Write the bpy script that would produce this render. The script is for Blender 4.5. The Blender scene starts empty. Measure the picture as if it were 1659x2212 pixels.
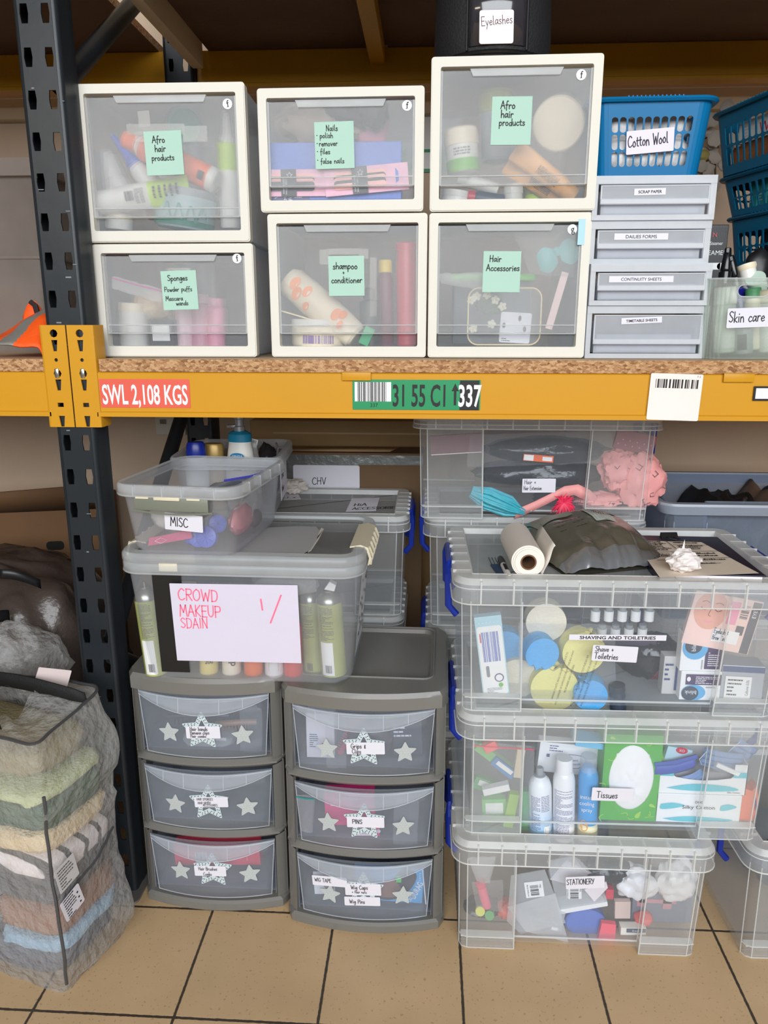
import bpy, bmesh, math, random
from mathutils import Vector, Matrix, noise
R = math.radians
S = bpy.context.scene
COL = S.collection
# ------------------------------------------------------------------ camera, world, lights, exposure
CAMH, PITCH, YAW, FPX, PW, PH = 1.40, R(14.0), R(3.2), 1650.0, 1659.0, 2212.0
cd = bpy.data.cameras.new('camera'); cam = bpy.data.objects.new('camera', cd); COL.objects.link(cam)
cam.location = (0, 0, CAMH); cam.rotation_euler = (R(90) - PITCH, 0, YAW)
cd.sensor_fit = 'VERTICAL'; cd.sensor_height = 24.0; cd.lens = 24.0 * FPX / PH; cd.clip_start = .05; cd.clip_end = 60
S.camera = cam
S.view_settings.view_transform = 'Standard'; S.view_settings.look = 'None'
S.view_settings.gamma = 1; S.view_settings.use_curve_mapping = False; S.view_settings.exposure = 0.0
S.cycles.transparent_max_bounces = 40; S.cycles.max_bounces = 10; S.cycles.transmission_bounces = 10
S.cycles.diffuse_bounces = 4; S.cycles.caustics_refractive = True; S.cycles.sample_clamp_indirect = 6
W = bpy.data.worlds.new('world'); S.world = W; W.use_nodes = True
bg = W.node_tree.nodes['Background']; bg.inputs[0].default_value = (1, .91, .8, 1); bg.inputs[1].default_value = .10
def area(name, loc, target, sx, sy, power, color):
    l = bpy.data.lights.new(name, 'AREA'); l.shape = 'RECTANGLE'; l.size = sx; l.size_y = sy; l.energy = power; l.color = color
    o = bpy.data.objects.new(name, l); COL.objects.link(o); o.location = loc
    o.rotation_euler = (Vector(target) - Vector(loc)).to_track_quat('-Z', 'Y').to_euler(); return o
area('open_doorway_daylight', (.4, -4.6, 3.2), (-.05, 1.55, 1.5), 6.5, 2.9, 555, (.93, .97, 1))
area('warm_ceiling_lamp', (-2.9, -3.0, 2.78), (-.7, 1.6, 1.6), .9, .3, 16, (1, .86, .62))

# ------------------------------------------------------------------ pixel rays of the photograph -> world points
_ct, _st, _cy, _sy = math.cos(PITCH), math.sin(PITCH), math.cos(YAW), math.sin(YAW)
FWD = Vector((-_sy * _ct, _cy * _ct, -_st)); RGT = Vector((_cy, _sy, 0)); UPV = RGT.cross(FWD)
EYE = Vector((0, 0, CAMH))
def ray(px, py): return FWD + RGT * ((px - PW / 2) / FPX) + UPV * ((PH / 2 - py) / FPX)
def at(px, py, Y):
    d = ray(px, py); return EYE + d * (Y / d.y)
def atz(px, py, Z):
    d = ray(px, py); return EYE + d * ((Z - CAMH) / d.z)
def atx(px, py, X):
    d = ray(px, py); return EYE + d * (X / d.x)
def mpp(px, py, Y): return (at(px, py, Y) - EYE).dot(FWD) / FPX      # metres per pixel there

# ------------------------------------------------------------------ materials
MATS = {}
def _n(t, k, x=0, y=0):
    n = t.nodes.new(k); n.location = (x, y); return n
def mat(name, col, rough=.5, metal=0., bump=0., bscale=60., var=.06, vscale=9., spec=.5, coat=0., trans=0.):
    if name in MATS: return MATS[name]
    m = bpy.data.materials.new(name); m.use_nodes = True; t = m.node_tree; p = t.nodes['Principled BSDF']
    tc = _n(t, 'ShaderNodeTexCoord'); nz = _n(t, 'ShaderNodeTexNoise'); nz.inputs['Scale'].default_value = vscale; nz.inputs['Detail'].default_value = 4
    t.links.new(tc.outputs['Object'], nz.inputs['Vector'])
    mx = _n(t, 'ShaderNodeMix'); mx.data_type = 'RGBA'
    c = Vector(col[:3]); a = c * (1 - var); b = c * (1 + var)
    mx.inputs[6].default_value = (*a, 1); mx.inputs[7].default_value = (min(b.x, 1), min(b.y, 1), min(b.z, 1), 1)
    t.links.new(nz.outputs['Fac'], mx.inputs[0]); t.links.new(mx.outputs[2], p.inputs['Base Color'])
    p.inputs['Roughness'].default_value = rough; p.inputs['Metallic'].default_value = metal
    p.inputs['Specular IOR Level'].default_value = spec; p.inputs['Coat Weight'].default_value = coat
    if bump:
        n2 = _n(t, 'ShaderNodeTexNoise'); n2.inputs['Scale'].default_value = bscale; n2.inputs['Detail'].default_value = 5
        t.links.new(tc.outputs['Object'], n2.inputs['Vector'])
        bp = _n(t, 'ShaderNodeBump'); bp.inputs['Strength'].default_value = bump; bp.inputs['Distance'].default_value = .01
        t.links.new(n2.outputs['Fac'], bp.inputs['Height']); t.links.new(bp.outputs[0], p.inputs['Normal'])
    MATS[name] = m; return m
def srgb(r, g, b):
    f = lambda c: c / 12.92 if c <= .04045 else ((c + .055) / 1.055) ** 2.4
    return (f(r / 255), f(g / 255), f(b / 255))
def pc(name, r, g, b, rough=.5, metal=0., **k): return mat(name, srgb(r, g, b), rough, metal, **k)
def clear(name, haze, tint=(1, 1, 1), body=(.8, .84, .9), rough=.22, bump=0., bscale=30., edge=.25, spec=.5):
    """Thin moulded plastic: a share goes straight through, a milky share scatters, glancing views gloss over."""
    if name in MATS: return MATS[name]
    m = bpy.data.materials.new(name); m.use_nodes = True; t = m.node_tree; p = t.nodes['Principled BSDF']; out = t.nodes['Material Output']
    p.inputs['Base Color'].default_value = (*body, 1); p.inputs['Roughness'].default_value = rough; p.inputs['Specular IOR Level'].default_value = spec
    tr = _n(t, 'ShaderNodeBsdfTransparent'); tr.inputs[0].default_value = (*tint, 1)
    tl = _n(t, 'ShaderNodeBsdfTranslucent'); tl.inputs[0].default_value = (*body, 1)
    ms = _n(t, 'ShaderNodeMixShader'); ms.inputs[0].default_value = .35
    t.links.new(p.outputs[0], ms.inputs[1]); t.links.new(tl.outputs[0], ms.inputs[2])
    lw = _n(t, 'ShaderNodeLayerWeight'); lw.inputs[0].default_value = .25
    nz = _n(t, 'ShaderNodeTexNoise'); nz.inputs['Scale'].default_value = 14
    tc = _n(t, 'ShaderNodeTexCoord'); t.links.new(tc.outputs['Object'], nz.inputs['Vector'])
    ma = _n(t, 'ShaderNodeMath'); ma.operation = 'MULTIPLY_ADD'; ma.inputs[1].default_value = edge
    mb = _n(t, 'ShaderNodeMath'); mb.operation = 'MULTIPLY_ADD'; mb.inputs[1].default_value = haze * .4; mb.inputs[2].default_value = haze * .8
    t.links.new(nz.outputs['Fac'], mb.inputs[0]); t.links.new(lw.outputs['Facing'], ma.inputs[0]); t.links.new(mb.outputs[0], ma.inputs[2])
    mx = _n(t, 'ShaderNodeMixShader'); t.links.new(ma.outputs[0], mx.inputs[0]); t.links.new(tr.outputs[0], mx.inputs[1]); t.links.new(ms.outputs[0], mx.inputs[2])
    t.links.new(mx.outputs[0], out.inputs[0])
    if bump:
        n2 = _n(t, 'ShaderNodeTexNoise'); n2.inputs['Scale'].default_value = bscale; n2.inputs['Detail'].default_value = 6
        t.links.new(tc.outputs['Object'], n2.inputs['Vector'])
        bp = _n(t, 'ShaderNodeBump'); bp.inputs['Strength'].default_value = bump; bp.inputs['Distance'].default_value = .02
        t.links.new(n2.outputs['Fac'], bp.inputs['Height']); t.links.new(bp.outputs[0], p.inputs['Normal'])
    MATS[name] = m; return m
def frosted(name, haze, rough, body=(.8, .82, .84), clearpart=.25):
    """Frosted sheet: rough refraction blurs what stands far behind it, a milky share scatters."""
    if name in MATS: return MATS[name]
    m = bpy.data.materials.new(name); m.use_nodes = True; t = m.node_tree; p = t.nodes['Principled BSDF']; out = t.nodes['Material Output']
    p.inputs['Base Color'].default_value = (*body, 1); p.inputs['Roughness'].default_value = .45
    rf = _n(t, 'ShaderNodeBsdfRefraction'); rf.inputs['Roughness'].default_value = rough; rf.inputs['IOR'].default_value = 1.2
    tr = _n(t, 'ShaderNodeBsdfTransparent')
    m1 = _n(t, 'ShaderNodeMixShader'); m1.inputs[0].default_value = clearpart
    t.links.new(rf.outputs[0], m1.inputs[1]); t.links.new(tr.outputs[0], m1.inputs[2])
    nz = _n(t, 'ShaderNodeTexNoise'); nz.inputs['Scale'].default_value = 6
    tc = _n(t, 'ShaderNodeTexCoord'); t.links.new(tc.outputs['Object'], nz.inputs['Vector'])
    mb = _n(t, 'ShaderNodeMath'); mb.operation = 'MULTIPLY_ADD'; mb.inputs[1].default_value = haze * .3; mb.inputs[2].default_value = haze * .85
    t.links.new(nz.outputs['Fac'], mb.inputs[0])
    m2 = _n(t, 'ShaderNodeMixShader'); t.links.new(mb.outputs[0], m2.inputs[0])
    t.links.new(m1.outputs[0], m2.inputs[1]); t.links.new(p.outputs[0], m2.inputs[2]); t.links.new(m2.outputs[0], out.inputs[0])
    MATS[name] = m; return m

# ------------------------------------------------------------------ mesh builder
class MB:
    def __init__(s): s.v, s.f, s.mi, s.M, s.m = [], [], [], Matrix(), 0
    def add(s, vs, fs, m=None):
        b = len(s.v); s.v += [s.M @ Vector(p) for p in vs]; s.f += [tuple(b + i for i in f) for f in fs]
        s.mi += [s.m if m is None else m] * len(fs); return s
    def bm(s, b, m=None):
        b.verts.index_update(); s.add([v.co.copy() for v in b.verts], [[v.index for v in f.verts] for f in b.faces], m); b.free(); return s
    def box(s, x0, x1, y0, y1, z0, z1, m=None, bev=0., seg=2):
        if bev:
            b = bmesh.new(); bmesh.ops.create_cube(b, size=1)
            for v in b.verts: v.co = Vector(((x0 + x1) / 2 + v.co.x * (x1 - x0), (y0 + y1) / 2 + v.co.y * (y1 - y0), (z0 + z1) / 2 + v.co.z * (z1 - z0)))
            bmesh.ops.bevel(b, geom=list(b.edges), offset=bev, segments=seg, affect='EDGES', profile=.5); return s.bm(b, m)
        v = [(x, y, z) for z in (z0, z1) for y in (y0, y1) for x in (x0, x1)]
        return s.add(v, [(0, 2, 3, 1), (4, 5, 7, 6), (0, 1, 5, 4), (2, 6, 7, 3), (0, 4, 6, 2), (1, 3, 7, 5)], m)
    def lathe(s, prof, n=24, m=None, cap=True):
        """prof: (radius, z[, material]) from bottom to top about local Z"""
        vs, fs, ms = [], [], []
        for r, z, *_ in prof:
            for i in range(n): a = 2 * math.pi * i / n; vs.append((r * math.cos(a), r * math.sin(a), z))
        for k in range(len(prof) - 1):
            mm = prof[k][2] if len(prof[k]) > 2 else m
            s_f = [(k * n + i, k * n + (i + 1) % n, (k + 1) * n + (i + 1) % n, (k + 1) * n + i) for i in range(n)]
            fs += s_f; ms += [mm] * n
        if cap:
            fs.append(tuple(range(n - 1, -1, -1))); ms.append(prof[0][2] if len(prof[0]) > 2 else m)
            L = (len(prof) - 1) * n; fs.append(tuple(L + i for i in range(n))); ms.append(prof[-1][2] if len(prof[-1]) > 2 else m)
        b = len(s.v); s.v += [s.M @ Vector(p) for p in vs]; s.f += [tuple(b + i for i in f) for f in fs]
        s.mi += [s.m if q is None else q for q in ms]; return s
    def tube(s, pts, r, n=8, m=None, closed=False):
        pts = [Vector(p) for p in pts]; rings = []; N = len(pts); up = None
        for i, p in enumerate(pts):
            a = pts[(i - 1) % N] if (i or closed) else p; c = pts[(i + 1) % N] if (i < N - 1 or closed) else p
            t = (c - a).normalized()
            if up is None: up = t.orthogonal().normalized()
            up = (up - t * up.dot(t)).normalized(); sd = t.cross(up); rr = r[i] if isinstance(r, (list, tuple)) else r
            rings.append([p + (up * math.cos(2 * math.pi * k / n) + sd * math.sin(2 * math.pi * k / n)) * rr for k in range(n)])
        vs = [q for g in rings for q in g]; fs = []
        for i in range(N if closed else N - 1):
            j = (i + 1) % N
            fs += [(i * n + k, i * n + (k + 1) % n, j * n + (k + 1) % n, j * n + k) for k in range(n)]
        if not closed: fs += [tuple(range(n - 1, -1, -1)), tuple((N - 1) * n + k for k in range(n))]
        return s.add(vs, fs, m)
    def prism(s, poly, d0, d1, axis='y', m=None, side=None):
        """poly in the plane square to axis, extruded from d0 to d1 (y: poly is x,z; z: x,y; x: y,z)"""
        n = len(poly)
        mk = {'y': lambda p, d: (p[0], d, p[1]), 'z': lambda p, d: (p[0], p[1], d), 'x': lambda p, d: (d, p[0], p[1])}[axis]
        vs = [mk(p, d0) for p in poly] + [mk(p, d1) for p in poly]
        s.add(vs, [tuple(range(n)), tuple(range(2 * n - 1, n - 1, -1))], m)
        return s.add(vs, [(i, n + i, n + (i + 1) % n, (i + 1) % n) for i in range(n)], m if side is None else side)
    def ring(s, outer, inner, d0, d1, m=None):
        """frame between two outlines of equal count (x,z), from y=d0 to d1"""
        n = len(outer); vs = [(p[0], d, p[1]) for d in (d0, d1) for o in (outer, inner) for p in o]; fs = []
        for i in range(n):
            j = (i + 1) % n
            fs += [(i, j, n + j, n + i), (2 * n + j, 2 * n + i, 3 * n + i, 3 * n + j), (j, i, 2 * n + i, 2 * n + j), (n + i, n + j, 3 * n + j, 3 * n + i)]
        return s.add(vs, fs, m)
    def grid(s, fn, nu, nv, m=None, wrapu=False):
        vs = [fn(i / (nu if wrapu else nu - 1), j / (nv - 1)) for j in range(nv) for i in range(nu)]; fs = []
        for j in range(nv - 1):
            for i in range(nu if wrapu else nu - 1):
                k = (i + 1) % nu; fs.append((j * nu + i, j * nu + k, (j + 1) * nu + k, (j + 1) * nu + i))
        return s.add(vs, fs, m)
    def build(s, name, mats, parent=None, smooth=True, ang=35, loc=None, rot=None, solid=0., mod=None):
        me = bpy.data.meshes.new(name); me.from_pydata([tuple(p) for p in s.v], [], s.f); me.validate(verbose=False)
        if not isinstance(mats, (list, tuple)): mats = [mats]
        for q in mats: me.materials.append(q)
        if len(me.polygons) == len(s.mi): me.polygons.foreach_set('material_index', s.mi)
        bm_ = bmesh.new(); bm_.from_mesh(me)
        if solid != -1: bmesh.ops.recalc_face_normals(bm_, faces=bm_.faces)
        bm_.to_mesh(me); bm_.free()
        if smooth:
            me.polygons.foreach_set('use_smooth', [True] * len(me.polygons)); me.set_sharp_from_angle(angle=R(ang))
        me.update()
        o = bpy.data.objects.new(name, me); COL.objects.link(o)
        if parent: o.parent = parent
        if loc is not None: o.location = loc
        if rot is not None: o.rotation_euler = rot
        if solid > 0:
            q = o.modifiers.new('thickness', 'SOLIDIFY'); q.thickness = solid; q.offset = 0
        if mod == 'sub':
            q = o.modifiers.new('smooth', 'SUBSURF'); q.levels = 1; q.render_levels = 1
        return o
def T(x=0, y=0, z=0, rx=0, ry=0, rz=0, s=1):
    return Matrix.Translation((x, y, z)) @ Matrix.Rotation(R(rz), 4, 'Z') @ Matrix.Rotation(R(ry), 4, 'Y') @ Matrix.Rotation(R(rx), 4, 'X') @ Matrix.Scale(s, 4)
def tag(o, label, cat, group=None, kind=None):
    o['label'] = label; o['category'] = cat
    if group: o['group'] = group
    if kind: o['kind'] = kind
    return o
def thing(name, label, cat, loc=(0, 0, 0), rot=(0, 0, 0), group=None):
    o = bpy.data.objects.new(name, None); o.empty_display_size = .05; COL.objects.link(o); o.location = loc; o.rotation_euler = rot
    return tag(o, label, cat, group)
def struct(o): o['kind'] = 'structure'; return o
def rrect(w, h, r, n=5, cx=0, cz=0):
    r = min(r, w / 2 - 1e-5, h / 2 - 1e-5); p = []
    for sx, sz, a0 in ((1, 1, 0), (-1, 1, 90), (-1, -1, 180), (1, -1, 270)):
        for k in range(n + 1):
            a = R(a0 + 90 * k / n); p.append((cx + sx * (w / 2 - r) + r * math.cos(a), cz + sz * (h / 2 - r) + r * math.sin(a)))
    return p
def nz3(p, sc, seed=0): return noise.noise(Vector(p) * sc + Vector((seed * 7.1, seed * 3.3, seed * 1.7)))

# ------------------------------------------------------------------ lettering
G = {  # handwriting: '~' smooth stroke, '-' straight stroke; x-height .5, capitals 1
'A': (.62, '-0,0 .3,1 .6,0', '-.12,.38 .5,.38'), 'B': (.55, '-.05,0 .05,1', '~.05,1 .42,.95 .42,.6 .05,.54 .5,.46 .52,.05 .05,0'),
'C': (.6, '~.55,.85 .3,1 .03,.6 .1,.12 .35,0 .58,.14'), 'D': (.6, '-.06,0 .06,1', '~.06,1 .45,.9 .56,.5 .42,.08 .06,0'),
'E': (.52, '-.5,1 .05,1 .05,0 .5,0', '-.05,.52 .42,.52'), 'F': (.5, '-.5,1 .05,1 .05,0', '-.05,.52 .4,.52'),
'G': (.62, '~.55,.86 .3,1 .03,.6 .1,.1 .4,0 .56,.2 .56,.42', '-.36,.42 .6,.42'), 'H': (.6, '-.05,0 .08,1', '-.52,0 .55,1', '-.05,.5 .55,.52'),
'I': (.2, '-.1,0 .1,1'), 'K': (.55, '-.06,0 .06,1', '-.5,1 .06,.48 .52,0'), 'L': (.5, '-.05,1 .05,0 .5,0'),
'M': (.75, '-.03,0 .12,1 .38,.35 .62,1 .72,0'), 'N': (.6, '-.05,0 .06,1 .5,0 .55,1'), 'O': (.66, '~.33,1 .05,.7 .08,.2 .35,0 .6,.3 .57,.8 .33,1'),
'P': (.52, '-.06,0 .06,1', '~.06,1 .5,.95 .5,.55 .06,.48'), 'R': (.55, '-.06,0 .06,1', '~.06,1 .48,.95 .46,.56 .06,.5', '-.2,.5 .54,0'),
'S': (.52, '~.48,.88 .25,1 .05,.78 .25,.53 .48,.28 .28,.01 .03,.12'), 'T': (.6, '-0,1 .6,1', '-.3,1 .28,0'), 'U': (.6, '~.05,1 .05,.3 .28,0 .52,.25 .55,1'),
'W': (.8, '-.02,1 .2,0 .4,.7 .58,0 .78,1'), 'X': (.55, '-.02,1 .52,0', '-.52,1 .02,0'), 'Y': (.58, '-.02,1 .28,.5', '-.56,1 .2,0'), 'V': (.58, '-.02,1 .28,0 .56,1'),
'a': (.48, '~.42,.42 .2,.52 .03,.25 .14,.01 .4,.3', '~.42,.5 .4,.12 .5,.02'), 'b': (.45, '-.05,1 .04,0', '~.04,.3 .25,.52 .42,.28 .25,0 .04,.1'),
'c': (.42, '~.4,.42 .2,.5 .03,.22 .2,0 .42,.1'), 'd': (.48, '~.42,.38 .2,.5 .03,.24 .18,0 .42,.25', '-.44,1 .44,0'),
'e': (.44, '~.04,.26 .4,.3 .26,.5 .04,.28 .18,0 .42,.1'), 'f': (.36, '~.36,.95 .2,.95 .14,.5 .12,-.25', '-.0,.45 .34,.47'),
'g': (.46, '~.4,.4 .2,.5 .03,.25 .2,.03 .4,.35', '~.42,.5 .4,-.2 .2,-.42 .02,-.28'), 'h': (.46, '-.05,1 .05,0', '~.05,.3 .26,.52 .4,.35 .42,0'),
'i': (.18, '-.08,.5 .09,0', '-.1,.72 .11,.76'), 'k': (.42, '-.05,1 .05,0', '-.38,.5 .06,.22 .42,0'), 'l': (.2, '~.06,1 .06,.15 .18,.02'),
'm': (.68, '-.04,.5 .04,0', '~.04,.3 .2,.52 .32,.3 .33,0', '~.33,.3 .5,.52 .62,.3 .64,0'), 'n': (.45, '-.04,.5 .04,0', '~.04,.3 .24,.52 .38,.32 .42,0'),
'o': (.45, '~.22,.5 .03,.3 .1,.03 .32,.04 .4,.3 .22,.5'), 'p': (.46, '-.05,.5 .03,-.42', '~.05,.35 .26,.52 .42,.28 .24,.0 .05,.1'),
'r': (.36, '-.05,.5 .05,0', '~.05,.28 .2,.5 .36,.46'), 's': (.38, '~.34,.44 .18,.52 .06,.4 .2,.26 .34,.12 .18,-.01 .02,.07'),
't': (.34, '~.14,.8 .13,.12 .3,.02', '-.0,.52 .32,.54'), 'u': (.46, '~.04,.5 .06,.1 .22,0 .38,.22', '-.4,.5 .42,0'), 'v': (.4, '-.02,.5 .2,0 .4,.5'),
'w': (.6, '-.02,.5 .16,0 .3,.42 .44,0 .6,.5'), 'y': (.44, '-.03,.5 .2,.05', '-.42,.5 .12,-.42'), 'x': (.42, '-.03,.5 .4,0', '-.4,.5 .02,0'), 'z': (.4, '-.03,.5 .38,.5 .03,0 .4,0'),
'+': (.42, '-.04,.36 .36,.36', '-.2,.16 .2,.58'), '&': (.45, '~.34,.6 .1,.55 .2,.36 .08,.16 .36,.14', '-.22,.75 .2,0'), '1': (.2, '-.1,0 .1,1'), '/': (.5, '-.0,-.25 .5,1.1'), '.': (.18, '-.06,.25 .1,.25'), '-': (.4, '-.04,.3 .34,.3'), ' ': (.36,)}
def _smooth(p):
    q = [p[0]] + p + [p[-1]]; o = []
    for i in range(1, len(q) - 2):
        for k in range(6):
            t = k / 6; a, b, c, d = q[i - 1], q[i], q[i + 1], q[i + 2]
            o.append(tuple(.5 * (2 * b[j] + (c[j] - a[j]) * t + (2 * a[j] - 5 * b[j] + 4 * c[j] - d[j]) * t * t + (3 * b[j] - a[j] - 3 * c[j] + d[j]) * t ** 3) for j in (0, 1)))
    return o + [p[-1]]
def ribbon(mb, pts, w, y, m):
    n = len(pts); L, Rr = [], []
    for i, p in enumerate(pts):
        a = pts[max(i - 1, 0)]; c = pts[min(i + 1, n - 1)]; dx, dz = c[0] - a[0], c[1] - a[1]; l = math.hypot(dx, dz) or 1
        ex = (dx / l, dz / l); e = w * .45 * (-1 if i == 0 else 1 if i == n - 1 else 0)
        q = (p[0] + ex[0] * e, p[1] + ex[1] * e)
        L.append((q[0] - ex[1] * w / 2, y, q[1] + ex[0] * w / 2)); Rr.append((q[0] + ex[1] * w / 2, y, q[1] - ex[0] * w / 2))
    mb.add(L + Rr, [(i, n + i, n + i + 1, i + 1) for i in range(n - 1)], m)
def hand(mb, text, x, z, size, y=-.0012, m=1, w=.135, sx=1., slant=0., rise=0., tilt=0.):
    """handwriting in the x-z plane, baseline start (x,z), capital height = size"""
    c0 = x; ca, sa = math.cos(R(tilt)), math.sin(R(tilt))
    for k, ch in enumerate(text):
        g = G.get(ch, G[' ']); jit = (random.random() - .5) * .06
        for st in g[1:]:
            p = [tuple(float(q) for q in e.split(',')) for e in st[1:].split(' ')]
            if st[0] == '~': p = _smooth(p)
            o = []
            for a in p:
                ux, uz = (c0 - x) + (a[0] * sx + a[1] * slant) * size, (a[1] + jit) * size
                o.append((x + ux * ca - uz * sa, z + ux * sa + uz * ca))
            if st[0] == '-' and len(o) > 2:
                for i in range(len(o) - 1): ribbon(mb, o[i:i + 2], w * size, y, m)
            else: ribbon(mb, o, w * size, y, m)
        c0 += (g[0] + .1) * sx * size
    return c0 - x
_fonts = {}
def printed(mb, text, cx, cz, h, y=-.0012, m=1, sx=1., bold=0., ang=0., align='CENTER', mirror=False):
    """printed lettering, centred on (cx,cz), capital height h"""
    c = bpy.data.curves.new('lettering', 'FONT'); c.body = text; c.size = 1; c.align_x = align; c.offset = bold; c.resolution_u = 3
    o = bpy.data.objects.new('lettering', c); COL.objects.link(o); dg = bpy.context.evaluated_depsgraph_get(); dg.update()
    me = bpy.data.meshes.new_from_object(o.evaluated_get(dg)); s = h / .73; ca, sa = math.cos(R(ang)), math.sin(R(ang))
    vs = []
    for v in me.vertices:
        ux, uz = v.co.x * s * sx, v.co.y * s - h / 2
        if mirror: ux = -ux
        vs.append((cx + ux * ca - uz * sa, y, cz + ux * sa + uz * ca))
    mb.add(vs, [tuple(p.vertices) for p in me.polygons], m)
    bpy.data.objects.remove(o); bpy.data.curves.remove(c); bpy.data.meshes.remove(me)
def bars(mb, x0, x1, z0, z1, n=24, y=-.0012, m=1, seed=1, vert=True):
    r = random.Random(seed); t = 0; ws = [r.choice((1, 1, 2, 3)) for _ in range(2 * n)]; tot = sum(ws)
    for i, w in enumerate(ws):
        if i % 2 == 0:
            if vert:
                a = x0 + (x1 - x0) * t / tot; b = x0 + (x1 - x0) * (t + w) / tot; mb.add([(a, y, z0), (b, y, z0), (b, y, z1), (a, y, z1)], [(0, 1, 2, 3)], m)
            else:
                a = z0 + (z1 - z0) * t / tot; b = z0 + (z1 - z0) * (t + w) / tot; mb.add([(x0, y, a), (x1, y, a), (x1, y, b), (x0, y, b)], [(0, 1, 2, 3)], m)
        t += w
def lines(mb, x0, x1, z0, z1, n, y=-.0012, m=1, seed=1, th=.4):
    """rows of small print too fine to read, as broken strokes"""
    r = random.Random(seed); dz = (z1 - z0) / n
    for i in range(n):
        z = z0 + dz * (i + .5); x = x0
        while x < x1 - abs(x1 - x0) * .06:
            l = (x1 - x0) * r.uniform(.05, .2); e = min(x + l, x1)
            mb.add([(x, y, z - dz * th / 2), (e, y, z - dz * th / 2), (e, y, z + dz * th / 2), (x, y, z + dz * th / 2)], [(0, 1, 2, 3)], m)
            x = e + (x1 - x0) * .025
            if r.random() < .06: break
def rect(mb, x0, x1, z0, z1, y=-.0009, m=1): mb.add([(x0, y, z0), (x1, y, z0), (x1, y, z1), (x0, y, z1)], [(0, 1, 2, 3)], m)
def disc(mb, cx, cz, r, y=-.0010, m=1, n=24, rz=None):
    rz = rz or r; mb.add([(cx + r * math.cos(2 * math.pi * i / n), y, cz + rz * math.sin(2 * math.pi * i / n)) for i in range(n)], [tuple(range(n))], m)
INK = pc('black_ink', 22, 20, 22, .6)
PAPER = pc('white_label_paper', 224, 222, 232, .55, var=.015)
MINT = pc('mint_note_paper', 178, 212, 197, .7, var=.03, spec=.2)
def card(name, w, h, parent, loc, rot=(0, 0, 0), mats=None, r=.002, th=.0006, draw=None, label=None):
    """a flat label, face towards local -Y, centred on loc; draw(mb) adds the writing"""
    mb = MB(); mb.prism(rrect(w, h, r, 3), 0, -th, 'y', 0)
    if draw:
        k = len(mb.f); draw(mb)
        for i in range(len(mb.v)): pass
    o = mb.build(name, mats or [PAPER, INK], parent, smooth=False, loc=loc, rot=rot, solid=-1)
    if label: o['label'] = label
    return o
def blob(mb, rx, ry, rz, seed=0, amp=.12, sc=2.2, nu=28, nv=16, sq=1., m=None, flat=.0, crease=0., csc=5.):
    """crumpled or soft lump: super-ellipsoid pushed about by noise, standing on z=0"""
    def pw(a, e): return math.copysign(abs(a) ** e, a)
    def fn(u, v):
        th, ph = 2 * math.pi * u, math.pi * (v - .5); c = pw(math.cos(ph), sq)
        d = Vector((c * pw(math.cos(th), sq), c * pw(math.sin(th), sq), pw(math.sin(ph), sq)))
        k = 1 + amp * nz3(d, sc, seed)
        if crease: k += crease * (abs(nz3(d, csc, seed + 5)) - .25)
        p = Vector((d.x * rx * k, d.y * ry * k, d.z * rz * k))
        if flat: p.z = max(p.z, -rz * (1 - flat))
        return (p.x, p.y, p.z + rz * (1 - flat))
    return mb.grid(fn, nu, nv, m, wrapu=True)
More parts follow.
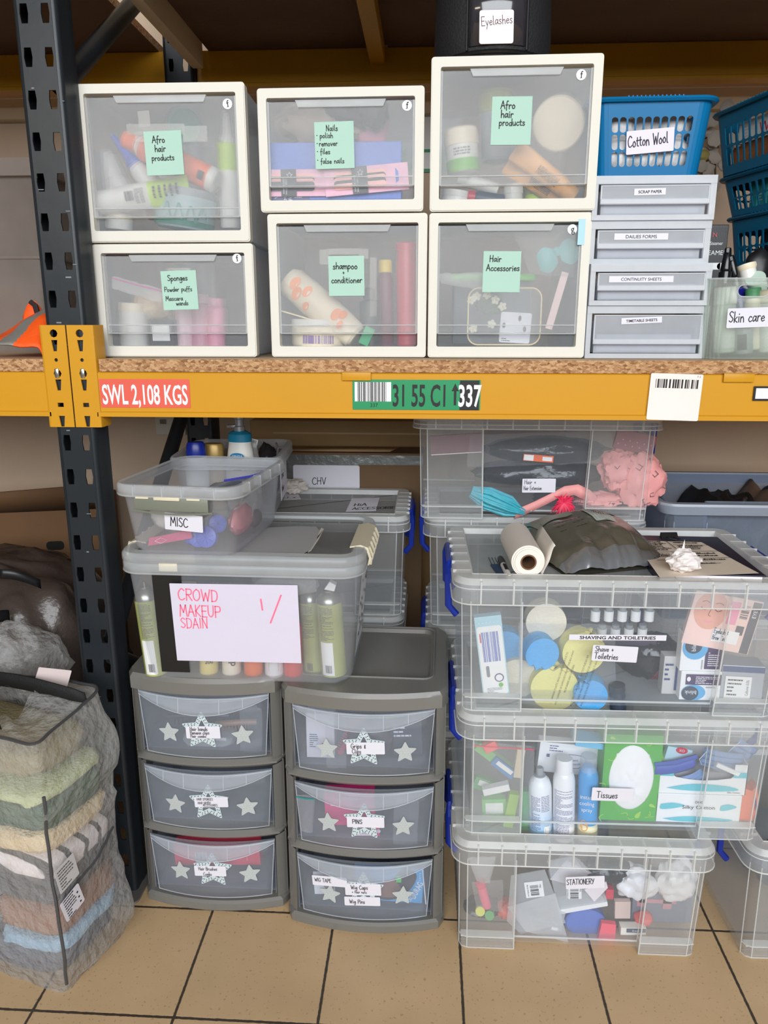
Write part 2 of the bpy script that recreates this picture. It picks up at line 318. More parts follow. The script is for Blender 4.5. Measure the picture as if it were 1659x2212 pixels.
# ================================================================== THE ROOM
def tile_floor():
    m = bpy.data.materials.new('floor_tiles'); m.use_nodes = True; t = m.node_tree; p = t.nodes['Principled BSDF']
    tc = _n(t, 'ShaderNodeTexCoord'); mp = _n(t, 'ShaderNodeMapping'); t.links.new(tc.outputs['Object'], mp.inputs['Vector'])
    mp.inputs['Location'].default_value = (.507 + 30, -1.257 + 30, 0)
    wob = _n(t, 'ShaderNodeTexNoise'); wob.inputs['Scale'].default_value = 90; wob.inputs['Detail'].default_value = 3
    t.links.new(tc.outputs['Object'], wob.inputs['Vector'])
    sx = _n(t, 'ShaderNodeSeparateXYZ'); t.links.new(mp.outputs[0], sx.inputs[0])
    def edge(sock):
        md = _n(t, 'ShaderNodeMath'); md.operation = 'PINGPONG'; md.inputs[1].default_value = .15; t.links.new(sock, md.inputs[0])
        ad = _n(t, 'ShaderNodeMath'); ad.operation = 'MULTIPLY_ADD'; ad.inputs[1].default_value = -.0028; t.links.new(wob.outputs['Fac'], ad.inputs[0]); t.links.new(md.outputs[0], ad.inputs[2]); return ad
    mn = _n(t, 'ShaderNodeMath'); mn.operation = 'MINIMUM'; t.links.new(edge(sx.outputs[0]).outputs[0], mn.inputs[0]); t.links.new(edge(sx.outputs[1]).outputs[0], mn.inputs[1])
    rp = _n(t, 'ShaderNodeMapRange'); rp.inputs[1].default_value = .0008; rp.inputs[2].default_value = .0022; t.links.new(mn.outputs[0], rp.inputs[0])
    n1 = _n(t, 'ShaderNodeTexNoise'); n1.inputs['Scale'].default_value = 3.5; n1.inputs['Detail'].default_value = 8; t.links.new(tc.outputs['Object'], n1.inputs['Vector'])
    cr = _n(t, 'ShaderNodeValToRGB'); cr.color_ramp.elements[0].position = .3; cr.color_ramp.elements[1].position = .72
    cr.color_ramp.elements[0].color = (*srgb(194, 163, 124), 1); cr.color_ramp.elements[1].color = (*srgb(216, 182, 140), 1); t.links.new(n1.outputs['Fac'], cr.inputs[0])
    vo = _n(t, 'ShaderNodeTexNoise'); vo.inputs['Scale'].default_value = 130; t.links.new(tc.outputs['Object'], vo.inputs['Vector'])
    sp = _n(t, 'ShaderNodeMapRange'); sp.inputs[1].default_value = .30; sp.inputs[2].default_value = .36; sp.inputs[3].default_value = .7; sp.inputs[4].default_value = 1; t.links.new(vo.outputs['Fac'], sp.inputs[0])
    mu = _n(t, 'ShaderNodeMix'); mu.data_type = 'RGBA'; mu.blend_type = 'MULTIPLY'; mu.inputs[0].default_value = 1; t.links.new(cr.outputs[0], mu.inputs[6])
    cb = _n(t, 'ShaderNodeCombineColor'); [t.links.new(sp.outputs[0], cb.inputs[i]) for i in range(3)]; t.links.new(cb.outputs[0], mu.inputs[7])
    mx = _n(t, 'ShaderNodeMix'); mx.data_type = 'RGBA'; t.links.new(rp.outputs[0], mx.inputs[0]); mx.inputs[6].default_value = (*srgb(66, 56, 46), 1)
    t.links.new(mu.outputs[2], mx.inputs[7]); t.links.new(mx.outputs[2], p.inputs['Base Color'])
    p.inputs['Roughness'].default_value = .42
    bp = _n(t, 'ShaderNodeBump'); bp.inputs['Strength'].default_value = .5; bp.inputs['Distance'].default_value = .003; t.links.new(rp.outputs[0], bp.inputs['Height']); t.links.new(bp.outputs[0], p.inputs['Normal'])
    return m
mb = MB(); mb.box(-2.4, 2.4, -1.4, 2.78, -.05, 0); struct(mb.build('floor', tile_floor(), smooth=False))
WALLM = pc('painted_wall', 204, 180, 156, .8, bump=.05, bscale=12, vscale=1.4, var=.07)
mb = MB(); mb.box(-2.4, 2.4, 2.75, 2.85, 0, 3.2); struct(mb.build('wall_back', WALLM, smooth=False))
mb = MB(); mb.box(-2.4, 2.4, 2.70, 2.75, 2.05, 2.115, bev=.006); struct(mb.build('trim_1', pc('cream_trunking', 196, 178, 150, .6)))
# ================================================================== PALLET RACKING
NAVY = pc('navy_racking_paint', 36, 41, 46, .36, bump=.04, bscale=25, var=.12, vscale=14, spec=.35)
YEL = pc('yellow_beam_paint', 206, 148, 34, .38, bump=.03, bscale=18, var=.05, vscale=5, spec=.25)
SCUFF = pc('scuffed_edge', 120, 128, 136, .5)
def holes_plate(mb, x0, x1, z0, z1, y, holes, m=0):
    """plate in x-z at depth y: columns of cells, each cell a rectangle with an 8-point hole; holes: list of (cx,cz,cellw,cellh,outline8)"""
    for cx, cz, cw, chh, o in holes:
        r = [(cw / 2, 0), (cw / 2, chh / 2), (0, chh / 2), (-cw / 2, chh / 2), (-cw / 2, 0), (-cw / 2, -chh / 2), (0, -chh / 2), (cw / 2, -chh / 2)]
        vs = [(cx + a, y, cz + b) for a, b in r] + [(cx + a, y, cz + b) for a, b in o] + [(cx + a, y + .0035, cz + b) for a, b in o]
        mb.add(vs, [(i, (i + 1) % 8, 8 + (i + 1) % 8, 8 + i) for i in range(8)], m)
        mb.add(vs, [(8 + i, 8 + (i + 1) % 8, 16 + (i + 1) % 8, 16 + i) for i in range(8)], m)
KEY = [(.0085, .0), (.0068, .017), (0, .017), (-.0068, .017), (-.0085, .0), (-.0062, -.017), (0, -.017), (.0062, -.017)]
def upright(t, x0, x1, y0, depth, z0, z1, zref=1.37, foot=True):
    w = x1 - x0; rad = .010; mb = MB()
    ca, cb_ = x0 + w * .26, x0 + w * .74; cw = .026; pitch = .075
    zs = []; z = zref
    while z - pitch > z0 + .03: z -= pitch
    zlo = z - pitch / 2
    while z < z1 - .02: zs.append(z); z += pitch
    zhi = zs[-1] + pitch / 2
    for cx in (ca, cb_):
        holes_plate(mb, 0, 0, 0, 0, y0, [(cx, q, cw, pitch, KEY) for q in zs])
    xa, xb = x0 + rad, x1 - rad
    for a, b in ((xa, ca - cw / 2), (ca + cw / 2, cb_ - cw / 2), (cb_ + cw / 2, xb)):
        mb.add([(a, y0, zlo), (b, y0, zlo), (b, y0, zhi), (a, y0, zhi)], [(0, 1, 2, 3)])
    for a, b in ((z0, zlo), (zhi, z1)):
        mb.add([(xa, y0, a), (xb, y0, a), (xb, y0, b), (xa, y0, b)], [(0, 1, 2, 3)])
    # rounded front corners, side flanges, rear lips
    for sgn, xe in ((1, x1), (-1, x0)):
        p = [(xe - sgn * rad, y0)] + [(xe - sgn * rad * (1 - math.sin(R(a))), y0 + rad * (1 - math.cos(R(a)))) for a in (22, 45, 68, 90)]
        p += [(xe, y0 + depth * .55), (xe + sgn * .002, y0 + depth * .65), (xe + sgn * .002, y0 + depth), (xe - sgn * .018, y0 + depth)]
        vs = [(a, b, z0) for a, b in p] + [(a, b, z1) for a, b in p]; n = len(p)
        mb.add(vs, [(i, i + 1, n + i + 1, n + i) for i in range(n - 1)])
    mb.build('post', NAVY, t, ang=30)
    if foot:
        fb = MB(); fb.prism(rrect(w + .03, .12, .015, 4, (x0 + x1) / 2, y0 + .02), 0, .006, 'z'); fb.build('base_plate', pc('galvanised_plate', 150, 146, 140, .45, .6), t)
    return t
fu = thing('rack_frame', 'dark blue slotted rack frame at the left, front post carrying yellow connectors', 'rack frame')
upright(fu, -.800, -.713, 1.602, .064, 0, 2.45)
upright(fu, -.792, -.702, 2.47, .075, 0, 2.45, zref=1.385)
mb = MB()
for i in range(14):
    r_ = random.Random(i); x, z = -.795 + r_.random() * .08, .3 + r_.random() * 1.6; l = r_.uniform(.004, .014)
    mb.box(x, x + l, 1.6013, 1.602, z, z + r_.uniform(.001, .003))
o = mb.build('paint_chips', SCUFF, fu, smooth=False); o['kind'] = 'stuff'
# frame braces
mb = MB()
mb.tube([(-.745, 1.66, 1.86), (-.745, 2.46, 2.40)], .022, 12); mb.build('brace', NAVY, fu)
mb = MB(); mb.tube([(-.745, 2.48, 1.26), (-.745, 1.66, .66)], .021, 12); mb.build('brace', NAVY, fu)
mb = MB(); mb.tube([(-.745, 1.66, .62), (-.745, 2.46, .1)], .021, 12); mb.build('brace', NAVY, fu)

def beam_profile(y, zb, zt, depth=.05):
    """closed outline (y,z) of a stepped box beam whose front face is at y"""
    return [(y, zb + .011), (y - .004, zb + .009), (y - .004, zb), (y + depth, zb), (y + depth, zt), (y + .003, zt), (y, zt - .003)]
def beam(name, label, x0, x1, y, zb, zt, flip=False):
    t = thing(name, label, 'rack beam'); mb = MB(); p = beam_profile(0, zb, zt)
    if flip: p = [(-a, b) for a, b in p]
    mb.prism([(y + a, b) for a, b in p], x0, x1, 'x'); mb.build('rail', YEL, t, ang=30); return t
TD = [(.0058, .006), (.0066, .0115), (0, .0115), (-.0066, .0115), (-.0058, .006), (-.0036, -.0115), (0, -.0115), (.0036, -.0115)]
DOT = [(.004 * math.cos(R(45 * i)), .004 * math.sin(R(45 * i))) for i in range(8)]
RND = [(.0085 * math.cos(R(45 * i)), .0085 * math.sin(R(45 * i))) for i in range(8)]
RCT = [(.0065, 0), (.0065, .0045), (0, .0045), (-.0065, .0045), (-.0065, 0), (-.0065, -.0045), (0, -.0045), (.0065, -.0045)]
def connector(parent, x0, x1, y, z0, z1, wrap):
    mb = MB(); cx = x0 + (x1 - x0) * (.52 if wrap > 0 else .5); cw = .03
    zz = [(1.376, RND, .026), (1.351, TD, .024), (1.3215, DOT, .034), (1.2935, RND, .022), (1.2695, TD, .026), (1.2275, RCT, .058), (1.1925, TD, .012)]
    top = z1 - .008
    cells = []; edges = [z1, 1.3635, 1.3365, 1.307, 1.281, 1.252, 1.209, z0]
    for (z, o, _), a, b in zip(zz, edges[:-1], edges[1:]):
        c = (a + b) / 2; cells.append((cx, c, cw, a - b, [(p, q + z - c) for p, q in o]))
    holes_plate(mb, 0, 0, 0, 0, y, cells)
    for a, b in ((x0, cx - cw / 2), (cx + cw / 2, x1)): mb.box(a, b, y, y + .003, z0, z1)
    if wrap: # return flange down the side of the post
        xe = x1 if wrap > 0 else x0
        p = [(xe, y), (xe + wrap * .004, y + .002), (xe + wrap * .006, y + .006), (xe + wrap * .006, y + .05), (xe + wrap * .003, y + .05), (xe + wrap * .003, y + .007), (xe, y + .004)]
        mb.prism(p, z0, z1, 'z')
    c = mb.build('end_connector', YEL, parent, ang=30)
    hk = MB(); hk.box(cx - .005, cx + .004, y - .004, y + .006, 1.284, 1.304, bev=.002); hk.build('hook', pc('bare_steel', 186, 186, 182, .25, .9), c)
    return c
bm_r = beam('pallet_beam', 'yellow front beam with red SWL sticker and green location label', -.702, 2.1, 1.60, 1.203, 1.297)
bm_l = beam('pallet_beam', 'yellow front beam under the high visibility vest, left of the rack post', -2.2, -.803, 1.60, 1.203, 1.297)
connector(bm_l, -.806, -.7545, 1.596, 1.180, 1.393, -1); connector(bm_r, -.7515, -.700, 1.596, 1.180, 1.393, 1)
beam('pallet_beam', 'yellow rear beam high up under the top boards', -.70, 2.1, 2.50, 2.082, 2.182, False)
beam('pallet_beam', 'yellow rear beam high up, left of the rear rack post', -2.2, -.795, 2.50, 2.082, 2.182, False)
beam('pallet_beam', 'yellow rear beam behind the drawer units at shelf height', -2.2, 2.1, 2.50, 1.203, 1.297, False)
beam('pallet_beam', 'yellow front beam of the top level above the picture', -2.2, 2.1, 1.60, 2.082, 2.182)
# stickers on the front beam
RED = pc('red_sticker', 226, 92, 74, .45); GRN = pc('green_sticker', 0, 140, 84, .4); WHT = pc('white_print', 238, 238, 238, .5, var=.01)
def dswl(mb):
    printed(mb, 'SWL 2,108 KGS', 0, -.001, .042, m=1, sx=.485, bold=.02)
    for i, (x, z) in enumerate(((-.064, .014), (.018, .016), (.055, .018), (.066, .017))): rect(mb, x, x + .006, z, z + .0025, -.0014, 2)
card('sticker', .194, .060, bm_r, at(313, 850, 1.5995), mats=[RED, WHT, RED], r=.001, draw=dswl)
def dloc(mb):
    rect(mb, -.128, -.052, -.014, .026, m=2); bars(mb, -.122, -.060, -.014, .026, 26, m=1)
    printed(mb, '337', -.088, -.0215, .008, m=1)
    printed(mb, '31 55 C1', .008, .0, .046, m=1, sx=.49, bold=.018)
    mb.add([(.078, -.0012, -.021), (.083, -.0012, -.021), (.083, -.0012, .008), (.088, -.0012, .008), (.0805, -.0012, .024), (.073, -.0012, .008), (.078, -.0012, .008)], [tuple(range(7))], 1)
    rect(mb, .090, .130, -.031, .030, m=1); printed(mb, '337', .110, 0, .045, y=-.0016, m=2, sx=.52, bold=.022)
card('sticker', .265, .062, bm_r, at(899, 853, 1.5985), mats=[GRN, INK, WHT], r=.001, draw=dloc)
def dbar(mb):
    bars(mb, -.041, .045, .018, .036, 20, m=1, seed=8); printed(mb, 'F-2', .044, .0425, .004, m=1)
    rect(mb, -.047, .048, .043, .0434, m=2); rect(mb, -.047, .048, .0128, .0132, m=2)
    rect(mb, .030, .0305, -.02, .012, m=2); rect(mb, .028, .0284, -.03, -.02, m=2); rect(mb, .032, .038, -.0455, -.0445, m=1)
card('barcode_card', .104, .094, bm_r, at(1457, 858, 1.5945), (0, R(1.5), 0), [pc('barcode_card_paper', 240, 228, 222, .45), INK, pc('faint_grey_print', 170, 160, 160)], .003, .001, dbar)
def dfr(mb): rect(mb, -.0335, .0335, -.0105, .0105, y=-.0026, m=1)
card('magnetic_label', .075, .029, bm_r, at(1668, 850, 1.598), mats=[INK, WHT], r=.001, th=.002, draw=dfr)
# boards
def chip():
    m = pc('chipboard', 176, 128, 86, .85, bump=.8, bscale=260, var=.0); t = m.node_tree; p = t.nodes['Principled BSDF']
    tc = _n(t, 'ShaderNodeTexCoord'); v = _n(t, 'ShaderNodeTexVoronoi'); v.inputs['Scale'].default_value = 260
    mp = _n(t, 'ShaderNodeMapping'); mp.inputs['Scale'].default_value = (.55, 1, 1); t.links.new(tc.outputs['Object'], mp.inputs[0]); t.links.new(mp.outputs[0], v.inputs['Vector'])
    cr = _n(t, 'ShaderNodeValToRGB'); e = cr.color_ramp.elements; e[0].color = (*srgb(150, 104, 66), 1); e[1].color = (*srgb(224, 180, 134), 1); e[1].position = .9
    e.new(.25).color = (*srgb(188, 138, 96), 1); e.new(.6).color = (*srgb(206, 158, 112), 1)
    sp = _n(t, 'ShaderNodeSeparateColor'); t.links.new(v.outputs['Color'], sp.inputs[0]); t.links.new(sp.outputs[0], cr.inputs[0]); t.links.new(cr.outputs[0], p.inputs['Base Color']); return m
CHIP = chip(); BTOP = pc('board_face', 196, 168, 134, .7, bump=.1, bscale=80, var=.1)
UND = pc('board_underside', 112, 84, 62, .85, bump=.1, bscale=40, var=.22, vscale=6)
def board(label, x0, x1, y0, y1, z0, z1, under):
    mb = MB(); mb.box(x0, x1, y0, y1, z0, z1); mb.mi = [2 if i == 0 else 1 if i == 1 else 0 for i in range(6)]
    return tag(mb.build('shelf_board', [CHIP, BTOP, under], smooth=False), label, 'shelf board')
ZB = 1.3235
board('chipboard shelf under the white framed drawer units', -.690, 2.1, 1.598, 2.56, 1.2975, ZB, BTOP)
board('chipboard shelf under the high visibility vest, left of the rack post', -2.2, -.808, 1.598, 2.56, 1.2975, ZB, BTOP)
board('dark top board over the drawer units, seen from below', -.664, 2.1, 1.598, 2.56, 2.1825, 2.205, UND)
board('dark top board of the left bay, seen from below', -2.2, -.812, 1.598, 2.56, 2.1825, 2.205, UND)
mb = MB(); mb.box(-.700, -.667, 1.70, 2.455, 2.120, 2.205, bev=.003); tag(mb.build('timber_batten', pc('cream_painted_timber', 232, 206, 164, .7, var=.15, vscale=5)), 'cream batten running back along the top of the rack frame', 'batten')
def support(label, x, z, y0=1.605, y1=2.53, tabs=True):
    t = thing('support_bar', label, 'shelf support'); mb = MB(); mb.box(x - .022, x + .022, y0 + .05, y1 - .035, z - .052, z - .001, bev=.004); mb.build('bar', YEL, t)
    for ya, yb in ((y0 - .012, y0 + .06), (y1 - .045, y1 - .028)):
        mb = MB(); mb.box(x - .030, x + .030, ya, yb, z - .002, z, bev=.0006); mb.box(x - .030, x + .030, ya, ya + .004, z - .018, z, bev=.001); mb.build('hanger', YEL, t)
a = at(770, 815, 1.595); support('yellow support bar whose tab hooks over the front beam above the green label', a.x, 1.2995)
a = at(1596, 815, 1.595); support('yellow support bar whose tab hooks over the front beam near the barcode card', a.x, 1.2995)
a = at(816, 100, 2.5); support('yellow support bar under the dark top board, left of the black round bag', a.x, 2.184)
# ================================================================== WHITE FRAMED DRAWER UNITS
WFRAME = pc('white_frame_plastic', 226, 222, 212, .55, var=.02, spec=.25)
FROST = frosted('frosted_front', .20, .17, clearpart=.28)
FSIDE = clear('milky_side', .24, tint=(.95, .97, 1), body=(.74, .78, .8), rough=.4)
LEDGE = clear('frosted_ledge', .42, body=(.9, .92, .93), rough=.35)
TAPE = clear('clear_tape', .16, body=(.9, .9, .86), rough=.12, edge=.1)
def muji(label, xl, xr, z0, z1, Y, note, nsize, npx, dot, rz=0, depth=.44, tape=()):
    w, h = xr - xl, z1 - z0
    t = thing('drawer_unit', label, 'drawer unit', ((xl + xr) / 2, Y, z0), (0, 0, R(rz)), 'white framed drawer units')
    fr = .0185; zb = .012
    mb = MB(); o = rrect(w, h, .006, 3, 0, h / 2); i = rrect(w - 2 * fr, h - 2 * fr - .004, .004, 3, 0, h / 2 + .002)
    i2 = [(a * 1.0, b) for a, b in i]; mb.ring(o, i, 0, .024)
    ob = rrect(w - .004, h - .004, .006, 3, 0, h / 2); mb.ring(ob, i, -.0025, 0)
    mb.build('frame', WFRAME, t, ang=40)
    mb = MB(); a = w / 2 - .006
    mb.box(-a, -a + .003, .024, depth, .004, h - .004); mb.box(a - .003, a, .024, depth, .004, h - .004)
    mb.box(-a + .003, a - .003, .024, depth, h - .007, h - .004); mb.box(-a + .003, a - .003, .024, depth, .004, .007); mb.box(-a + .003, a - .003, depth - .003, depth, .007, h - .007)
    mb.build('shell', FSIDE, t, smooth=False)
    mb = MB()
    for sx in (-1, 1):
        mb.box(sx * (a - .02) - .008, sx * (a - .02) + .008, .02, depth - .02, -.0015, .004, bev=.001)
    q = mb.build('feet', LEDGE, t, smooth=False)
    d = bpy.data.objects.new('drawer', None); d.empty_display_size = .05; COL.objects.link(d); d.parent = t
    iw = w - 2 * fr - .004; zt = h - fr - .006
    mb = MB(); mb.box(-iw / 2, iw / 2, .004, .0065, .052, zt); mb.build('front_panel', FROST, d, smooth=False)
    mb = MB(); mb.box(-iw / 2, iw / 2, .012, .0145, .018, .052); mb.build('finger_recess', clear('recess_plastic', .12, body=(.72, .76, .8), rough=.35), d, smooth=False)
    mb = MB(); mb.box(-iw / 2, iw / 2, .0005, .0145, .0485, .0515, bev=.001); mb.box(-iw / 2, iw / 2, .002, .005, .066, .0685, bev=.0008); mb.box(-iw / 2, iw / 2, .0085, .0125, .017, .0195, bev=.0006)
    for sx in (-1, 1): mb.box(sx * iw / 2 - .0022, sx * iw / 2 + .0022, .002, .006, .05, zt)
    mb.build('pull_ledge', LEDGE, d, smooth=False)
    mb = MB(); tw = iw * .31; mb.prism([(-tw, zt + .002), (tw, zt + .002), (tw - .006, zt - .011), (-tw + .006, zt - .011)], -.001, .004, 'y'); mb.build('latch_tab', LEDGE, d, smooth=False)
    mb = MB(); mb.box(-iw / 2 + .006, iw / 2 - .006, .016, depth - .02, .012, .0145); mb.build('tray', clear('tray_plastic', .2), d, smooth=False)
    nw, nh, tilt = nsize
    def loc(px, py, y=.0028):
        p = at(px, py, Y); v = Matrix.Rotation(-R(rz), 3, 'Z') @ (p - t.location); return Vector((v.x, y, v.z))
    for (px, py, lw, lh, ta) in tape:
        mb = MB(); mb.box(-lw / 2, lw / 2, -.0002, 0, -lh / 2, lh / 2); s = mb.build('tape', TAPE, d, smooth=False, loc=loc(px, py, .0037), rot=(0, R(-ta), 0))
    mb = MB()
    def dn(mb):
        for s in note: hand(mb, *s)
    card('sticky_note', nw, nh, d, loc(*npx, .0036), (0, R(-tilt), 0), [MINT, INK], .0006, .0005, dn)
    if dot:
        def dd(mb): printed(mb, dot[0], .0004, .0008, .0125 if dot[0] == 'f' else .013, m=1, sx=1., bold=.008); (rect(mb, -.0026, .0016, -.0059, -.0051, m=1) if dot[0] == 'f' else None)
        mb = MB(); mb.prism([(.0098 * math.cos(R(15 * k)), .0098 * math.sin(R(15 * k))) for k in range(24)], 0, -.0005, 'y'); dd(mb)
        mb.build('round_sticker', [WHT, INK], d, smooth=False, loc=loc(dot[1], dot[2], .0036), rot=(0, R(random.uniform(-12, 4)), 0), solid=-1)
    return t
ZS = ZB + .0018
Yd = 1.68
muji('bottom left white framed drawer unit whose note reads Sponges, Powder puffs, Mascara wands', -.718, -.371, ZS, 1.560, 1.68,
     [('Sponges', -.024, .020, .0115), ('Powder puffs', -.033, -.002, .0095), ('Mascara', -.032, -.021, .0095), ('wands', -.010, -.031, .0095)], (.077, .081, 1.5), (387, 627), ('f', 511, 558),
     tape=[(385, 582, .05, .006, 0)])
muji('top left white framed drawer unit, Afro hair products note over tape', -.722, -.374, 1.5625, 1.866, 1.672,
     [('Afro', -.022, .020, .0125), ('hair', -.018, .003, .0125), ('products', -.026, -.014, .0115)], (.078, .084, 1.5), (353, 330), ('f', 490, 223), rz=.6,
     tape=[(335, 278, .12, .02, 0), (300, 295, .02, .02, 0), (310, 256, .024, .03, 3), (420, 288, .05, .03, 0)])
muji('bottom middle white framed drawer unit whose note reads Shampoo + conditioner', -.338, -.004, ZS, 1.6175, 1.68,
     [('shampoo', -.028, .014, .013), ('+', -.008, .003, .010), ('conditioner', -.032, -.014, .0125)], (.076, .081, .5), (748, 596), None,
     tape=[(700, 555, .02, .03, 0), (785, 548, .02, .02, 0), (745, 543, .08, .012, 0), (806, 620, .014, .12, 0)])
muji('top middle white framed drawer unit with pink packs and Nails note', -.349, -.013, 1.620, 1.853, 1.672,
     [('Nails', -.016, .027, .0105), ('.', -.036, .016, .012), ('polish', -.029, .014, .010), ('.', -.036, .001, .012), ('remover', -.031, -.001, .010), ('.', -.036, -.014, .012), ('files', -.029, -.016, .010), ('.', -.036, -.030, .012), ('false nails', -.029, -.034, .0098)],
     (.080, .088, 1.0), (722, 313), ('f', 879, 227), rz=-.3)
muji('bottom right white framed drawer unit whose note reads Hair Accessories', .000, .331, ZS, 1.6165, 1.676,
     [('Hair', -.026, .020, .0125), ('Accessories', -.032, .002, .0125)], (.078, .082, -.5), (1084, 587), ('g', 1237, 495),
     tape=[])
muji('tallest white framed drawer unit under the black round bag, note reads Afro hair products', .000, .333, 1.6185, 1.903, 1.668,
     [('Afro', -.022, .022, .0135), ('hair', -.021, .006, .0135), ('products', -.024, -.009, .0125)], (.079, .088, -.5), (1105, 260), ('f', 1256, 161), rz=-.8)
# ------------------------------------------------------------------ things inside them
def frame_between(A, B, roll=0):
    z = (B - A).normalized(); y = (A - EYE); y = (y - z * y.dot(z)).normalized(); x = y.cross(z)
    M = Matrix((( x.x, y.x, z.x, A.x), (x.y, y.y, z.y, A.y), (x.z, y.z, z.z, A.z), (0, 0, 0, 1)))
    return M @ Matrix.Rotation(R(roll), 4, 'Z'), (B - A).length
def pp(px, py, Y): return at(px, py, Y)
def item(name, label, cat, p0, p1, parts, group=None, roll=0):
    """p0 base and p1 top as (px,py,Y); parts: (name, fn(mb, length), mats)"""
    M, L = frame_between(pp(*p0), pp(*p1), roll)
    if len(parts) == 1:
        mb = MB(); parts[0][1](mb, L); o = mb.build(name, parts[0][2]); tag(o, label, cat, group)
    else:
        o = thing(name, label, cat, group=group)
        for nm, fn, ms in parts: mb = MB(); fn(mb, L); mb.build(nm, ms, o)
    o.matrix_world = M; return o
def prof(*p, n=24): return lambda mb, L: mb.lathe([(r, z * L) for r, z in p], n)
def fit(p, L): return [(q[0], q[1] * L) + tuple(q[2:]) for q in p]
def bottle(name, label, cat, p0, p1, r, body, cap, capf=.78, neck=.55, group=None, labelband=None, capr=None, roll=0, deco=None, tip=None):
    """round bottle: body to capf, neck, cap; labelband (from,to,mat)"""
    capr = capr or r * neck * 1.15
    def fb(mb, L):
        pr = [(r * .86, 0), (r, .02), (r, capf - .10), (r * .93, capf - .05), (r * neck, capf - .005), (r * neck, capf + .01)]; mb.lathe(fit(pr, L), 24)
    def fc(mb, L):
        if tip: mb.lathe(fit([(capr, capf), (capr, capf + .06), (capr * .7, capf + .1), (tip, .97), (tip * .8, 1)], L), 20)
        else: mb.lathe(fit([(capr, capf), (capr, .985), (capr * .9, 1)], L), 20)
    ps = [('bottle_body', fb, body), ('cap', fc, cap)]
    if labelband:
        a, b, lm = labelband; ps.append(('wrap_label', lambda mb, L: mb.lathe([(r * 1.006, a * L), (r * 1.006, b * L)], 24, cap=False), lm))
    if deco: ps.append(('print', deco, INK))
    return item(name, label, cat, p0, p1, ps, group, roll)
PW_ = pc('white_product_plastic', 232, 230, 224, .35); LIME = pc('lime_plastic', 180, 214, 40, .4); ORG = pc('orange_label', 240, 110, 62, .45)
CREAM = pc('cream_plastic', 236, 222, 196, .4); BLUE = pc('blue_cap_plastic', 46, 78, 190, .35); TEAL = pc('dark_teal_lid', 24, 110, 100, .45); BRN = pc('amber_brown', 176, 116, 58, .4)
PINK = pc('pink_plastic', 236, 150, 178, .45); GREY = pc('grey_plastic', 150, 156, 160, .4); BLK = pc('black_plastic', 24, 24, 27, .4); GRN2 = pc('leaf_green', 104, 176, 60, .45)
MAR = pc('maroon_plastic', 110, 40, 60, .4); REDP = pc('crimson_plastic', 206, 40, 70, .35); YELP = pc('yellow_cap', 232, 200, 60, .4); OLIVE = pc('olive_lid', 160, 166, 70, .45); PEACH = pc('peach_tube', 238, 172, 96, .4)
# wrapped flat print: helper writes on a curved front (lathe surface) as thin proud patches
def patch(r, z0, z1, a0, a1, n=8):
    def fn(mb, L):
        vs = [(r * math.sin(R(a0 + (a1 - a0) * i / n)), -r * math.cos(R(a0 + (a1 - a0) * i / n)), z) for z in (z0 * L, z1 * L) for i in range(n + 1)]
        mb.add(vs, [(i, i + 1, n + 2 + i, n + 1 + i) for i in range(n)])
    return fn
def smallprint(r, z0, z1, a0, a1, rows, seed=1, along='z'):
    def fn(mb, L):
        rr = random.Random(seed)
        for k in range(rows):
            if along == 'z':   # text rows run along the axis
                a = a0 + (a1 - a0) * (k + .5) / rows; da = abs(a1 - a0) / rows * .22; z = z0
                while z < z1 - .005:
                    e = min(z + rr.uniform(.01, .05), z1)
                    mb.add([(r * math.sin(R(q)), -r * math.cos(R(q)), w * L) for q, w in ((a - da, z), (a + da, z), (a + da, e), (a - da, e))], [(0, 1, 2, 3)]); z = e + .006
            else:
                z = z0 + (z1 - z0) * (k + .5) / rows; dz = abs(z1 - z0) / rows * .22; a = a0
                while a < a1 - 2:
                    e = min(a + rr.uniform(4, 18), a1)
                    mb.add([(r * math.sin(R(q)), -r * math.cos(R(q)), w * L) for q, w in ((a, z - dz), (e, z - dz), (e, z + dz), (a, z + dz))], [(0, 1, 2, 3)]); a = e + 2.2
                    if rr.random() < .08: break
    return fn
def barband(r, z0, z1, a0, a1, n, seed, along='z'):
    def fn(mb, L):
        rr = random.Random(seed)
        for k in range(n):
            f0 = k / n; f1 = f0 + rr.choice((.3, .5, .75)) / n
            if along == 'z': q = [(a0, z0 + (z1 - z0) * f0), (a1, z0 + (z1 - z0) * f0), (a1, z0 + (z1 - z0) * f1), (a0, z0 + (z1 - z0) * f1)]
            else: q = [(a0 + (a1 - a0) * f0, z0), (a0 + (a1 - a0) * f0, z1), (a0 + (a1 - a0) * f1, z1), (a0 + (a1 - a0) * f1, z0)]
            mb.add([(r * math.sin(R(a)), -r * math.cos(R(a)), z * L) for a, z in q], [(0, 1, 2, 3)])
    return fn
def many(*fs):
    def fn(mb, L):
        for f in fs: f(mb, L)
    return fn
def tube_item(name, label, p0, p1, r, capf, split, m1, m2, capm, deco=None, group=None, roll=0):
    """squeeze tube: round cap at the base, flat crimp at the top"""
    def seg(a, b):
        def fn(mb, L):
            def g(u, v):
                f = a + (b - a) * v; k = max(0, (f - capf) / (1 - capf)); th = 2 * math.pi * u
                return (r * (1 + .12 * k) * math.cos(th), r * (1 - .93 * k) * math.sin(th), f * L)
            mb.grid(g, 24, 6, wrapu=True)
        return fn
    ps = [('cap', lambda mb, L: mb.lathe([(r * .86, 0), (r * .93, .01 * L), (r * .95, capf * L)], 24), capm), ('tube_body', seg(capf, split), m1), ('tube_end', seg(split, 1), m2)]
    if deco: ps.append(('print', deco, INK))
    return item(name, label, 'tube', p0, p1, ps, group, roll)
I1 = 'things in the top left drawer unit'
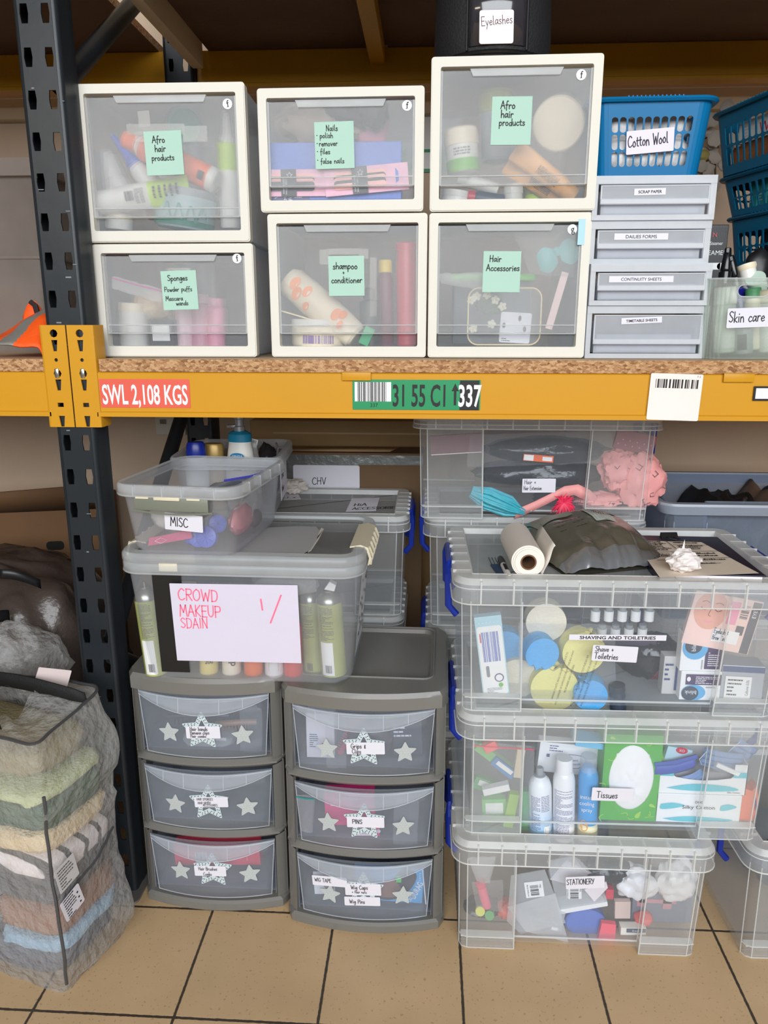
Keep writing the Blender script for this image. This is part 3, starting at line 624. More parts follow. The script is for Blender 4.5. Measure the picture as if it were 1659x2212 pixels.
tube_item('squeeze_tube', 'white squeeze tube with lime end lying in the top left drawer', (214, 438, 1.722), (409, 408, 1.722), .0255, .17, .57, PW_, LIME, PW_,
          many(barband(.0262, .33, .43, -32, 12, 14, 3), smallprint(.0258, .44, .54, -40, 30, 9, 4, 'a'), smallprint(.0245, .62, .93, -40, 20, 5, 6, 'a')), I1)
bottle('lotion_bottle', 'white bottle with orange label slanting behind the top left note', 'bottle', (468, 392, 1.745), (268, 300, 1.745), .026, PW_, ORG, .86, .6, I1, (.08, .80, ORG), deco=patch(.0266, .1, .17, -25, 15))
bottle('lotion_bottle', 'plain white bottle at the left side of the top left drawer', 'bottle', (262, 425, 1.80), (222, 338, 1.80), .031, PW_, PW_, .42, .86, I1, capr=.029)
bottle('nozzle_bottle', 'white bottle with pointed blue nozzle cap in the top left drawer', 'bottle', (345, 425, 1.765), (243, 292, 1.745), .019, PW_, BLUE, .52, .8, I1, tip=.005)
item('jar', 'jar with dark teal lid facing the front of the top left drawer', 'jar', (398, 270, 1.83), (398, 272, 1.775), [('lid', prof((.034, .55), (.036, .6), (.036, .97), (.034, 1), n=32), TEAL), ('jar_body', prof((.033, -.6), (.033, .55), n=32), GREY)], I1)
bottle('spray_bottle', 'tall white and green spray bottle in the right corner of the top left drawer', 'bottle', (500, 494, 1.79), (488, 245, 1.79), .023, PW_, PW_, .72, .5, I1, (.50, .74, LIME), tip=.007)
item('tub', 'pale blue clear tub with curly green lettering at the bottom of the top left drawer', 'tub', (398, 496, 1.775), (404, 412, 1.775), [('tub_body', prof((.058, 0), (.064, .1), (.066, .8), n=32), pc('pale_blue_tub', 168, 190, 194, .4)), ('lid', prof((.066, .8), (.066, 1), n=32), GREY),
     ('print', lambda mb, L: [ribbon(mb, _smooth([(-.045 + .09 * k / 12, .03 + .018 * math.sin(k * 1.9)) for k in range(13)]), .003, -.0665, 0), mb.lathe([(.0645, .06 * L), (.0655, .2 * L)], 32, cap=False)], pc('green_script', 40, 130, 110, .5))], I1)
item('jar', 'small white jar at the bottom left of the top left drawer', 'jar', (258, 497, 1.76), (258, 462, 1.76), [('jar_body', prof((.028, 0), (.03, .1), (.03, .6)), PW_), ('lid', prof((.031, .6), (.031, .95), (.029, 1)), CREAM)], I1)
bottle('oil_bottle', 'amber bottle half hidden behind the lower left corner of the top left note', 'bottle', (345, 470, 1.80), (310, 355, 1.80), .026, BRN, BLK, .8, .5, I1)
I2 = 'things in the bottom left drawer unit'
def zipbag(name, label, pts, Y, m, seed, group=None, lift=.012, zipm=None, extra=None, amp=.006):
    """slack clear bag: quad given by four pixel corners (tl,tr,br,bl), gently crumpled, closed front and back"""
    P = [at(px, py, Y) for px, py in pts]; o = (P[0] + P[1] + P[2] + P[3]) / 4
    def surf(sg):
        def fn(u, v):
            p = (P[0] * (1 - u) + P[1] * u) * (1 - v) + (P[3] * (1 - u) + P[2] * u) * v - o
            e = math.sin(math.pi * u) * math.sin(math.pi * v)
            k = nz3(p, 22, seed); w = nz3(p, 60, seed + 3)
            return p + Vector((0, 1, 0)) * (sg * lift * e ** .5 + (amp * k + amp * .4 * w) * (.4 + e)) + Vector((k, 0, w)) * amp * .5
        return fn
    mb = MB(); mb.grid(surf(-1), 18, 14, 0); mb.grid(surf(1), 18, 14, 0)
    if zipm is None: r = mb.build(name, m, loc=o, ang=60); tag(r, label, 'bag', group); return r
    r = thing(name, label, 'bag', o, group=group); mb.build('bag_film', m, r, ang=60)
    z = MB(); z.tube([(P[0] - o) * .98 + Vector((0, -.004, -.004)), (P[0] - o) * .5 + (P[1] - o) * .5 + Vector((0, -.006, -.005)), (P[1] - o) * .98 + Vector((0, -.004, -.004))], .0016, 6); z.build('zip_strip', zipm, r)
    return r
FILM = clear('crinkled_film', .10, body=(.9, .92, .94), rough=.12, bump=.5, bscale=26, edge=.22)
FILMW = clear('milky_film', .34, body=(.92, .92, .92), rough=.2, bump=.5, bscale=24, edge=.2)
MAG = pc('magenta_zip', 200, 60, 150, .4)
zipbag('zip_bag', 'folded zip bag with thin magenta line slanting in the bottom left drawer', [(243, 596), (352, 625), (350, 655), (240, 622)], 1.705, FILMW, 4, I2, .004, MAG)
zipbag('crumpled_bag', 'crinkled clear bag behind the top of the Sponges note', [(372, 560), (462, 572), (470, 660), (380, 650)], 1.73, FILM, 9, I2, .02)
item('powder_tub', 'tall cream tub at the left of the bottom left drawer', 'tub', (292, 748, 1.78), (290, 655, 1.78), [('tub_body', prof((.032, 0), (.034, .06), (.034, .8)), PW_), ('lid', prof((.035, .8), (.035, 1)), CREAM)], I2)
mb = MB(); blob(mb, .045, .035, .032, 3, .15); tag(mb.build('sponge', pc('beige_sponge', 226, 200, 168, .8, bump=.4, bscale=90), loc=at(335, 690, 1.80)), 'beige sponge lying above the black box in the bottom left drawer', 'sponge', I2)
def boxthing(name, label, cat, px, py, Y, w, d, h, mats, rz=0, ry=0, rx=0, group=None, draw=None, bev=.0015, lid=None, z=None):
    """carton: base centre of its front face at the pixel; front face towards -Y carries draw"""
    p = at(px, py, Y) if z is None else Vector((at(px, py, Y).x, Y, z))
    mb = MB(); mb.m = 0; mb.box(-w / 2, w / 2, 0, d, 0, h, 0, bev=bev)
    o = mb.build(name, mats if isinstance(mats, (list, tuple)) else [mats], None, smooth=False)
    if draw:
        t = thing(name, label, cat, p, (R(rx), R(ry), R(rz)), group); o.name = 'carton'; o.parent = t
        q = MB(); draw(q); q.build('front_print', mats, t, smooth=False, solid=-1); return t
    o.location = p; o.rotation_euler = (R(rx), R(ry), R(rz)); return tag(o, label, cat, group)
boxthing('compact_case', 'black case with a white label standing in the bottom left drawer', 'case', 350, 748, 1.745, .055, .03, .058, [BLK, WHT], group=I2, draw=lambda mb: rect(mb, -.02, .02, .012, .048, m=1))
for i, (px, c, lb) in enumerate(((400, pc('pale_pink_plastic', 232, 196, 208, .45), 'pale pink bottle beside the black case in the bottom left drawer'), (436, pc('rose_plastic', 214, 150, 172, .45), 'rose bottle second from the right in the bottom left drawer'), (468, PINK, 'bright pink bottle furthest right in the bottom left drawer'))):
    bottle('sponge_bottle', lb, 'bottle', (px, 749, 1.79), (px - 2, 628 + 8 * i, 1.79), .021, c, c, .84, .7, I2)
I3 = 'things in the top middle drawer unit'
NBL = pc('blue_carton', 38, 96, 196, .35); NDK = pc('navy_carton_panel', 34, 46, 124, .4)
def dblue(mb):
    rect(mb, -.137, -.052, .0, .034, m=1); printed(mb, 'SMOOTH', -.103, .016, .007, y=-.0014, m=2, ang=90); printed(mb, 'FOOT', -.092, .014, .008, y=-.0014, m=2, ang=90)
    ribbon(mb, _smooth([(-.125, .004), (-.112, .012), (-.124, .016), (-.112, .022), (-.124, .028)]), .0012, -.0014, 2); lines(mb, -.085, -.06, .003, .03, 5, y=-.0014, m=2)
    for k in range(7): rect(mb, -.03 + k * .025, -.0297 + k * .025, 0, .034, m=1)
boxthing('foot_care_carton', 'long blue carton standing behind the nail file packs', 'carton', 722, 432, 1.702, .282, .03, .112, [NBL, NDK, WHT], group=I3, draw=dblue)
PKP = pc('pink_mottled_card', 244, 178, 200, .45, var=.22, vscale=60); PCH = pc('peach_file', 248, 184, 176, .5); STAR = pc('star_print', 236, 236, 236, .5)
def star(mb, cx, cz, ro, ri, y, m, rot=90, n=5, round_=0):
    mb.add([((cx + (ro if k % 2 == 0 else ri) * math.cos(R(rot + k * 180 / n))), y, cz + (ro if k % 2 == 0 else ri) * math.sin(R(rot + k * 180 / n))) for k in range(2 * n)], [tuple(range(2 * n))], m)
def dfile(flip):
    def fn(mb):
        for k, (c, dz) in enumerate(((1, .016), (2, .010), (1, .006), (2, 0), (1 if flip else 2, -.006))):
            q = rrect(.108, .012, .006, 4, 0 if flip else .0, dz - .004); mb.add([(a, -.0010 - .0003 * k, b) for a, b in q], [tuple(range(len(q)))], c)
        rect(mb, -.016, .016, -.026, .026, -.0030, 2); star(mb, .002, .014, .007, .0035, -.0034, 3); star(mb, .002, .014, .0055, .0025, -.0036, 2)
        printed(mb, '5 LONG LASTING', -.005, -.006, .0032, y=-.0034, m=3, ang=-90); printed(mb, 'EMERY BOARDS', -.0105, -.006, .0032, y=-.0034, m=3, ang=-90)
        if flip: mb.add([(a, -.0014, b) for a, b in ((.074, -.012), (.080, -.008), (.080, .010), (.074, .018))], [(0, 1, 2, 3)], 4)
    return fn
for lb, p, a, fl in (('pink pack of nail files lying flat, black band, at the left', (653, 395), 0, False), ('pink pack of nail files tilted up at the right, with a hanging slot', (790, 388), -4.5, True)):
    t = thing('nail_file_pack', lb, 'pack', at(*p, 1.694 if not fl else 1.6895), (0, R(a), 0), I3)
    mb = MB(); mb.box(-.075 if not fl else -.085, .075 if not fl else .088, 0, .0015, -.026, .026); mb.build('backing_card', PKP, t, smooth=False)
    mb = MB(); dfile(fl)(mb); mb.build('file_stack', [PKP, PCH, BLK, STAR, NBL], t, smooth=False, solid=-1, loc=(-.028, 0, 0) if not fl else (-.012, 0, 0))
mb = MB(); blob(mb, .10, .05, .05, 12, .2, crease=.3); tag(mb.build('polish_pouch', pc('beige_pouch', 196, 176, 160, .5, var=.3, vscale=20), loc=at(700, 320, 1.80)), 'beige pouch at the back of the top middle drawer', 'pouch', I3)
mb = MB(); blob(mb, .06, .03, .028, 14, .22, crease=.3); tag(mb.build('black_bow', BLK, loc=at(735, 272, 1.77), rot=(0, .3, 0)), 'black crumpled pouch above the Nails note', 'pouch', I3)
mb = MB(); blob(mb, .034, .03, .036, 15, .2); tag(mb.build('black_pouch', BLK, loc=at(808, 280, 1.76)), 'round black pouch at the right of the top middle drawer', 'pouch', I3)
mb = MB(); blob(mb, .04, .03, .045, 16, .2); tag(mb.build('pink_pouch', PINK, loc=at(800, 330, 1.81)), 'pink pouch low at the right back of the top middle drawer', 'pouch', I3)
I4 = 'things in the bottom middle drawer unit'
FLW = pc('orange_flower_print', 244, 150, 90, .5); 
def flowers(r):
    def fn(mb, L):
        for k, (a, z, q) in enumerate(((-20, .78, .05), (10, .70, .045), (-35, .62, .035), (15, .3, .05), (30, .24, .04), (-5, .2, .03), (5, .86, .05))):
            mb.add([(r * math.sin(R(a + q * 500 * math.cos(R(30 * i)))), -r * math.cos(R(a + q * 500 * math.cos(R(30 * i)))), (z + q * math.sin(R(30 * i))) * L) for i in range(12)], [tuple(range(12))])
    return fn
item('shampoo_bottle', 'big cream bottle with orange flower print slanting across the drawer', 'bottle', (770, 728, 1.725), (622, 602, 1.745), [('bottle_body', lambda mb, L: mb.lathe(fit([(.024, 0), (.030, .03), (.033, .2), (.036, .6), (.034, .93), (.026, 1)], L), 28), CREAM), ('print', flowers(.0368), FLW)], I4)
item('cream_tub', 'wide cream tub with purple bar print at the bottom of the shampoo drawer', 'tub', (690, 748, 1.755), (690, 690, 1.755), [('tub_body', prof((.058, 0), (.062, .1), (.062, .75), n=32), CREAM), ('lid', prof((.063, .75), (.063, 1), n=32), PW_), ('print', barband(.0625, .12, .42, -35, 30, 22, 5, 'a'), pc('purple_print', 120, 90, 160, .5))], I4)
mb = MB(); mb.box(-.038, .038, 0, .001, -.002, .0); mb.box(-.038, .038, 0, .03, -.003, -.002); tag(mb.build('folded_paper', pc('yellowish_paper', 226, 206, 160, .7), loc=at(642, 680, 1.70), rot=(0, R(16), 0), smooth=False), 'edge of a folded yellowish paper at the left of the shampoo drawer', 'paper', I4)
bottle('shampoo_bottle', 'tall crimson bottle at the right side of the shampoo drawer', 'bottle', (880, 748, 1.76), (878, 524, 1.76), .0235, REDP, REDP, .93, .9, I4)
bottle('shampoo_bottle', 'dark maroon bottle with yellow cap in the shampoo drawer', 'bottle', (834, 748, 1.77), (832, 562, 1.77), .018, MAR, YELP, .86, .7, I4)
bottle('shampoo_bottle', 'black bottle right behind the lower corner of the shampoo note', 'bottle', (800, 748, 1.745), (798, 622, 1.745), .024, BLK, BLK, .82, .5, I4)
mb = MB(); mb.box(-.011, .011, 0, .002, -.02, .02, bev=.0008); tag(mb.build('green_tag', pc('green_card', 40, 170, 110, .5), loc=at(792, 726, 1.712), rot=(0, R(25), 0)), 'small green tag at the bottom of the shampoo drawer', 'tag', I4)
I5 = 'things in the tallest drawer unit'
item('jar', 'white jar with green and white label at the left of the tallest drawer', 'jar', (1002, 375, 1.745), (994, 280, 1.745), [('jar_body', prof((.031, 0), (.034, .06), (.034, .62)), PW_), ('lid', prof((.036, .62), (.036, .96), (.033, 1)), CREAM), ('wrap_label', lambda mb, L: mb.lathe([(.0346, .02 * L), (.0346, .3 * L)], 24, cap=False), GRN2), ('print', smallprint(.0348, .36, .55, -30, 30, 3, 9, 'a'), pc('grey_print', 90, 90, 90, .5))], I5)
item('jar', 'grey jar with olive lid behind the top of the tallest drawer note', 'jar', (1072, 350, 1.82), (1072, 200, 1.82), [('jar_body', prof((.03, 0), (.034, .04), (.034, .7)), GREY), ('lid', prof((.037, .7), (.037, 1)), OLIVE)], I5)
item('tub', 'big tub lying on its side, round cream lid facing the front', 'tub', (1207, 262, 1.85), (1206, 268, 1.745), [('tub_body', prof((.046, 0), (.049, .1), (.049, .8), n=40), PW_), ('lid', prof((.053, .8), (.053, .97), (.050, 1), n=40), CREAM)], I5)
for lb, a, b in (('peach squeeze tube slanting above its twin in the tallest drawer', (1240, 425, 1.74), (1112, 322, 1.725)), ('peach squeeze tube slanting underneath its twin in the tallest drawer', (1225, 440, 1.77), (1095, 352, 1.762))):
    tube_item('squeeze_tube', lb, a, b, .019, .2, .62, PEACH, PEACH, PEACH, many(smallprint(.0196, .3, .62, -30, 25, 7, 5)), I5)
item('jar', 'white round jar lying low at the left of the tallest drawer', 'jar', (985, 447, 1.755), (990, 415, 1.755), [('jar_body', prof((.03, 0), (.033, .1), (.033, .6)), PW_), ('lid', prof((.034, .6), (.034, 1)), PW_)], I5)
bottle('lotion_bottle', 'pale bottle lying above the dark tube in the tallest drawer', 'bottle', (1075, 412, 1.77), (990, 383, 1.77), .013, PW_, PW_, .8, .7, I5)
bottle('lotion_bottle', 'dark blue tube lying at the bottom of the tallest drawer', 'bottle', (1088, 436, 1.735), (1010, 424, 1.735), .014, pc('slate_blue', 50, 70, 92, .4), REDP, .8, .8, I5)
item('jar', 'white jar at the bottom middle of the tallest drawer', 'jar', (1108, 448, 1.76), (1108, 400, 1.76), [('jar_body', prof((.018, 0), (.02, .1), (.02, .6)), PW_), ('lid', prof((.021, .6), (.021, 1)), PW_)], I5)
item('jar', 'lime jar at the bottom of the tallest drawer under the peach tubes', 'jar', (1155, 448, 1.80), (1155, 405, 1.80), [('jar_body', prof((.022, 0), (.024, .1), (.024, .6)), LIME), ('lid', prof((.025, .6), (.025, 1)), OLIVE)], I5)
I6 = 'things in the bottom right drawer unit'
t = thing('lunch_tub', 'grey clear tub with bright green lid at the back of the accessories drawer', 'tub', at(1060, 748, 1.79), group=I6)
mb = MB(); mb.box(-.088, .088, 0, .09, .004, .142, bev=.006); mb.build('tub_body', pc('smoky_tub', 92, 98, 102, .4), t)
mb = MB(); mb.box(-.094, .094, -.005, .096, .142, .158, bev=.005); mb.build('lid', pc('bright_green_lid', 110, 216, 70, .4), t)
zipbag('crumpled_bag', 'slack clear bag with white corner in the accessories drawer beside the green lid', [(948, 590), (1044, 590), (1040, 628), (955, 612)], 1.71, FILMW, 21, I6, .008)
bt = zipbag('bow_bag', 'slack clear bag hanging over the teal bow in the accessories drawer', [(1107, 500), (1240, 478), (1240, 600), (1145, 590)], 1.702, FILM, 22, I6, .012)
def bow(mb):
    for sx in (-1, 1):
        mb.grid(lambda u, v: (sx * (.004 + .04 * v), -.008 * math.sin(math.pi * v) * math.cos(2 * math.pi * u) - .004, .022 * math.sin(2 * math.pi * u) * (.25 + math.sin(math.pi * min(v * .75 + .1, 1)))), 14, 8, wrapu=True)
    blob(mb, .010, .010, .010, 1, .1)
mb = MB(); bow(mb); tag(mb.build('ribbon_bow', pc('teal_ribbon', 96, 190, 190, .35), loc=at(1205, 553, 1.735), rot=(0, R(-20), 0)), 'teal ribbon bow inside the slack bag, accessories drawer', 'bow', I6)
t = thing('clear_pouch', 'square clear pouch with cream piping standing in the accessories drawer', 'pouch', at(1089, 684, 1.706), group=I6)
q = rrect(.155, .118, .022, 5)
mb = MB(); mb.prism(q, -.004, .004, 'y'); mb.build('film', FILM, t); mb = MB(); mb.tube([(a, -.004, b) for a, b in q], .0016, 6, closed=True); mb.build('piping', pc('cream_piping', 226, 204, 160, .5), t)
PET = pc('white_petal', 232, 230, 206, .6); LEAF = pc('dark_leaf', 60, 92, 60, .6)
for i, (px, py) in enumerate(((1030, 640), (1052, 637), (1070, 648), (1085, 662), (1062, 700), (1022, 710), (1018, 648))):
    f = thing('fabric_flower', 'small white fabric flower behind the pouch, accessories drawer', 'flower', at(px, py, 1.716), (0, R(40 * i), 0), 'fabric flowers in the pouch'); mb = MB()
    for k in range(5):
        a = R(72 * k); mb.M = Matrix.Rotation(a, 4, 'Y'); blob(mb, .004, .0018, .005, k, .05, nu=8, nv=6)
    mb.M = Matrix(); mb.build('petals', PET, f); mb = MB(); blob(mb, .002, .0025, .002, 1, .05, nu=8, nv=5); mb.build('centre', YELP, f)
FG = [o for o in S.objects if o.name.startswith('fabric_flower')]
for o in FG: pass
mb = MB(); blob(mb, .028, .006, .018, 2, .4, sc=6); tag(mb.build('leaf_spray', LEAF, loc=at(1058, 676, 1.727)), 'dark green leaves between the white fabric flowers', 'leaves', I6)
def dcard(mb):
    lines(mb, -.028, .0, -.030, -.022, 2, m=1)
    for x, z in ((.008, .02), (-.025, .004), (.02, -.002)): disc(mb, x, z, .0035, m=2, rz=.006)
o = card('backing_card', .066, .064, None, at(1113, 708, 1.7135), (0, R(3), 0), [pc('white_card', 232, 232, 240, .5), INK, pc('dark_earring', 70, 70, 90, .4)], .004, .001, dcard); tag(o, 'white card with three dark stones and fine print, accessories drawer', 'card', I6)
mb = MB(); mb.box(-.0075, .0075, 0, .0015, -.06, .06, bev=.0004); tag(mb.build('pink_strip', pc('pink_paper', 236, 206, 204, .6), loc=at(1203, 650, 1.705), rot=(0, R(14), 0)), 'narrow pink paper strip slanting at the right of the accessories drawer', 'strip', I6)
t = [o for o in S.objects if o.get('label', '').startswith('bottom right white')][0]
mb = MB(); mb.box(-.006, .008, -.0006, 0, -.042, .008); tp = mb.build('blue_tape', pc('pale_blue_tape', 166, 210, 222, .45), t, smooth=False); v = at(1256, 480, 1.674) - t.location; tp.location = (v.x, -.003, v.z - .002)
# ================================================================== REST OF THE SHELF
CLR = clear('clear_drawer_plastic', .26, tint=(.93, .96, 1), body=(.88, .89, .92), rough=.25)
CLR2 = clear('clear_drawer_inner', .40, tint=(.88, .9, .94), body=(.84, .86, .89), rough=.3)
CEDGE = clear('clear_drawer_edge', .62, body=(.92, .94, .97), rough=.3)
def a4(label, xl, xr, z0, z1, Y, text, lw, lh, npx, tilt=0, bold=0., fh=.0062, rz=0):
    w, h, d = xr - xl, z1 - z0, .36
    t = thing('paper_drawer_unit', label, 'drawer unit', ((xl + xr) / 2, Y, z0), (0, 0, R(rz)), 'clear paper drawers stacked beside the white units'); a = w / 2
    mb = MB()
    mb.box(-a, -a + .003, 0, d, 0, h - .004); mb.box(a - .003, a, 0, d, 0, h - .004); mb.box(-a, a, 0, d, h - .004, h - .0008); mb.box(-a + .003, a - .003, 0, d, 0, .003)
    mb.box(-a + .003, a - .003, d - .003, d, .003, h - .004); mb.m = 1
    mb.box(-a, a, -.003, .006, h - .016, h - .0008, 1); mb.box(-a, -a + .010, -.002, .006, .010, h - .016, 1); mb.box(a - .012, a, -.002, .006, .010, h - .016, 1); mb.box(-a, a, -.002, .006, .0, .010, 1)
    mb.build('housing', [CLR, CEDGE], t, smooth=False)
    dr = bpy.data.objects.new('drawer', None); COL.objects.link(dr); dr.parent = t; dr.empty_display_size = .05
    b = a - .014; zt = h - .019; zl = .030
    mb = MB(); mb.box(-b, b, -.006, -.003, zl, zt); mb.box(-b + .004, b - .004, .004, .007, .011, zl); mb.build('front_panel', CLR2, dr, smooth=False)
    mb = MB(); mb.box(-b, b, -.010, -.002, zl - .001, zl + .010, bev=.002); mb.box(-b, -b + .0025, -.007, -.003, zl, zt); mb.box(b - .0025, b, -.007, -.003, zl, zt); mb.box(-b, b, -.007, -.003, zt - .002, zt); mb.build('pull_ledge', CEDGE, dr, smooth=False)
    mb = MB(); mb.box(-b + .004, b - .004, .007, d - .02, .012, .0145); mb.box(-b + .004, -b + .006, .007, d - .02, .0145, zt - .012); mb.box(b - .006, b - .004, .007, d - .02, .0145, zt - .012); mb.build('tray', CLR2, dr, smooth=False)
    p = at(*npx, Y - .006) - t.location
    card('label', lw, lh, dr, Vector((p.x, -.0062, p.z)), (0, R(-tilt), 0), [PAPER, INK], .0006, .0004, lambda mb: printed(mb, text, 0, 0, fh, m=1, bold=bold))
    q = MB(); q.box(-b + .012, b - .012, .016, d - .03, .0148, .0148 + min(.034, h - .055)); tag(q.build('paper_stack', pc('stacked_paper', 196, 190, 198, .7), None, smooth=False, loc=t.location, rot=t.rotation_euler), 'paper lying in the clear drawer labelled ' + text.lower(), 'paper', 'paper in the clear drawers')
    return t
ua, ub = at(1275, 382, 1.68), at(1535, 382, 1.68)
zz = [ZB, 1.4325, 1.5155, 1.5995, 1.684]
a4('tallest and lowest clear paper drawer, labelled TIMETABLE SHEETS', .333, .582, zz[0] + .001, zz[1], 1.675, 'TIMETABLE SHEETS', .083, .0125, (1386, 692), 2.5, .012, .0055)
a4('clear paper drawer labelled CONTINUITY SHEETS, second from the bottom', .3335, .578, zz[1], zz[2], 1.668, 'CONTINUITY SHEETS', .130, .0125, (1385, 603), 0, 0)
a4('clear paper drawer labelled DAILIES FORMS, second from the top', .330, .572, zz[2], zz[3], 1.68, 'DAILIES FORMS', .108, .0125, (1385, 511), 0, 0, .0068)
a4('topmost clear paper drawer, labelled SCRAP PAPER, under the blue basket', .329, .572, zz[3], zz[4], 1.672, 'SCRAP PAPER', .062, .0125, (1404, 414), .8, .012, .0056)
# ---- blue baskets
BLU = pc('bright_blue_basket', 6, 108, 160, .38, var=.04, spec=.2)
BLUD = pc('deep_blue_basket', 8, 92, 126, .4, var=.05, spec=.25)
def wallgrid(mb, P, cols, rows, top, bot, side, rr=.5, n=4):
    """pierced wall: P(u,v)->point, u along 0..1, v up 0..1; rounded slots in a cols x rows layout"""
    du, dv = (1 - 2 * side) / cols, (1 - top - bot) / rows
    def quad(u0, u1, v0, v1): mb.add([P(u0, v0), P(u1, v0), P(u1, v1), P(u0, v1)], [(0, 1, 2, 3)])
    for k in range(cols):
        u0 = side + du * k; quad(u0, u0 + du, 0, bot); quad(u0, u0 + du, 1 - top, 1)
    for a, b in ((0, side), (1 - side, 1)):
        for j in range(4): quad(a, b, j / 4, (j + 1) / 4)
    for r in range(rows):
        for k in range(cols):
            cu, cv = side + du * (k + .5), bot + dv * (r + .5); hw, hh = du * .39, dv * .45; o, c = [], []
            q = rrect(2 * hw, 2 * hh, hw * .98 if True else 0, n)
            # corner radius is set in u units; stretch so the slot ends look round
            for i, (x, y) in enumerate(q): o.append((cu + x, cv + y))
            for x, y in o:
                dx, dy = x - cu, y - cv; s = min(du / 2 / abs(dx) if abs(dx) > 1e-9 else 9e9, dv / 2 / abs(dy) if abs(dy) > 1e-9 else 9e9); c.append((cu + dx * s, cv + dy * s))
            m = len(o); vs = [P(*p) for p in c] + [P(*p) for p in o]
            mb.add(vs, [(i, (i + 1) % m, m + (i + 1) % m, m + i) for i in range(m)])
            for cx, cy in ((1, 1), (-1, 1), (-1, -1), (1, -1)):   # fill cell corners
                for i in range(m):
                    a, b = c[i], c[(i + 1) % m]
                    ex, ey = cu + cx * du / 2, cv + cy * dv / 2
                    if abs(a[0] - ex) < du * .51 and abs(b[0] - ex) < du * .51 and abs(a[1] - ey) < dv * .51 and abs(b[1] - ey) < dv * .51:
                        on = lambda p, q: (abs(abs(p[0] - cu) - du / 2) < 1e-7, abs(abs(p[1] - cv) - dv / 2) < 1e-7)
                        if on(a, 0)[0] != on(b, 0)[0] and (a[0] - cu) * cx > 0 and (b[1] - cv) * cy > 0 and (a[1] - cv) * cy > 0 and (b[0] - cu) * cx > 0:
                            mb.add([P(*a), P(ex, ey), P(*b)], [(0, 1, 2)])
def basket(label, M, w, d, h, m, cols, rows, group=None, taper=.86, dcols=None, notch=True):
    t = thing('basket', label, 'basket', group=group); t.matrix_world = M
    hw, hd = w / 2, d / 2; mb = MB(); rc = .03
    def S_(v): return taper + (1 - taper) * v
    def wf(sgn): return lambda u, v: (sgn * (-hw + rc + (w - 2 * rc) * u) * S_(v), -sgn * hd * S_(v), h * v)
    def wsd(sgn): return lambda u, v: (sgn * hw * S_(v), sgn * (-hd + rc + (d - 2 * rc) * u) * S_(v), h * v)
    dcols = dcols or max(4, int(cols * d / w))
    for s in (1, -1): wallgrid(mb, wf(s), cols, rows, .20, .13, .03); wallgrid(mb, wsd(s), dcols, rows, .20, .13, .03)
    for cx, cy, a0 in ((1, 1, 0), (-1, 1, 90), (-1, -1, 180), (1, -1, 270)):
        mb.grid(lambda u, v: ((cx * (hw - rc) + rc * math.cos(R(a0 + 90 * u))) * S_(v), (cy * (hd - rc) + rc * math.sin(R(a0 + 90 * u))) * S_(v), h * v), 7, 2)
    fl = rrect(w * taper, d * taper, rc * taper, 5); mb.add([(x, y, .001) for x, y in fl], [tuple(range(len(fl)))])
    b = mb.build('basket_wall', m, t, smooth=False, solid=.0022)
    mb = MB(); n = 6; P = rrect(w, d, rc, n); N = len(P)
    def rim(u, v):
        i = int(round(u * N)) % N; x, y = P[i]; l = math.hypot(x, y); k = [(0, -.004), (.010, -.004), (.014, .0), (.012, .004), (0, .004), (-.002, 0), (0, -.004)][int(round(v * 6))]
        r2 = rrect(w + 2 * k[0], d + 2 * k[0], rc + k[0], n)[i]; return (r2[0], r2[1], h + k[1])
    mb.grid(rim, N, 7, wrapu=True)
    for k in range(14):
        x = -w * .22 + w * .44 * k / 13; mb.box(x - .0012, x + .0012, -hd - .013, -hd - .004, h + .003, h + .0058)
    mb.build('rim', m, t, ang=40); return t
bw = basket('bright blue slotted basket labelled Cotton Wool, standing on the clear drawers', T(.4435, 1.79, 1.6855, rz=-1.5), .238, .20, .140, BLU, 10, 3, taper=.87)
card('label', .093, .043, bw, (-.0015, -.0985, .068), (R(7), R(-4), 0), [pc('lilac_white_label', 226, 220, 236, .5), INK], .002, .0008, lambda mb: hand(mb, 'Cotton Wool', -.043, -.008, .020, w=.09, sx=.66, tilt=2, y=-.0016))
bp = [o for o in bw.children if o.name.startswith('label')][0]; bp.location = (-.0015, -.0975, .0655)
CW = pc('cotton_bag_white', 226, 222, 220, .6, bump=.3, bscale=50, var=.06)
for i, (x, y, z, rx, ry, rz_) in enumerate(((-.055, -.055, .008, .040, .026, .034), (.0, -.058, .008, .034, .024, .034), (.055, -.055, .008, .036, .026, .034), (-.06, -.045, .07, .038, .03, .024), (.055, -.045, .07, .036, .03, .026), (.0, -.03, .073, .04, .03, .03))):
    mb = MB(); blob(mb, rx, ry, rz_, 30 + i, .10, crease=.14); o = mb.build('cotton_pack', CW, loc=bw.matrix_world @ Vector((x, y, z)) if False else Vector((.4435 + x, 1.79 + y, 1.689 + z)))
    tag(o, 'white cotton wool pack inside the bright blue basket', 'pack', 'cotton wool packs')
# stack of deep blue baskets at the right edge, turned so the long side runs back
far = at(1556, 300, 2.12); ang = -76.2
def stackbasket(label, x, y, z, dz, lean=0): return basket(label, T(x, y, z, rz=ang - 0, ry=0), .40, .27, dz, BLUD, 13, 3 if dz > .15 else 2, 'deep blue baskets stacked by the right edge', .88)
ux = Vector((math.cos(R(ang)), math.sin(R(ang)), 0)); vx = Vector((-ux.y, ux.x, 0))
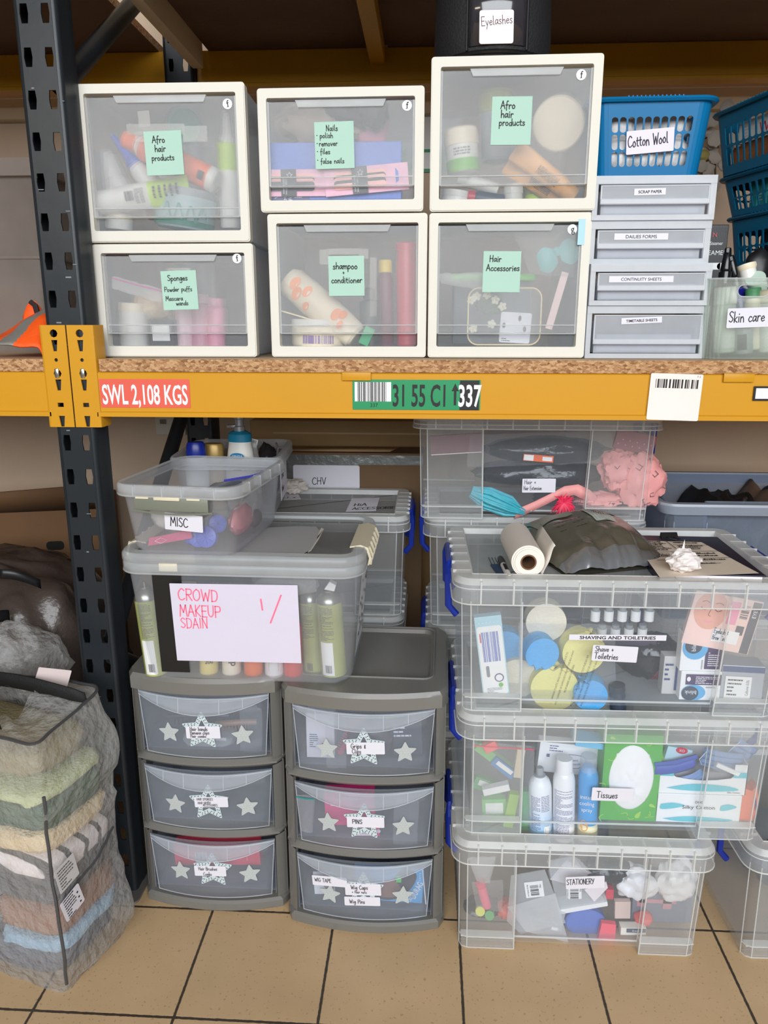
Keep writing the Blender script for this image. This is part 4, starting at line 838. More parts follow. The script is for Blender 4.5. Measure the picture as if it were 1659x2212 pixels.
# local +x runs towards the camera; the face local -y looks left
zb = ZB + .001
tops = []
for k, (lb, h, px) in enumerate((('lowest deep blue basket, behind the skincare bin', .155, 1600), ('deep blue basket second from the bottom, black and white packs inside', .165, 1570), ('deep blue basket second from the top, with turquoise packs', .088, 1553), ('topmost deep blue basket, heaped with plastic bags', .142, 1538))):
    pyy = {0: 600, 1: 487, 2: 415, 3: 288}[k]
    e = at(px, {0: 600, 1: 490, 2: 417, 3: 290}[k], 2.12)
    c = e + ux * .20 + vx * (.135) if False else Vector((e.x, e.y, 0)) + ux * .20 - (-vx) * 0 + vx * .135
    stackbasket(lb, c.x, c.y, zb, h); tops.append((c.x, c.y, zb, h)); zb += h + .0052
def inb(k, u, v, dz): x, y, z, h = tops[k]; p = Vector((x, y, z)) + ux * u + vx * v; return Vector((p.x, p.y, z + dz))
rb = random.Random(3)
TQ = pc('turquoise_pack', 30, 150, 150, .35, var=.15, vscale=30); WP = pc('white_printed_pack', 226, 224, 222, .4, var=.03)
FRT = pc('fruit_print_pack', 150, 92, 50, .4, var=.6, vscale=50); DKP = pc('dark_pack', 34, 36, 42, .35, var=.3, vscale=40)
def pack(name, lb, k, u, v, w, d, h, m, g, z=.006, draw=None):
    mb = MB(); mb.box(-w / 2, w / 2, -d / 2, d / 2, 0, h, bev=.004)
    if draw: q = len(mb.f); draw(mb, -d / 2 - .0008)
    o = mb.build(name, [m, pc('crimson_print', 200, 40, 70, .5), pc('pale_print', 200, 204, 210, .5)], loc=inb(k, u, v, z), rot=(0, 0, R(ang)), smooth=False, solid=-1); tag(o, lb, 'pack', g); return o
pack('wipes_pack', 'white pack with red lettering lying in the topmost deep blue basket', 3, .02, -.06, .30, .10, .05, WP, None, .066, lambda mb, y: (printed(mb, 'WIPES', -.02, .022, .026, y=y, m=1), lines(mb, -.13, -.08, .01, .04, 4, y=y, m=2)))
pack('fruit_pack', 'brown fruit printed pack under the white one, topmost deep blue basket', 3, -.0, -.055, .29, .11, .056, FRT, None, .008)
for i in range(9):
    pack('turquoise_pack', 'turquoise pack standing in the deep blue basket second from the top', 2, -.11 + i * .034, -.05, .030, .10, .076, TQ, 'turquoise packs in a blue basket', .006, lambda mb, y: lines(mb, -.011, .011, .02, .04, 3, y=y, m=2))
for i in range(7):
    pack('dark_pack', 'dark pack with pale print in the deep blue basket second from the bottom', 1, -.1 + i * .042, -.055, .036, .08, .125, DKP, 'dark packs in a blue basket', .006, lambda mb, y: lines(mb, -.012, .012, .02, .07, 5, y=y, m=2, th=.6))
for i in range(4):
    mb = MB(); blob(mb, .045, .04, .05, 60 + i, .18, crease=.3); o = mb.build('bagged_bundle', [pc('pale_bagged', 196, 198, 198, .35), DKP][i % 2], loc=inb(0, -.13 + i * .088, -.045, .006)); tag(o, ['pale', 'dark'][i % 2] + ' bagged bundle in the lowest deep blue basket', 'bundle', ['pale', 'dark'][i % 2] + ' bundles in the lowest blue basket')
mb = MB(); blob(mb, .15, .09, .065, 71, .25, sc=3, nu=40, nv=22, crease=.35, csc=4); o = mb.build('plastic_bag_heap', pc('grey_green_film', 120, 122, 112, .25, var=.3, vscale=12), loc=inb(3, .05, 0, .10), rot=(0, 0, R(ang))); tag(o, 'grey plastic bag bulging over the topmost deep blue basket', 'bag')
# dried white flowers hanging at the wall
t = thing('flower_bunch', 'bunch of grey white fabric flowers behind the baskets against the wall', 'flowers', at(1528, 380, 2.60))
PETD = pc('greyish_petal', 168, 158, 148, .7); o0 = t.location
for i, (px, py, s) in enumerate(((1568, 270, .045), (1590, 280, .04), (1520, 330, .035), (1545, 335, .04), (1560, 300, .035), (1508, 350, .03))):
    mb = MB()
    for k in range(5):
        mb.M = Matrix.Translation(at(px, py, 2.56 + .01 * i) - o0) @ Matrix.Rotation(R(72 * k + 20 * i), 4, 'Y') @ Matrix.Translation((0, 0, s * .5)); blob(mb, s * .5, s * .16, s * .55, i * 5 + k, .25, nu=12, nv=8)
    mb.build('petals', PETD, t)
for i, (a, b) in enumerate((((1510, 380), (1518, 440)), ((1535, 375), (1522, 428)), ((1548, 380), (1538, 436)), ((1503, 360), (1500, 430)))):
    mb = MB(); A, B = at(*a, 2.6) - o0, at(*b, 2.6) - o0; mb.grid(lambda u, v: A.lerp(B, v) + Vector(((u - .5) * .034 * math.sin(math.pi * min(1, v + .15)), .006 * math.sin(u * math.pi), 0)), 5, 8); mb.build('leaf', PETD, t, solid=.001)
mb = MB(); blob(mb, .018, .012, .018, 2, .2); mb.build('bud', pc('dull_gold_bud', 150, 136, 70, .6), t, loc=at(1518, 350, 2.585) - o0)
mb = MB(); mb.tube([at(1502, 345, 2.6) - o0, at(1520, 300, 2.6) - o0, at(1545, 290, 2.6) - o0, at(1545, 430, 2.6) - o0], .003, 6); mb.build('stem', pc('dark_stem', 60, 56, 40, .6), t)
# steamer carton
def dsteam(mb):
    for k in range(22): rect(mb, -.041 + k * .0038, -.0402 + k * .0038, .0, .30, m=1)
    printed(mb, 'Facial Steamer', .004, .262, .0085, y=-.0014, m=2, sx=.8); printed(mb, 'STEAMER', .012, .240, .011, y=-.0014, m=2); rect(mb, -.03, .030, .200, .216, -.0014, 2); disc(mb, .030, .208, .008, -.0014, 2); printed(mb, 'N', .01, .282, .011, y=-.0014, m=3)
boxthing('steamer_carton', 'worn black steamer carton standing behind the clear drawers', 'carton', 1524, 620, 2.02, .085, .09, .305, [BLK, pc('charcoal_stripe', 44, 44, 48, .4), WHT, REDP], draw=dsteam, z=ZB + .001)
# ---- skincare bin and its bottles
SKM = clear('frosty_bin', .26, tint=(.95, .98, .96), body=(.84, .88, .84), rough=.3)
sx0 = at(1527, 690, 1.64).x; sw, sd, sh = .30, .155, .160
t = thing('skincare_bin', 'frosty clear bin with oval hand hole, labelled Skin care', 'bin', (sx0 + sw / 2, 1.645 + sd / 2, ZB + .001)); mb = MB()
q0 = rrect(sw - .016, sd - .016, .03, 6); q1 = rrect(sw, sd, .034, 6); N = len(q0)
hx = at(1628, 628, 1.645).x - t.location.x; hz = at(1628, 628, 1.645).z - t.location.z
def wallf(sgn, q):   # walls apart from the front: strip between outlines
    pass
for i in range(N):
    j = (i + 1) % N; a0, a1, b0, b1 = q0[i], q0[j], q1[i], q1[j]
    if abs(a0[1] + (sd - .016) / 2) < 1e-4 and abs(a1[1] + (sd - .016) / 2) < 1e-4 and abs(a0[0] - a1[0]) > .05:
        # front wall with the hand hole
        f = lambda x, z: (x, a0[1] + (b0[1] - a0[1]) * z / sh, z); hole = rrect(.062, .023, .0115, 6, hx, hz); M_ = len(hole)
        x0, x1 = -(sw / 2 - .034), sw / 2 - .034; zs0, zs1 = hz - .025, hz + .018; xs0, xs1 = hx - .045, hx + .045
        for u0, u1, w0, w1 in ((x0, x1, 0, zs0), (x0, x1, zs1, sh), (x0, xs0, zs0, zs1), (xs1, x1, zs0, zs1)): mb.add([f(u0, w0), f(u1, w0), f(u1, w1), f(u0, w1)], [(0, 1, 2, 3)])
        outer = []
        for x, z in hole:
            dx, dz = x - hx, z - hz; s = min(.045 / abs(dx) if abs(dx) > 1e-9 else 9e9, (.018 / dz if dz > 0 else .025 / -dz) if abs(dz) > 1e-9 else 9e9); outer.append((hx + dx * s, hz + dz * s))
        mb.add([f(*p) for p in outer] + [f(*p) for p in hole], [(i_, (i_ + 1) % M_, M_ + (i_ + 1) % M_, M_ + i_) for i_ in range(M_)])
        for cx, cz in ((xs0, zs0), (xs1, zs0), (xs0, zs1), (xs1, zs1)):
            near = sorted(outer, key=lambda p: (p[0] - cx) ** 2 + (p[1] - cz) ** 2)
            px_ = [p for p in outer if abs(p[0] - cx) < 1e-6]; pz_ = [p for p in outer if abs(p[1] - cz) < 1e-6]
            if px_ and pz_:
                a_ = min(px_, key=lambda p: abs(p[1] - cz)); b_ = min(pz_, key=lambda p: abs(p[0] - cx)); mb.add([f(*a_), f(cx, cz), f(*b_)], [(0, 1, 2)])
    else: mb.add([(*a0, 0), (*a1, 0), (*b1, sh), (*b0, sh)], [(0, 1, 2, 3)])
mb.add([(*p, .001) for p in q0], [tuple(range(N))]); mb.build('bin_wall', SKM, t, solid=.002, ang=50)
mb = MB(); mb.tube([(x, y, sh) for x, y in q1], .0018, 6, closed=True); mb.tube([(x, -(sd - .016) / 2 - .007, z) for x, z in rrect(.062, .023, .0115, 6, hx, hz)], .0013, 6, closed=True); mb.build('rim', LEDGE, t)
p = at(1622, 686, 1.643) - t.location
card('label', .092, .039, t, (p.x, -.0755, p.z), (R(3), R(-2), 0), [PAPER, INK], .002, .0008, lambda mb: hand(mb, 'Skin care', -.042, -.008, .021, w=.09, sx=.76))
bottle('serum_bottle', 'tall frosty bottle with wide white cap, left front of the skincare bin', 'bottle', (1563, 762, 1.695), (1568, 620, 1.695), .0225, pc('frosty_bottle', 206, 212, 200, .35), PW_, .74, .9, 'bottles in the skincare bin', (.08, .45, PW_), capr=.0225)
bottle('toner_bottle', 'bottle with leaf green cap behind the hand hole of the skincare bin', 'bottle', (1628, 755, 1.71), (1627, 622, 1.71), .017, CREAM, pc('sage_cap', 92, 160, 112, .4), .84, .8, 'bottles in the skincare bin')
bottle('cream_bottle', 'cream bottle at the right edge of the skincare bin', 'bottle', (1662, 760, 1.70), (1662, 625, 1.70), .024, PW_, CREAM, .8, .8, 'bottles in the skincare bin')
bottle('clear_bottle', 'grey bottle with peeling sticker, low at the front of the skincare bin', 'bottle', (1606, 764, 1.682), (1606, 668, 1.682), .018, GREY, GREY, .85, .6, 'bottles in the skincare bin', deco=patch(.0185, .1, .45, -40, 20))
def pumpb(lb, p0, p1, r, body, lean=0):
    def fb(mb, L): mb.lathe(fit([(r * .95, 0), (r, .03), (r, .44), (r * .8, .52), (r * .42, .56), (r * .42, .60)], L), 20)
    def fc(mb, L): mb.lathe(fit([(r * .5, .58), (r * .5, .70), (r * .38, .72), (r * .42, .74), (r * .26, .98), (r * .22, 1)], L), 18); mb.box(-r * .1, r * .1, -r * .55, 0, .93 * L, .98 * L)
    return item('spray_bottle', lb, 'bottle', p0, p1, [('bottle_body', fb, body), ('spray_cap', fc, pc('glossy_black', 18, 18, 22, .2))], 'bottles in the skincare bin')
pumpb('amber spray bottle with black cap poking out of the skincare bin', (1553, 712, 1.73), (1573, 536, 1.755), .027, pc('amber_glass', 60, 30, 14, .15))
pumpb('blue spray bottle with black cap leaning in the skincare bin', (1606, 712, 1.74), (1579, 552, 1.755), .024, pc('cobalt_glass', 24, 30, 130, .15))
item('roll_on', 'white roll on with round cap poking over the skincare bin', 'bottle', (1640, 700, 1.735), (1612, 572, 1.76), [('bottle_body', prof((.016, 0), (.017, .9)), PW_), ('cap', prof((.017, .9), (.02, .95), (.02, 1)), CREAM)], 'bottles in the skincare bin')
mb = MB(); blob(mb, .03, .022, .05, 3, .12); tag(mb.build('black_applicator', BLK, loc=at(1630, 640, 1.775)), 'black rounded applicator poking over the skincare bin', 'applicator', 'bottles in the skincare bin')
item('cream_jar', 'pale green round cap tilted at the top of the skincare bin', 'jar', (1640, 640, 1.765), (1632, 601, 1.73), [('jar_body', prof((.017, 0), (.019, .5)), PW_), ('lid', prof((.02, .5), (.02, 1)), pc('pale_green_cap', 200, 222, 206, .4))], 'bottles in the skincare bin')
# ---- round black bag
eb = at(1062, 125, 1.79); eb.z = 1.9045
t = thing('vanity_bag', 'black round vanity bag labelled Eyelashes on the tallest drawer unit', 'bag', eb)
BF = pc('black_fabric', 30, 30, 33, .65, bump=.25, bscale=220, var=.15)
rbx = .120
mb = MB(); mb.lathe([(rbx * .93, 0), (rbx * .99, .012), (rbx * 1.0, .05), (rbx * .985, .11), (rbx * .965, .17), (rbx * .93, .2), (rbx * .6, .215)], 48); mb.build('bag_body', BF, t)
mb = MB(); mb.tube([(rbx * .975 * math.cos(R(a)), rbx * .975 * math.sin(R(a)), .008) for a in range(0, 360, 10)], .004, 6, closed=True); mb.build('piping', pc('black_piping', 20, 20, 22, .35), t)
mb = MB(); mb.grid(lambda u, v: ((rbx + .002) * math.sin(R(-26 + 54 * u)), -(rbx + .002) * math.cos(R(-26 + 54 * u)), .018 + .145 * v), 12, 2); mb.build('clear_pocket', pc('glossy_dark_pocket', 52, 50, 56, .12, coat=.5), t, solid=.001)
mb = MB()
for a in (-28, 30): mb.tube([((rbx + .001) * math.sin(R(a)), -(rbx + .001) * math.cos(R(a)), z) for z in (.012, .09, .17)], .0025, 6)
mb.build('seam', pc('black_seam', 16, 16, 18, .6), t)
p = at(1072, 60, eb.y - rbx) - eb
card('label', .066, .058, t, (p.x, -rbx - .0042, p.z), (0, R(-1), R(3)), [pc('pinkish_label', 246, 226, 230, .5), INK], .004, .0008, lambda mb: hand(mb, 'Eyelashes', -.029, .002, .0155, w=.07, sx=.85, tilt=4))
mb = MB(); mb.tube([(-.05, 0, .212), (-.045, 0, .25), (0, 0, .262), (.045, 0, .25), (.05, 0, .212)], .008, 8); mb.build('carry_handle', BF, t)
# ---- left bay: vest and big tub, wall bits
HV = pc('fluorescent_orange', 255, 92, 20, .6, bump=.15, bscale=60, var=.05); SIL = pc('reflective_silver', 150, 146, 140, .35, .3, var=.12)
def vest(u, v):
    A, B = at(-60, 790, 1.63), at(97, 770, 1.63); C, D = at(-60, 735, 1.86), at(90, 640, 1.90)
    x = A.x + (B.x - A.x) * u; y = 1.625 + .24 * v
    prof_ = .012 + .105 * math.sin(math.pi * min(1, v * .9 + .05)) * (.45 + .8 * u * u) + .05 * max(0, v - .4) * u
    k = .016 * nz3((x, y, 0), 9, 4) + .007 * nz3((x, y, 0), 24, 5)
    return (x, y, ZB + .004 + max(0, prof_ + k) * math.sin(math.pi * min(1, (.06 + u * .96))) ** .25)
mb = MB(); mb.grid(vest, 44, 30)
k_ = 0
for j in range(29):
    for i in range(43):
        u, v = i / 43, j / 29
        if abs(u - (.46 + .62 * v)) < .13: mb.mi[k_] = 1
        k_ += 1
o = mb.build('safety_vest', [HV, SIL], solid=.004); tag(o, 'crumpled orange safety vest with silver band at the front of the left shelf', 'vest')
mb = MB(); A, B = at(46, 690, 1.80), at(72, 650, 1.80)
mb.grid(lambda u, v: (at(44 + 44 * u, 700, 1.79).x, 1.80 + .02 * v, ZB + .03 + .085 * math.sin(math.pi * (.12 + .8 * v)) * (.7 + .4 * math.sin(u * 3))), 10, 10, 0); mb.tube([at(66, 652, 1.79), at(76, 660, 1.79), at(84, 690, 1.79)], .005, 6, 1)
q = mb.build('collar', [HV, pc('dark_binding', 44, 34, 36, .7)], solid=.003); q.parent = o
t = thing('storage_tub', 'big milky storage tub at the left edge behind the orange vest', 'tub', (-1.36, 2.20, ZB + .001)); mb = MB()
TUBM = clear('milky_tub', .5, tint=(.8, .74, .68), body=(.44, .38, .34), rough=.5)
w_, d_, h_ = .84, .48, .44
def shell(mb, w, d, h, taper, r=.04, n=5, th=None):
    a, b = rrect(w * taper, d * taper, r * taper, n), rrect(w, d, r, n); N = len(a)
    mb.add([(x, y, 0) for x, y in a] + [(x, y, h) for x, y in b], [(i, (i + 1) % N, N + (i + 1) % N, N + i) for i in range(N)] + [tuple(range(N))])
shell(mb, w_, d_, h_, .9); mb.build('tub_wall', TUBM, t, solid=.003, ang=50)
mb = MB(); mb.prism(rrect(w_ + .03, d_ + .03, .05, 5), h_ - .02, h_ + .02, 'z'); mb.build('lid', TUBM, t); mb = MB(); mb.prism(rrect(w_ * .97, d_ * .97, .04, 5), h_ * .52, h_ * .535, 'z'); mb.build('moulded_band', TUBM, t)
for i, (x, y, c) in enumerate(((.24, -.1, (196, 120, 110)), (.18, .08, (120, 110, 104)), (-.1, 0, (150, 130, 118)))):
    mb = MB(); blob(mb, .11, .09, .09, 80 + i, .2, crease=.2); tag(mb.build('cloth_bundle', pc('bundle%d' % i, *c, .8), loc=(-1.36 + x, 2.20 + y, ZB + .006)), ['pinkish cloth bundle inside the big milky tub', 'grey brown cloth bundle inside the big milky tub', 'tan cloth bundle deep inside the big milky tub'][i], 'cloth', 'bundles in the milky tub')
# wall: sign and socket
t = thing('wall_sign', 'white and green safety sign on the wall between the middle and right drawer stacks', 'sign', at(922, 330, 2.745))
mb = MB(); mb.box(-.11, .11, -.004, 0, -.06, .13); mb.m = 1; mb.box(-.11, .11, -.005, -.004, -.06, .01, 1); mb.add([(a, -.0055, b) for a, b in ((-.03, -.05), (.02, -.05), (.045, -.025), (.02, .0), (-.03, .0))], [tuple(range(5))], 0); mb.build('sign_plate', [WHT, GRN], t, smooth=False)
t = thing('wall_socket', 'white double wall socket seen below the front beam beside the brace', 'socket', at(378, 912, 2.745))
mb = MB(); mb.box(-.07, .04, -.012, 0, -.045, .045, bev=.003); mb.build('socket_plate', pc('socket_white', 210, 204, 194, .4), t)
mb = MB()
for x in (-.04, .012): mb.box(x - .012, x + .012, -.014, -.012, -.005, .012, bev=.001)
mb.build('rocker', pc('grey_rocker', 120, 112, 104, .5), t)
# ================================================================== GREY THREE DRAWER TOWERS
GSH = pc('metallic_grey_plastic', 116, 114, 109, .32, coat=.15, var=.04)
DPAN = clear('drawer_clear', .15, tint=(.94, .96, 1), body=(.72, .76, .82), rough=.18, edge=.2)
DVIS = clear('drawer_visor', .34, tint=(.95, .97, 1), body=(.78, .82, .88), rough=.2, edge=.2)
DEDG = clear('drawer_edge', .48, body=(.86, .9, .96), rough=.2)
SGL = pc('silver_glitter', 182, 188, 188, .5, var=.12, vscale=300); SPL = pc('pale_blue_star', 198, 212, 216, .45); SDOT = pc('dark_dot', 40, 46, 56, .5)
def starpoly(ro, ri, rot=90, r=.0035):
    P = [((ro if k % 2 == 0 else ri) * math.cos(R(rot + 36 * k)), (ro if k % 2 == 0 else ri) * math.sin(R(rot + 36 * k))) for k in range(10)]; o = []
    for k in range(10):
        a, b, c = P[k - 1], P[k], P[(k + 1) % 10]
        if k % 2 == 0:
            for t in (.0, .33, .66, 1.0):
                la = math.hypot(a[0] - b[0], a[1] - b[1]); q = min(r * 1.8 / la, .3)
                p0 = (b[0] + (a[0] - b[0]) * q, b[1] + (a[1] - b[1]) * q); p1 = (b[0] + (c[0] - b[0]) * q, b[1] + (c[1] - b[1]) * q)
                o.append(tuple((1 - t) ** 2 * p0[i] + 2 * t * (1 - t) * b[i] + t * t * p1[i] for i in (0, 1)))
        else: o.append(b)
    return o
def bowy(x, hw, b=.030): return b * (x / hw) ** 2
def tower(label, x0, x1, Y, drawers, H=.618, D=.385, rz=0):
    w = x1 - x0; hw = w / 2
    t = thing('drawer_tower', label, 'drawer tower', ((x0 + x1) / 2, Y, 0), (0, 0, R(rz)), 'grey three drawer towers')
    def outline(k, front=0., n=18, back=D, rc=.022, wi=0.):
        a = hw + k - wi; P = []
        for i in range(n + 1):
            x = -a + rc * .6 + (2 * a - 1.2 * rc) * i / n; P.append((x, front - k + bowy(x, hw)))
        P = [(-a, front - k + bowy(a, hw) + rc)] + P + [(a, front - k + bowy(a, hw) + rc), (a, back - .03), (a - .02, back), (-a + .02, back), (-a, back - .03)]
        return P
    zs = [.030, .200, .222, .390, .412, .562]
    def slab(mb, z0, z1, k, front=0., bev=.006, wi=0.):
        o0 = outline(k - bev, front, wi=wi); o1 = outline(k, front, wi=wi); N = len(o0); L = [(o0, z0), (o1, z0 + bev), (o1, z1 - bev), (o0, z1)]
        vs = [(x, y, z) for o, z in L for x, y in o]; fs = []
        for j in range(3): fs += [(j * N + i, j * N + (i + 1) % N, (j + 1) * N + (i + 1) % N, (j + 1) * N + i) for i in range(N)]
        fs += [tuple(range(N - 1, -1, -1)), tuple(3 * N + i for i in range(N))]; mb.add(vs, fs)
    mb = MB(); slab(mb, 0, .030, .004); mb.build('base', GSH, t, ang=30)
    for a, b in ((.200, .222), (.390, .412)): mb = MB(); slab(mb, a, b, .001, bev=.009); mb.build('divider', GSH, t, ang=40)
    # lid with a sunken tray
    mb = MB(); o1, o2 = outline(.003), outline(-.003); N = len(o1); tr = rrect(w - .075, D - .105, .02, 4, 0, D / 2 + .035)
    tri = rrect(w - .085, D - .115, .017, 4, 0, D / 2 + .035)
    vs = [(x, y, .580) for x, y in o1] + [(x, y, H - .010) for x, y in o1] + [(x, y, H) for x, y in o2]
    mb.add(vs, [(i, (i + 1) % N, N + (i + 1) % N, N + i) for i in range(N)] + [(N + i, N + (i + 1) % N, 2 * N + (i + 1) % N, 2 * N + i) for i in range(N)] + [tuple(range(N))])
    b = bmesh.new(); ov = [b.verts.new((x, y, H)) for x, y in o2]; iv = [b.verts.new((x, y, H)) for x, y in tr]
    es = [b.edges.new((ov[i], ov[(i + 1) % N])) for i in range(N)] + [b.edges.new((iv[i], iv[(i + 1) % len(iv)])) for i in range(len(iv))]
    bmesh.ops.triangle_fill(b, use_beauty=True, use_dissolve=False, edges=es); mb.bm(b)
    K = len(tr); mb.add([(x, y, H) for x, y in tr] + [(x, y, H - .009) for x, y in tri], [(i, (i + 1) % K, K + (i + 1) % K, K + i) for i in range(K)] + [tuple(K + i for i in range(K))])
    mb.tube([(x, y, H + .001) for x, y in rrect(w - .062, D - .092, .024, 5, 0, D / 2 + .035)], .0032, 6, closed=True)
    mb.build('lid', GSH, t, ang=30)
    # front columns, side walls and back
    mb = MB()
    for s in (-1, 1):
        for z0, z1 in ((.028, .202), (.220, .392), (.410, .582)):
            xs = [hw - .001, hw - .012, hw - .022, hw - .026]; ys = [bowy(hw, hw) + .02, bowy(hw, hw) + .004, bowy(hw - .03, hw) + .004, bowy(hw - .03, hw) + .016]
            n = 4; vs = [(s * x, y, z) for z in (z0, z1) for x, y in zip(xs, ys)]; mb.add(vs, [(i, i + 1, n + i + 1, n + i) for i in range(n - 1)])
        mb.box(s * (hw - .003) - .0015, s * (hw - .003) + .0015, bowy(hw, hw) + .018, D, .02, .59)
    mb.box(-hw + .01, hw - .01, D - .004, D - .001, .02, .57)
    mb.build('side_frame', GSH, t, ang=50)
    for k, (z0, z1) in enumerate(((.412, .584), (.222, .390), (.030, .200))):
        spec = drawers[k]
        d = bpy.data.objects.new('drawer', None); COL.objects.link(d); d.parent = t; d.empty_display_size = .04
        a = hw - .026; zb, zt = z0 + .006, z1 - .008
        fy = lambda x, z=0: bowy(x, hw) + .006
        fr = lambda u, v: (-a + 2 * a * u + (0), fy(-a + 2 * a * u), zb + (zt - zb) * v)
        sl = lambda u, v: ((-a + 2 * a * u) * (1 - .075 * (1 - v)), fy(-a + 2 * a * u) + .010 * (1 - v) * 0, zb + (zt - zb) * v)
        mb = MB(); mb.grid(sl, 17, 3); mb.build('front_panel', DPAN, d, solid=.002, ang=60)
        def arc(x): return zt - .010 - .032 * (1 - (x / a) ** 2) * 1.0
        mb = MB(); mb.grid(lambda u, v: (-a + 2 * a * u, fy(-a + 2 * a * u) - .002 - .016 * (1 - ((2 * u - 1)) ** 2) * (1 - .3 * v), arc(-a + 2 * a * u) * (1 - v) + (zt - .001) * v), 17, 4); mb.build('grip', DVIS, d, solid=.0018, ang=60)
        mb = MB(); mb.tube([(-a + 2 * a * i / 16, fy(-a + 2 * a * i / 16) - .003 - .016 * (1 - (i / 8 - 1) ** 2), arc(-a + 2 * a * i / 16)) for i in range(17)], .0009, 5)
        mb.tube([(-a + 2 * a * i / 16, fy(-a + 2 * a * i / 16) - .003 - .011 * (1 - (i / 8 - 1) ** 2), zt - .004) for i in range(17)], .0009, 5)
        e = [sl(i / 12, 0) for i in range(13)] + [sl(1, j / 3) for j in range(1, 4)]; mb.tube([Vector(p) + Vector((0, -.0015, 0)) for p in e], .0011, 5); mb.tube([Vector(sl(0, j / 3)) + Vector((0, -.0015, 0)) for j in range(4)], .0011, 5)
        for u in (.17, .34, .65, .82):
            x = -a + 2 * a * u; q = 1 - (2 * u - 1) ** 2; mb.tube([(x, fy(x) - .0035 - .016 * q, arc(x) + .002), (x, fy(x) - .0035 - .0115 * q, zt - .004)], .0010, 5)
        mb.build('moulded_edges', DEDG, d)
        mb = MB(); mb.box(-a, a, .04, D - .03, zb, zb + .002); mb.box(-a, -a + .002, .03, D - .03, zb, zt - .03); mb.box(a - .002, a, .03, D - .03, zb, zt - .03); mb.box(-a, a, D - .03, D - .028, zb, zt - .03); mb.build('drawer_tray', DPAN, d, smooth=False)
        def wrap(mb, cx, cz, y0):   # lay a flat mark onto the bowed front
            mb.v = [Vector((p.x + cx, fy(p.x + cx) - .0013 + p.y - y0, p.z + cz)) for p in mb.v]
        for nm, cx, cz in spec['stars']:
            mb = MB()
            if nm == 'big':
                P, Q = starpoly(.052, .026), starpoly(.030, .0135); mb.ring(P, Q, -.0016, 0); rs = random.Random(5)
                for i in range(10):
                    A, B = [((.0515 if (k) % 2 == 0 else .0255) * math.cos(R(90 + 36 * k)), (.0515 if k % 2 == 0 else .0255) * math.sin(R(90 + 36 * k))) for k in (i, i + 1)]
                    for f_, s in ((.10, .90), (.36, .90), (.62, .90), (.88, .90), (.26, .74), (.52, .72), (.8, .74)):
                        disc(mb, (A[0] + (B[0] - A[0]) * f_) * s, (A[1] + (B[1] - A[1]) * f_) * s, .0013, y=-.0019, m=1, n=8)
                wrap(mb, cx, cz, 0); mb.build('dotted_star', [SPL, SDOT], d, smooth=False)
            else:
                P = starpoly(.0285, .0135, 90 + random.uniform(-5, 5)); mb.prism(P, -.0016, 0, 'y')
                for i in range(-3, 4):
                    for j in range(-3, 4):
                        x, z = i * .0075 + (j % 2) * .0035, j * .006
                        if math.hypot(x, z) < .015: disc(mb, x, z, .0006, y=-.0019, m=1, n=6)
                wrap(mb, cx, cz, 0); mb.build('glitter_star', [SGL, WHT], d, smooth=False)
        for (cx, cz, lw, lh, tilt, wr) in spec['labels']:
            mb = MB(); mb.prism(rrect(lw, lh, .002, 2), -.0034, -.0026, 'y')
            for q in wr: hand(mb, *q[:4], y=-.0042, w=q[4] if len(q) > 4 else .1, sx=q[5] if len(q) > 5 else .85)
            Mr = Matrix.Rotation(R(-tilt), 3, 'Y'); mb.v = [Mr @ p for p in mb.v]; wrap(mb, cx, cz, 0); mb.build('label', [PAPER, INK], d, smooth=False, solid=-1)
    return t
st3 = lambda z, l=-.072, b=0., r=.075: [('s', l, z - .010), ('big', b, z), ('s', r, z - .012)]
X1, X2 = -.684, -.327
tw1 = tower('left grey drawer tower, labels read Hair bands, Hair sponges, Hair brushes', X1, X2, 1.552, [
    {'stars': st3(.487, -.080, .000, .092), 'labels': [(.002, .484, .080, .031, 2, [('Hair bands', -.030, .005, .0095), ('Banana clips', -.030, -.004, .0088), ('Hair combs', -.030, -.0125, .0082)])]},
    {'stars': st3(.299, -.078, .005, .095), 'labels': [(.011, .302, .080, .027, 2, [('HAIR SPONGES', -.034, .0055, .0062), ('+', -.008, .0005, .006), ('HAIR DRYER', -.032, -.0045, .006), ('ACCESSORIES', -.020, -.0105, .006)])]},
    {'stars': st3(.114, -.077, .004, .093), 'labels': [(-.002, .112, .078, .028, 2, [('Hair Brushes', -.028, .003, .0088), ('+', -.004, -.005, .006), ('Combs', -.017, -.0115, .008)])]}], rz=-.8)
tw2 = tower('right grey drawer tower, labels read Grips & Clips, Pins, Wig tape', -.316, .052, 1.502, [
    {'stars': st3(.487, -.080, .003, .094), 'labels': [(.007, .486, .085, .029, 2, [('Grips &', -.032, .001, .0115), ('Clips', -.030, -.0115, .0105)])]},
    {'stars': st3(.299, -.080, .003, .091), 'labels': [(.006, .299, .085, .027, 1.2, [('PINS', -.030, -.003, .0105, .12, 1.0)])]},
    {'stars': [('s', -.080, .097), ('big', .0, .117), ('s', .091, .102)], 'labels': [(-.080, .132, .084, .026, 5, [('WIG TAPE', -.036, -.002, .0095)]), (-.001, .119, .084, .031, 2.5, [('Wig Caps', -.028, .002, .0105), ('+ Hair nets', -.026, -.009, .0075)]), (-.003, .087, .084, .024, 2.5, [('Wig Pins', -.030, -.005, .0105)])]}], rz=-1.2)
def intow(tw, x, y, z): v = tw.matrix_basis @ Vector((x, y, z)); return v
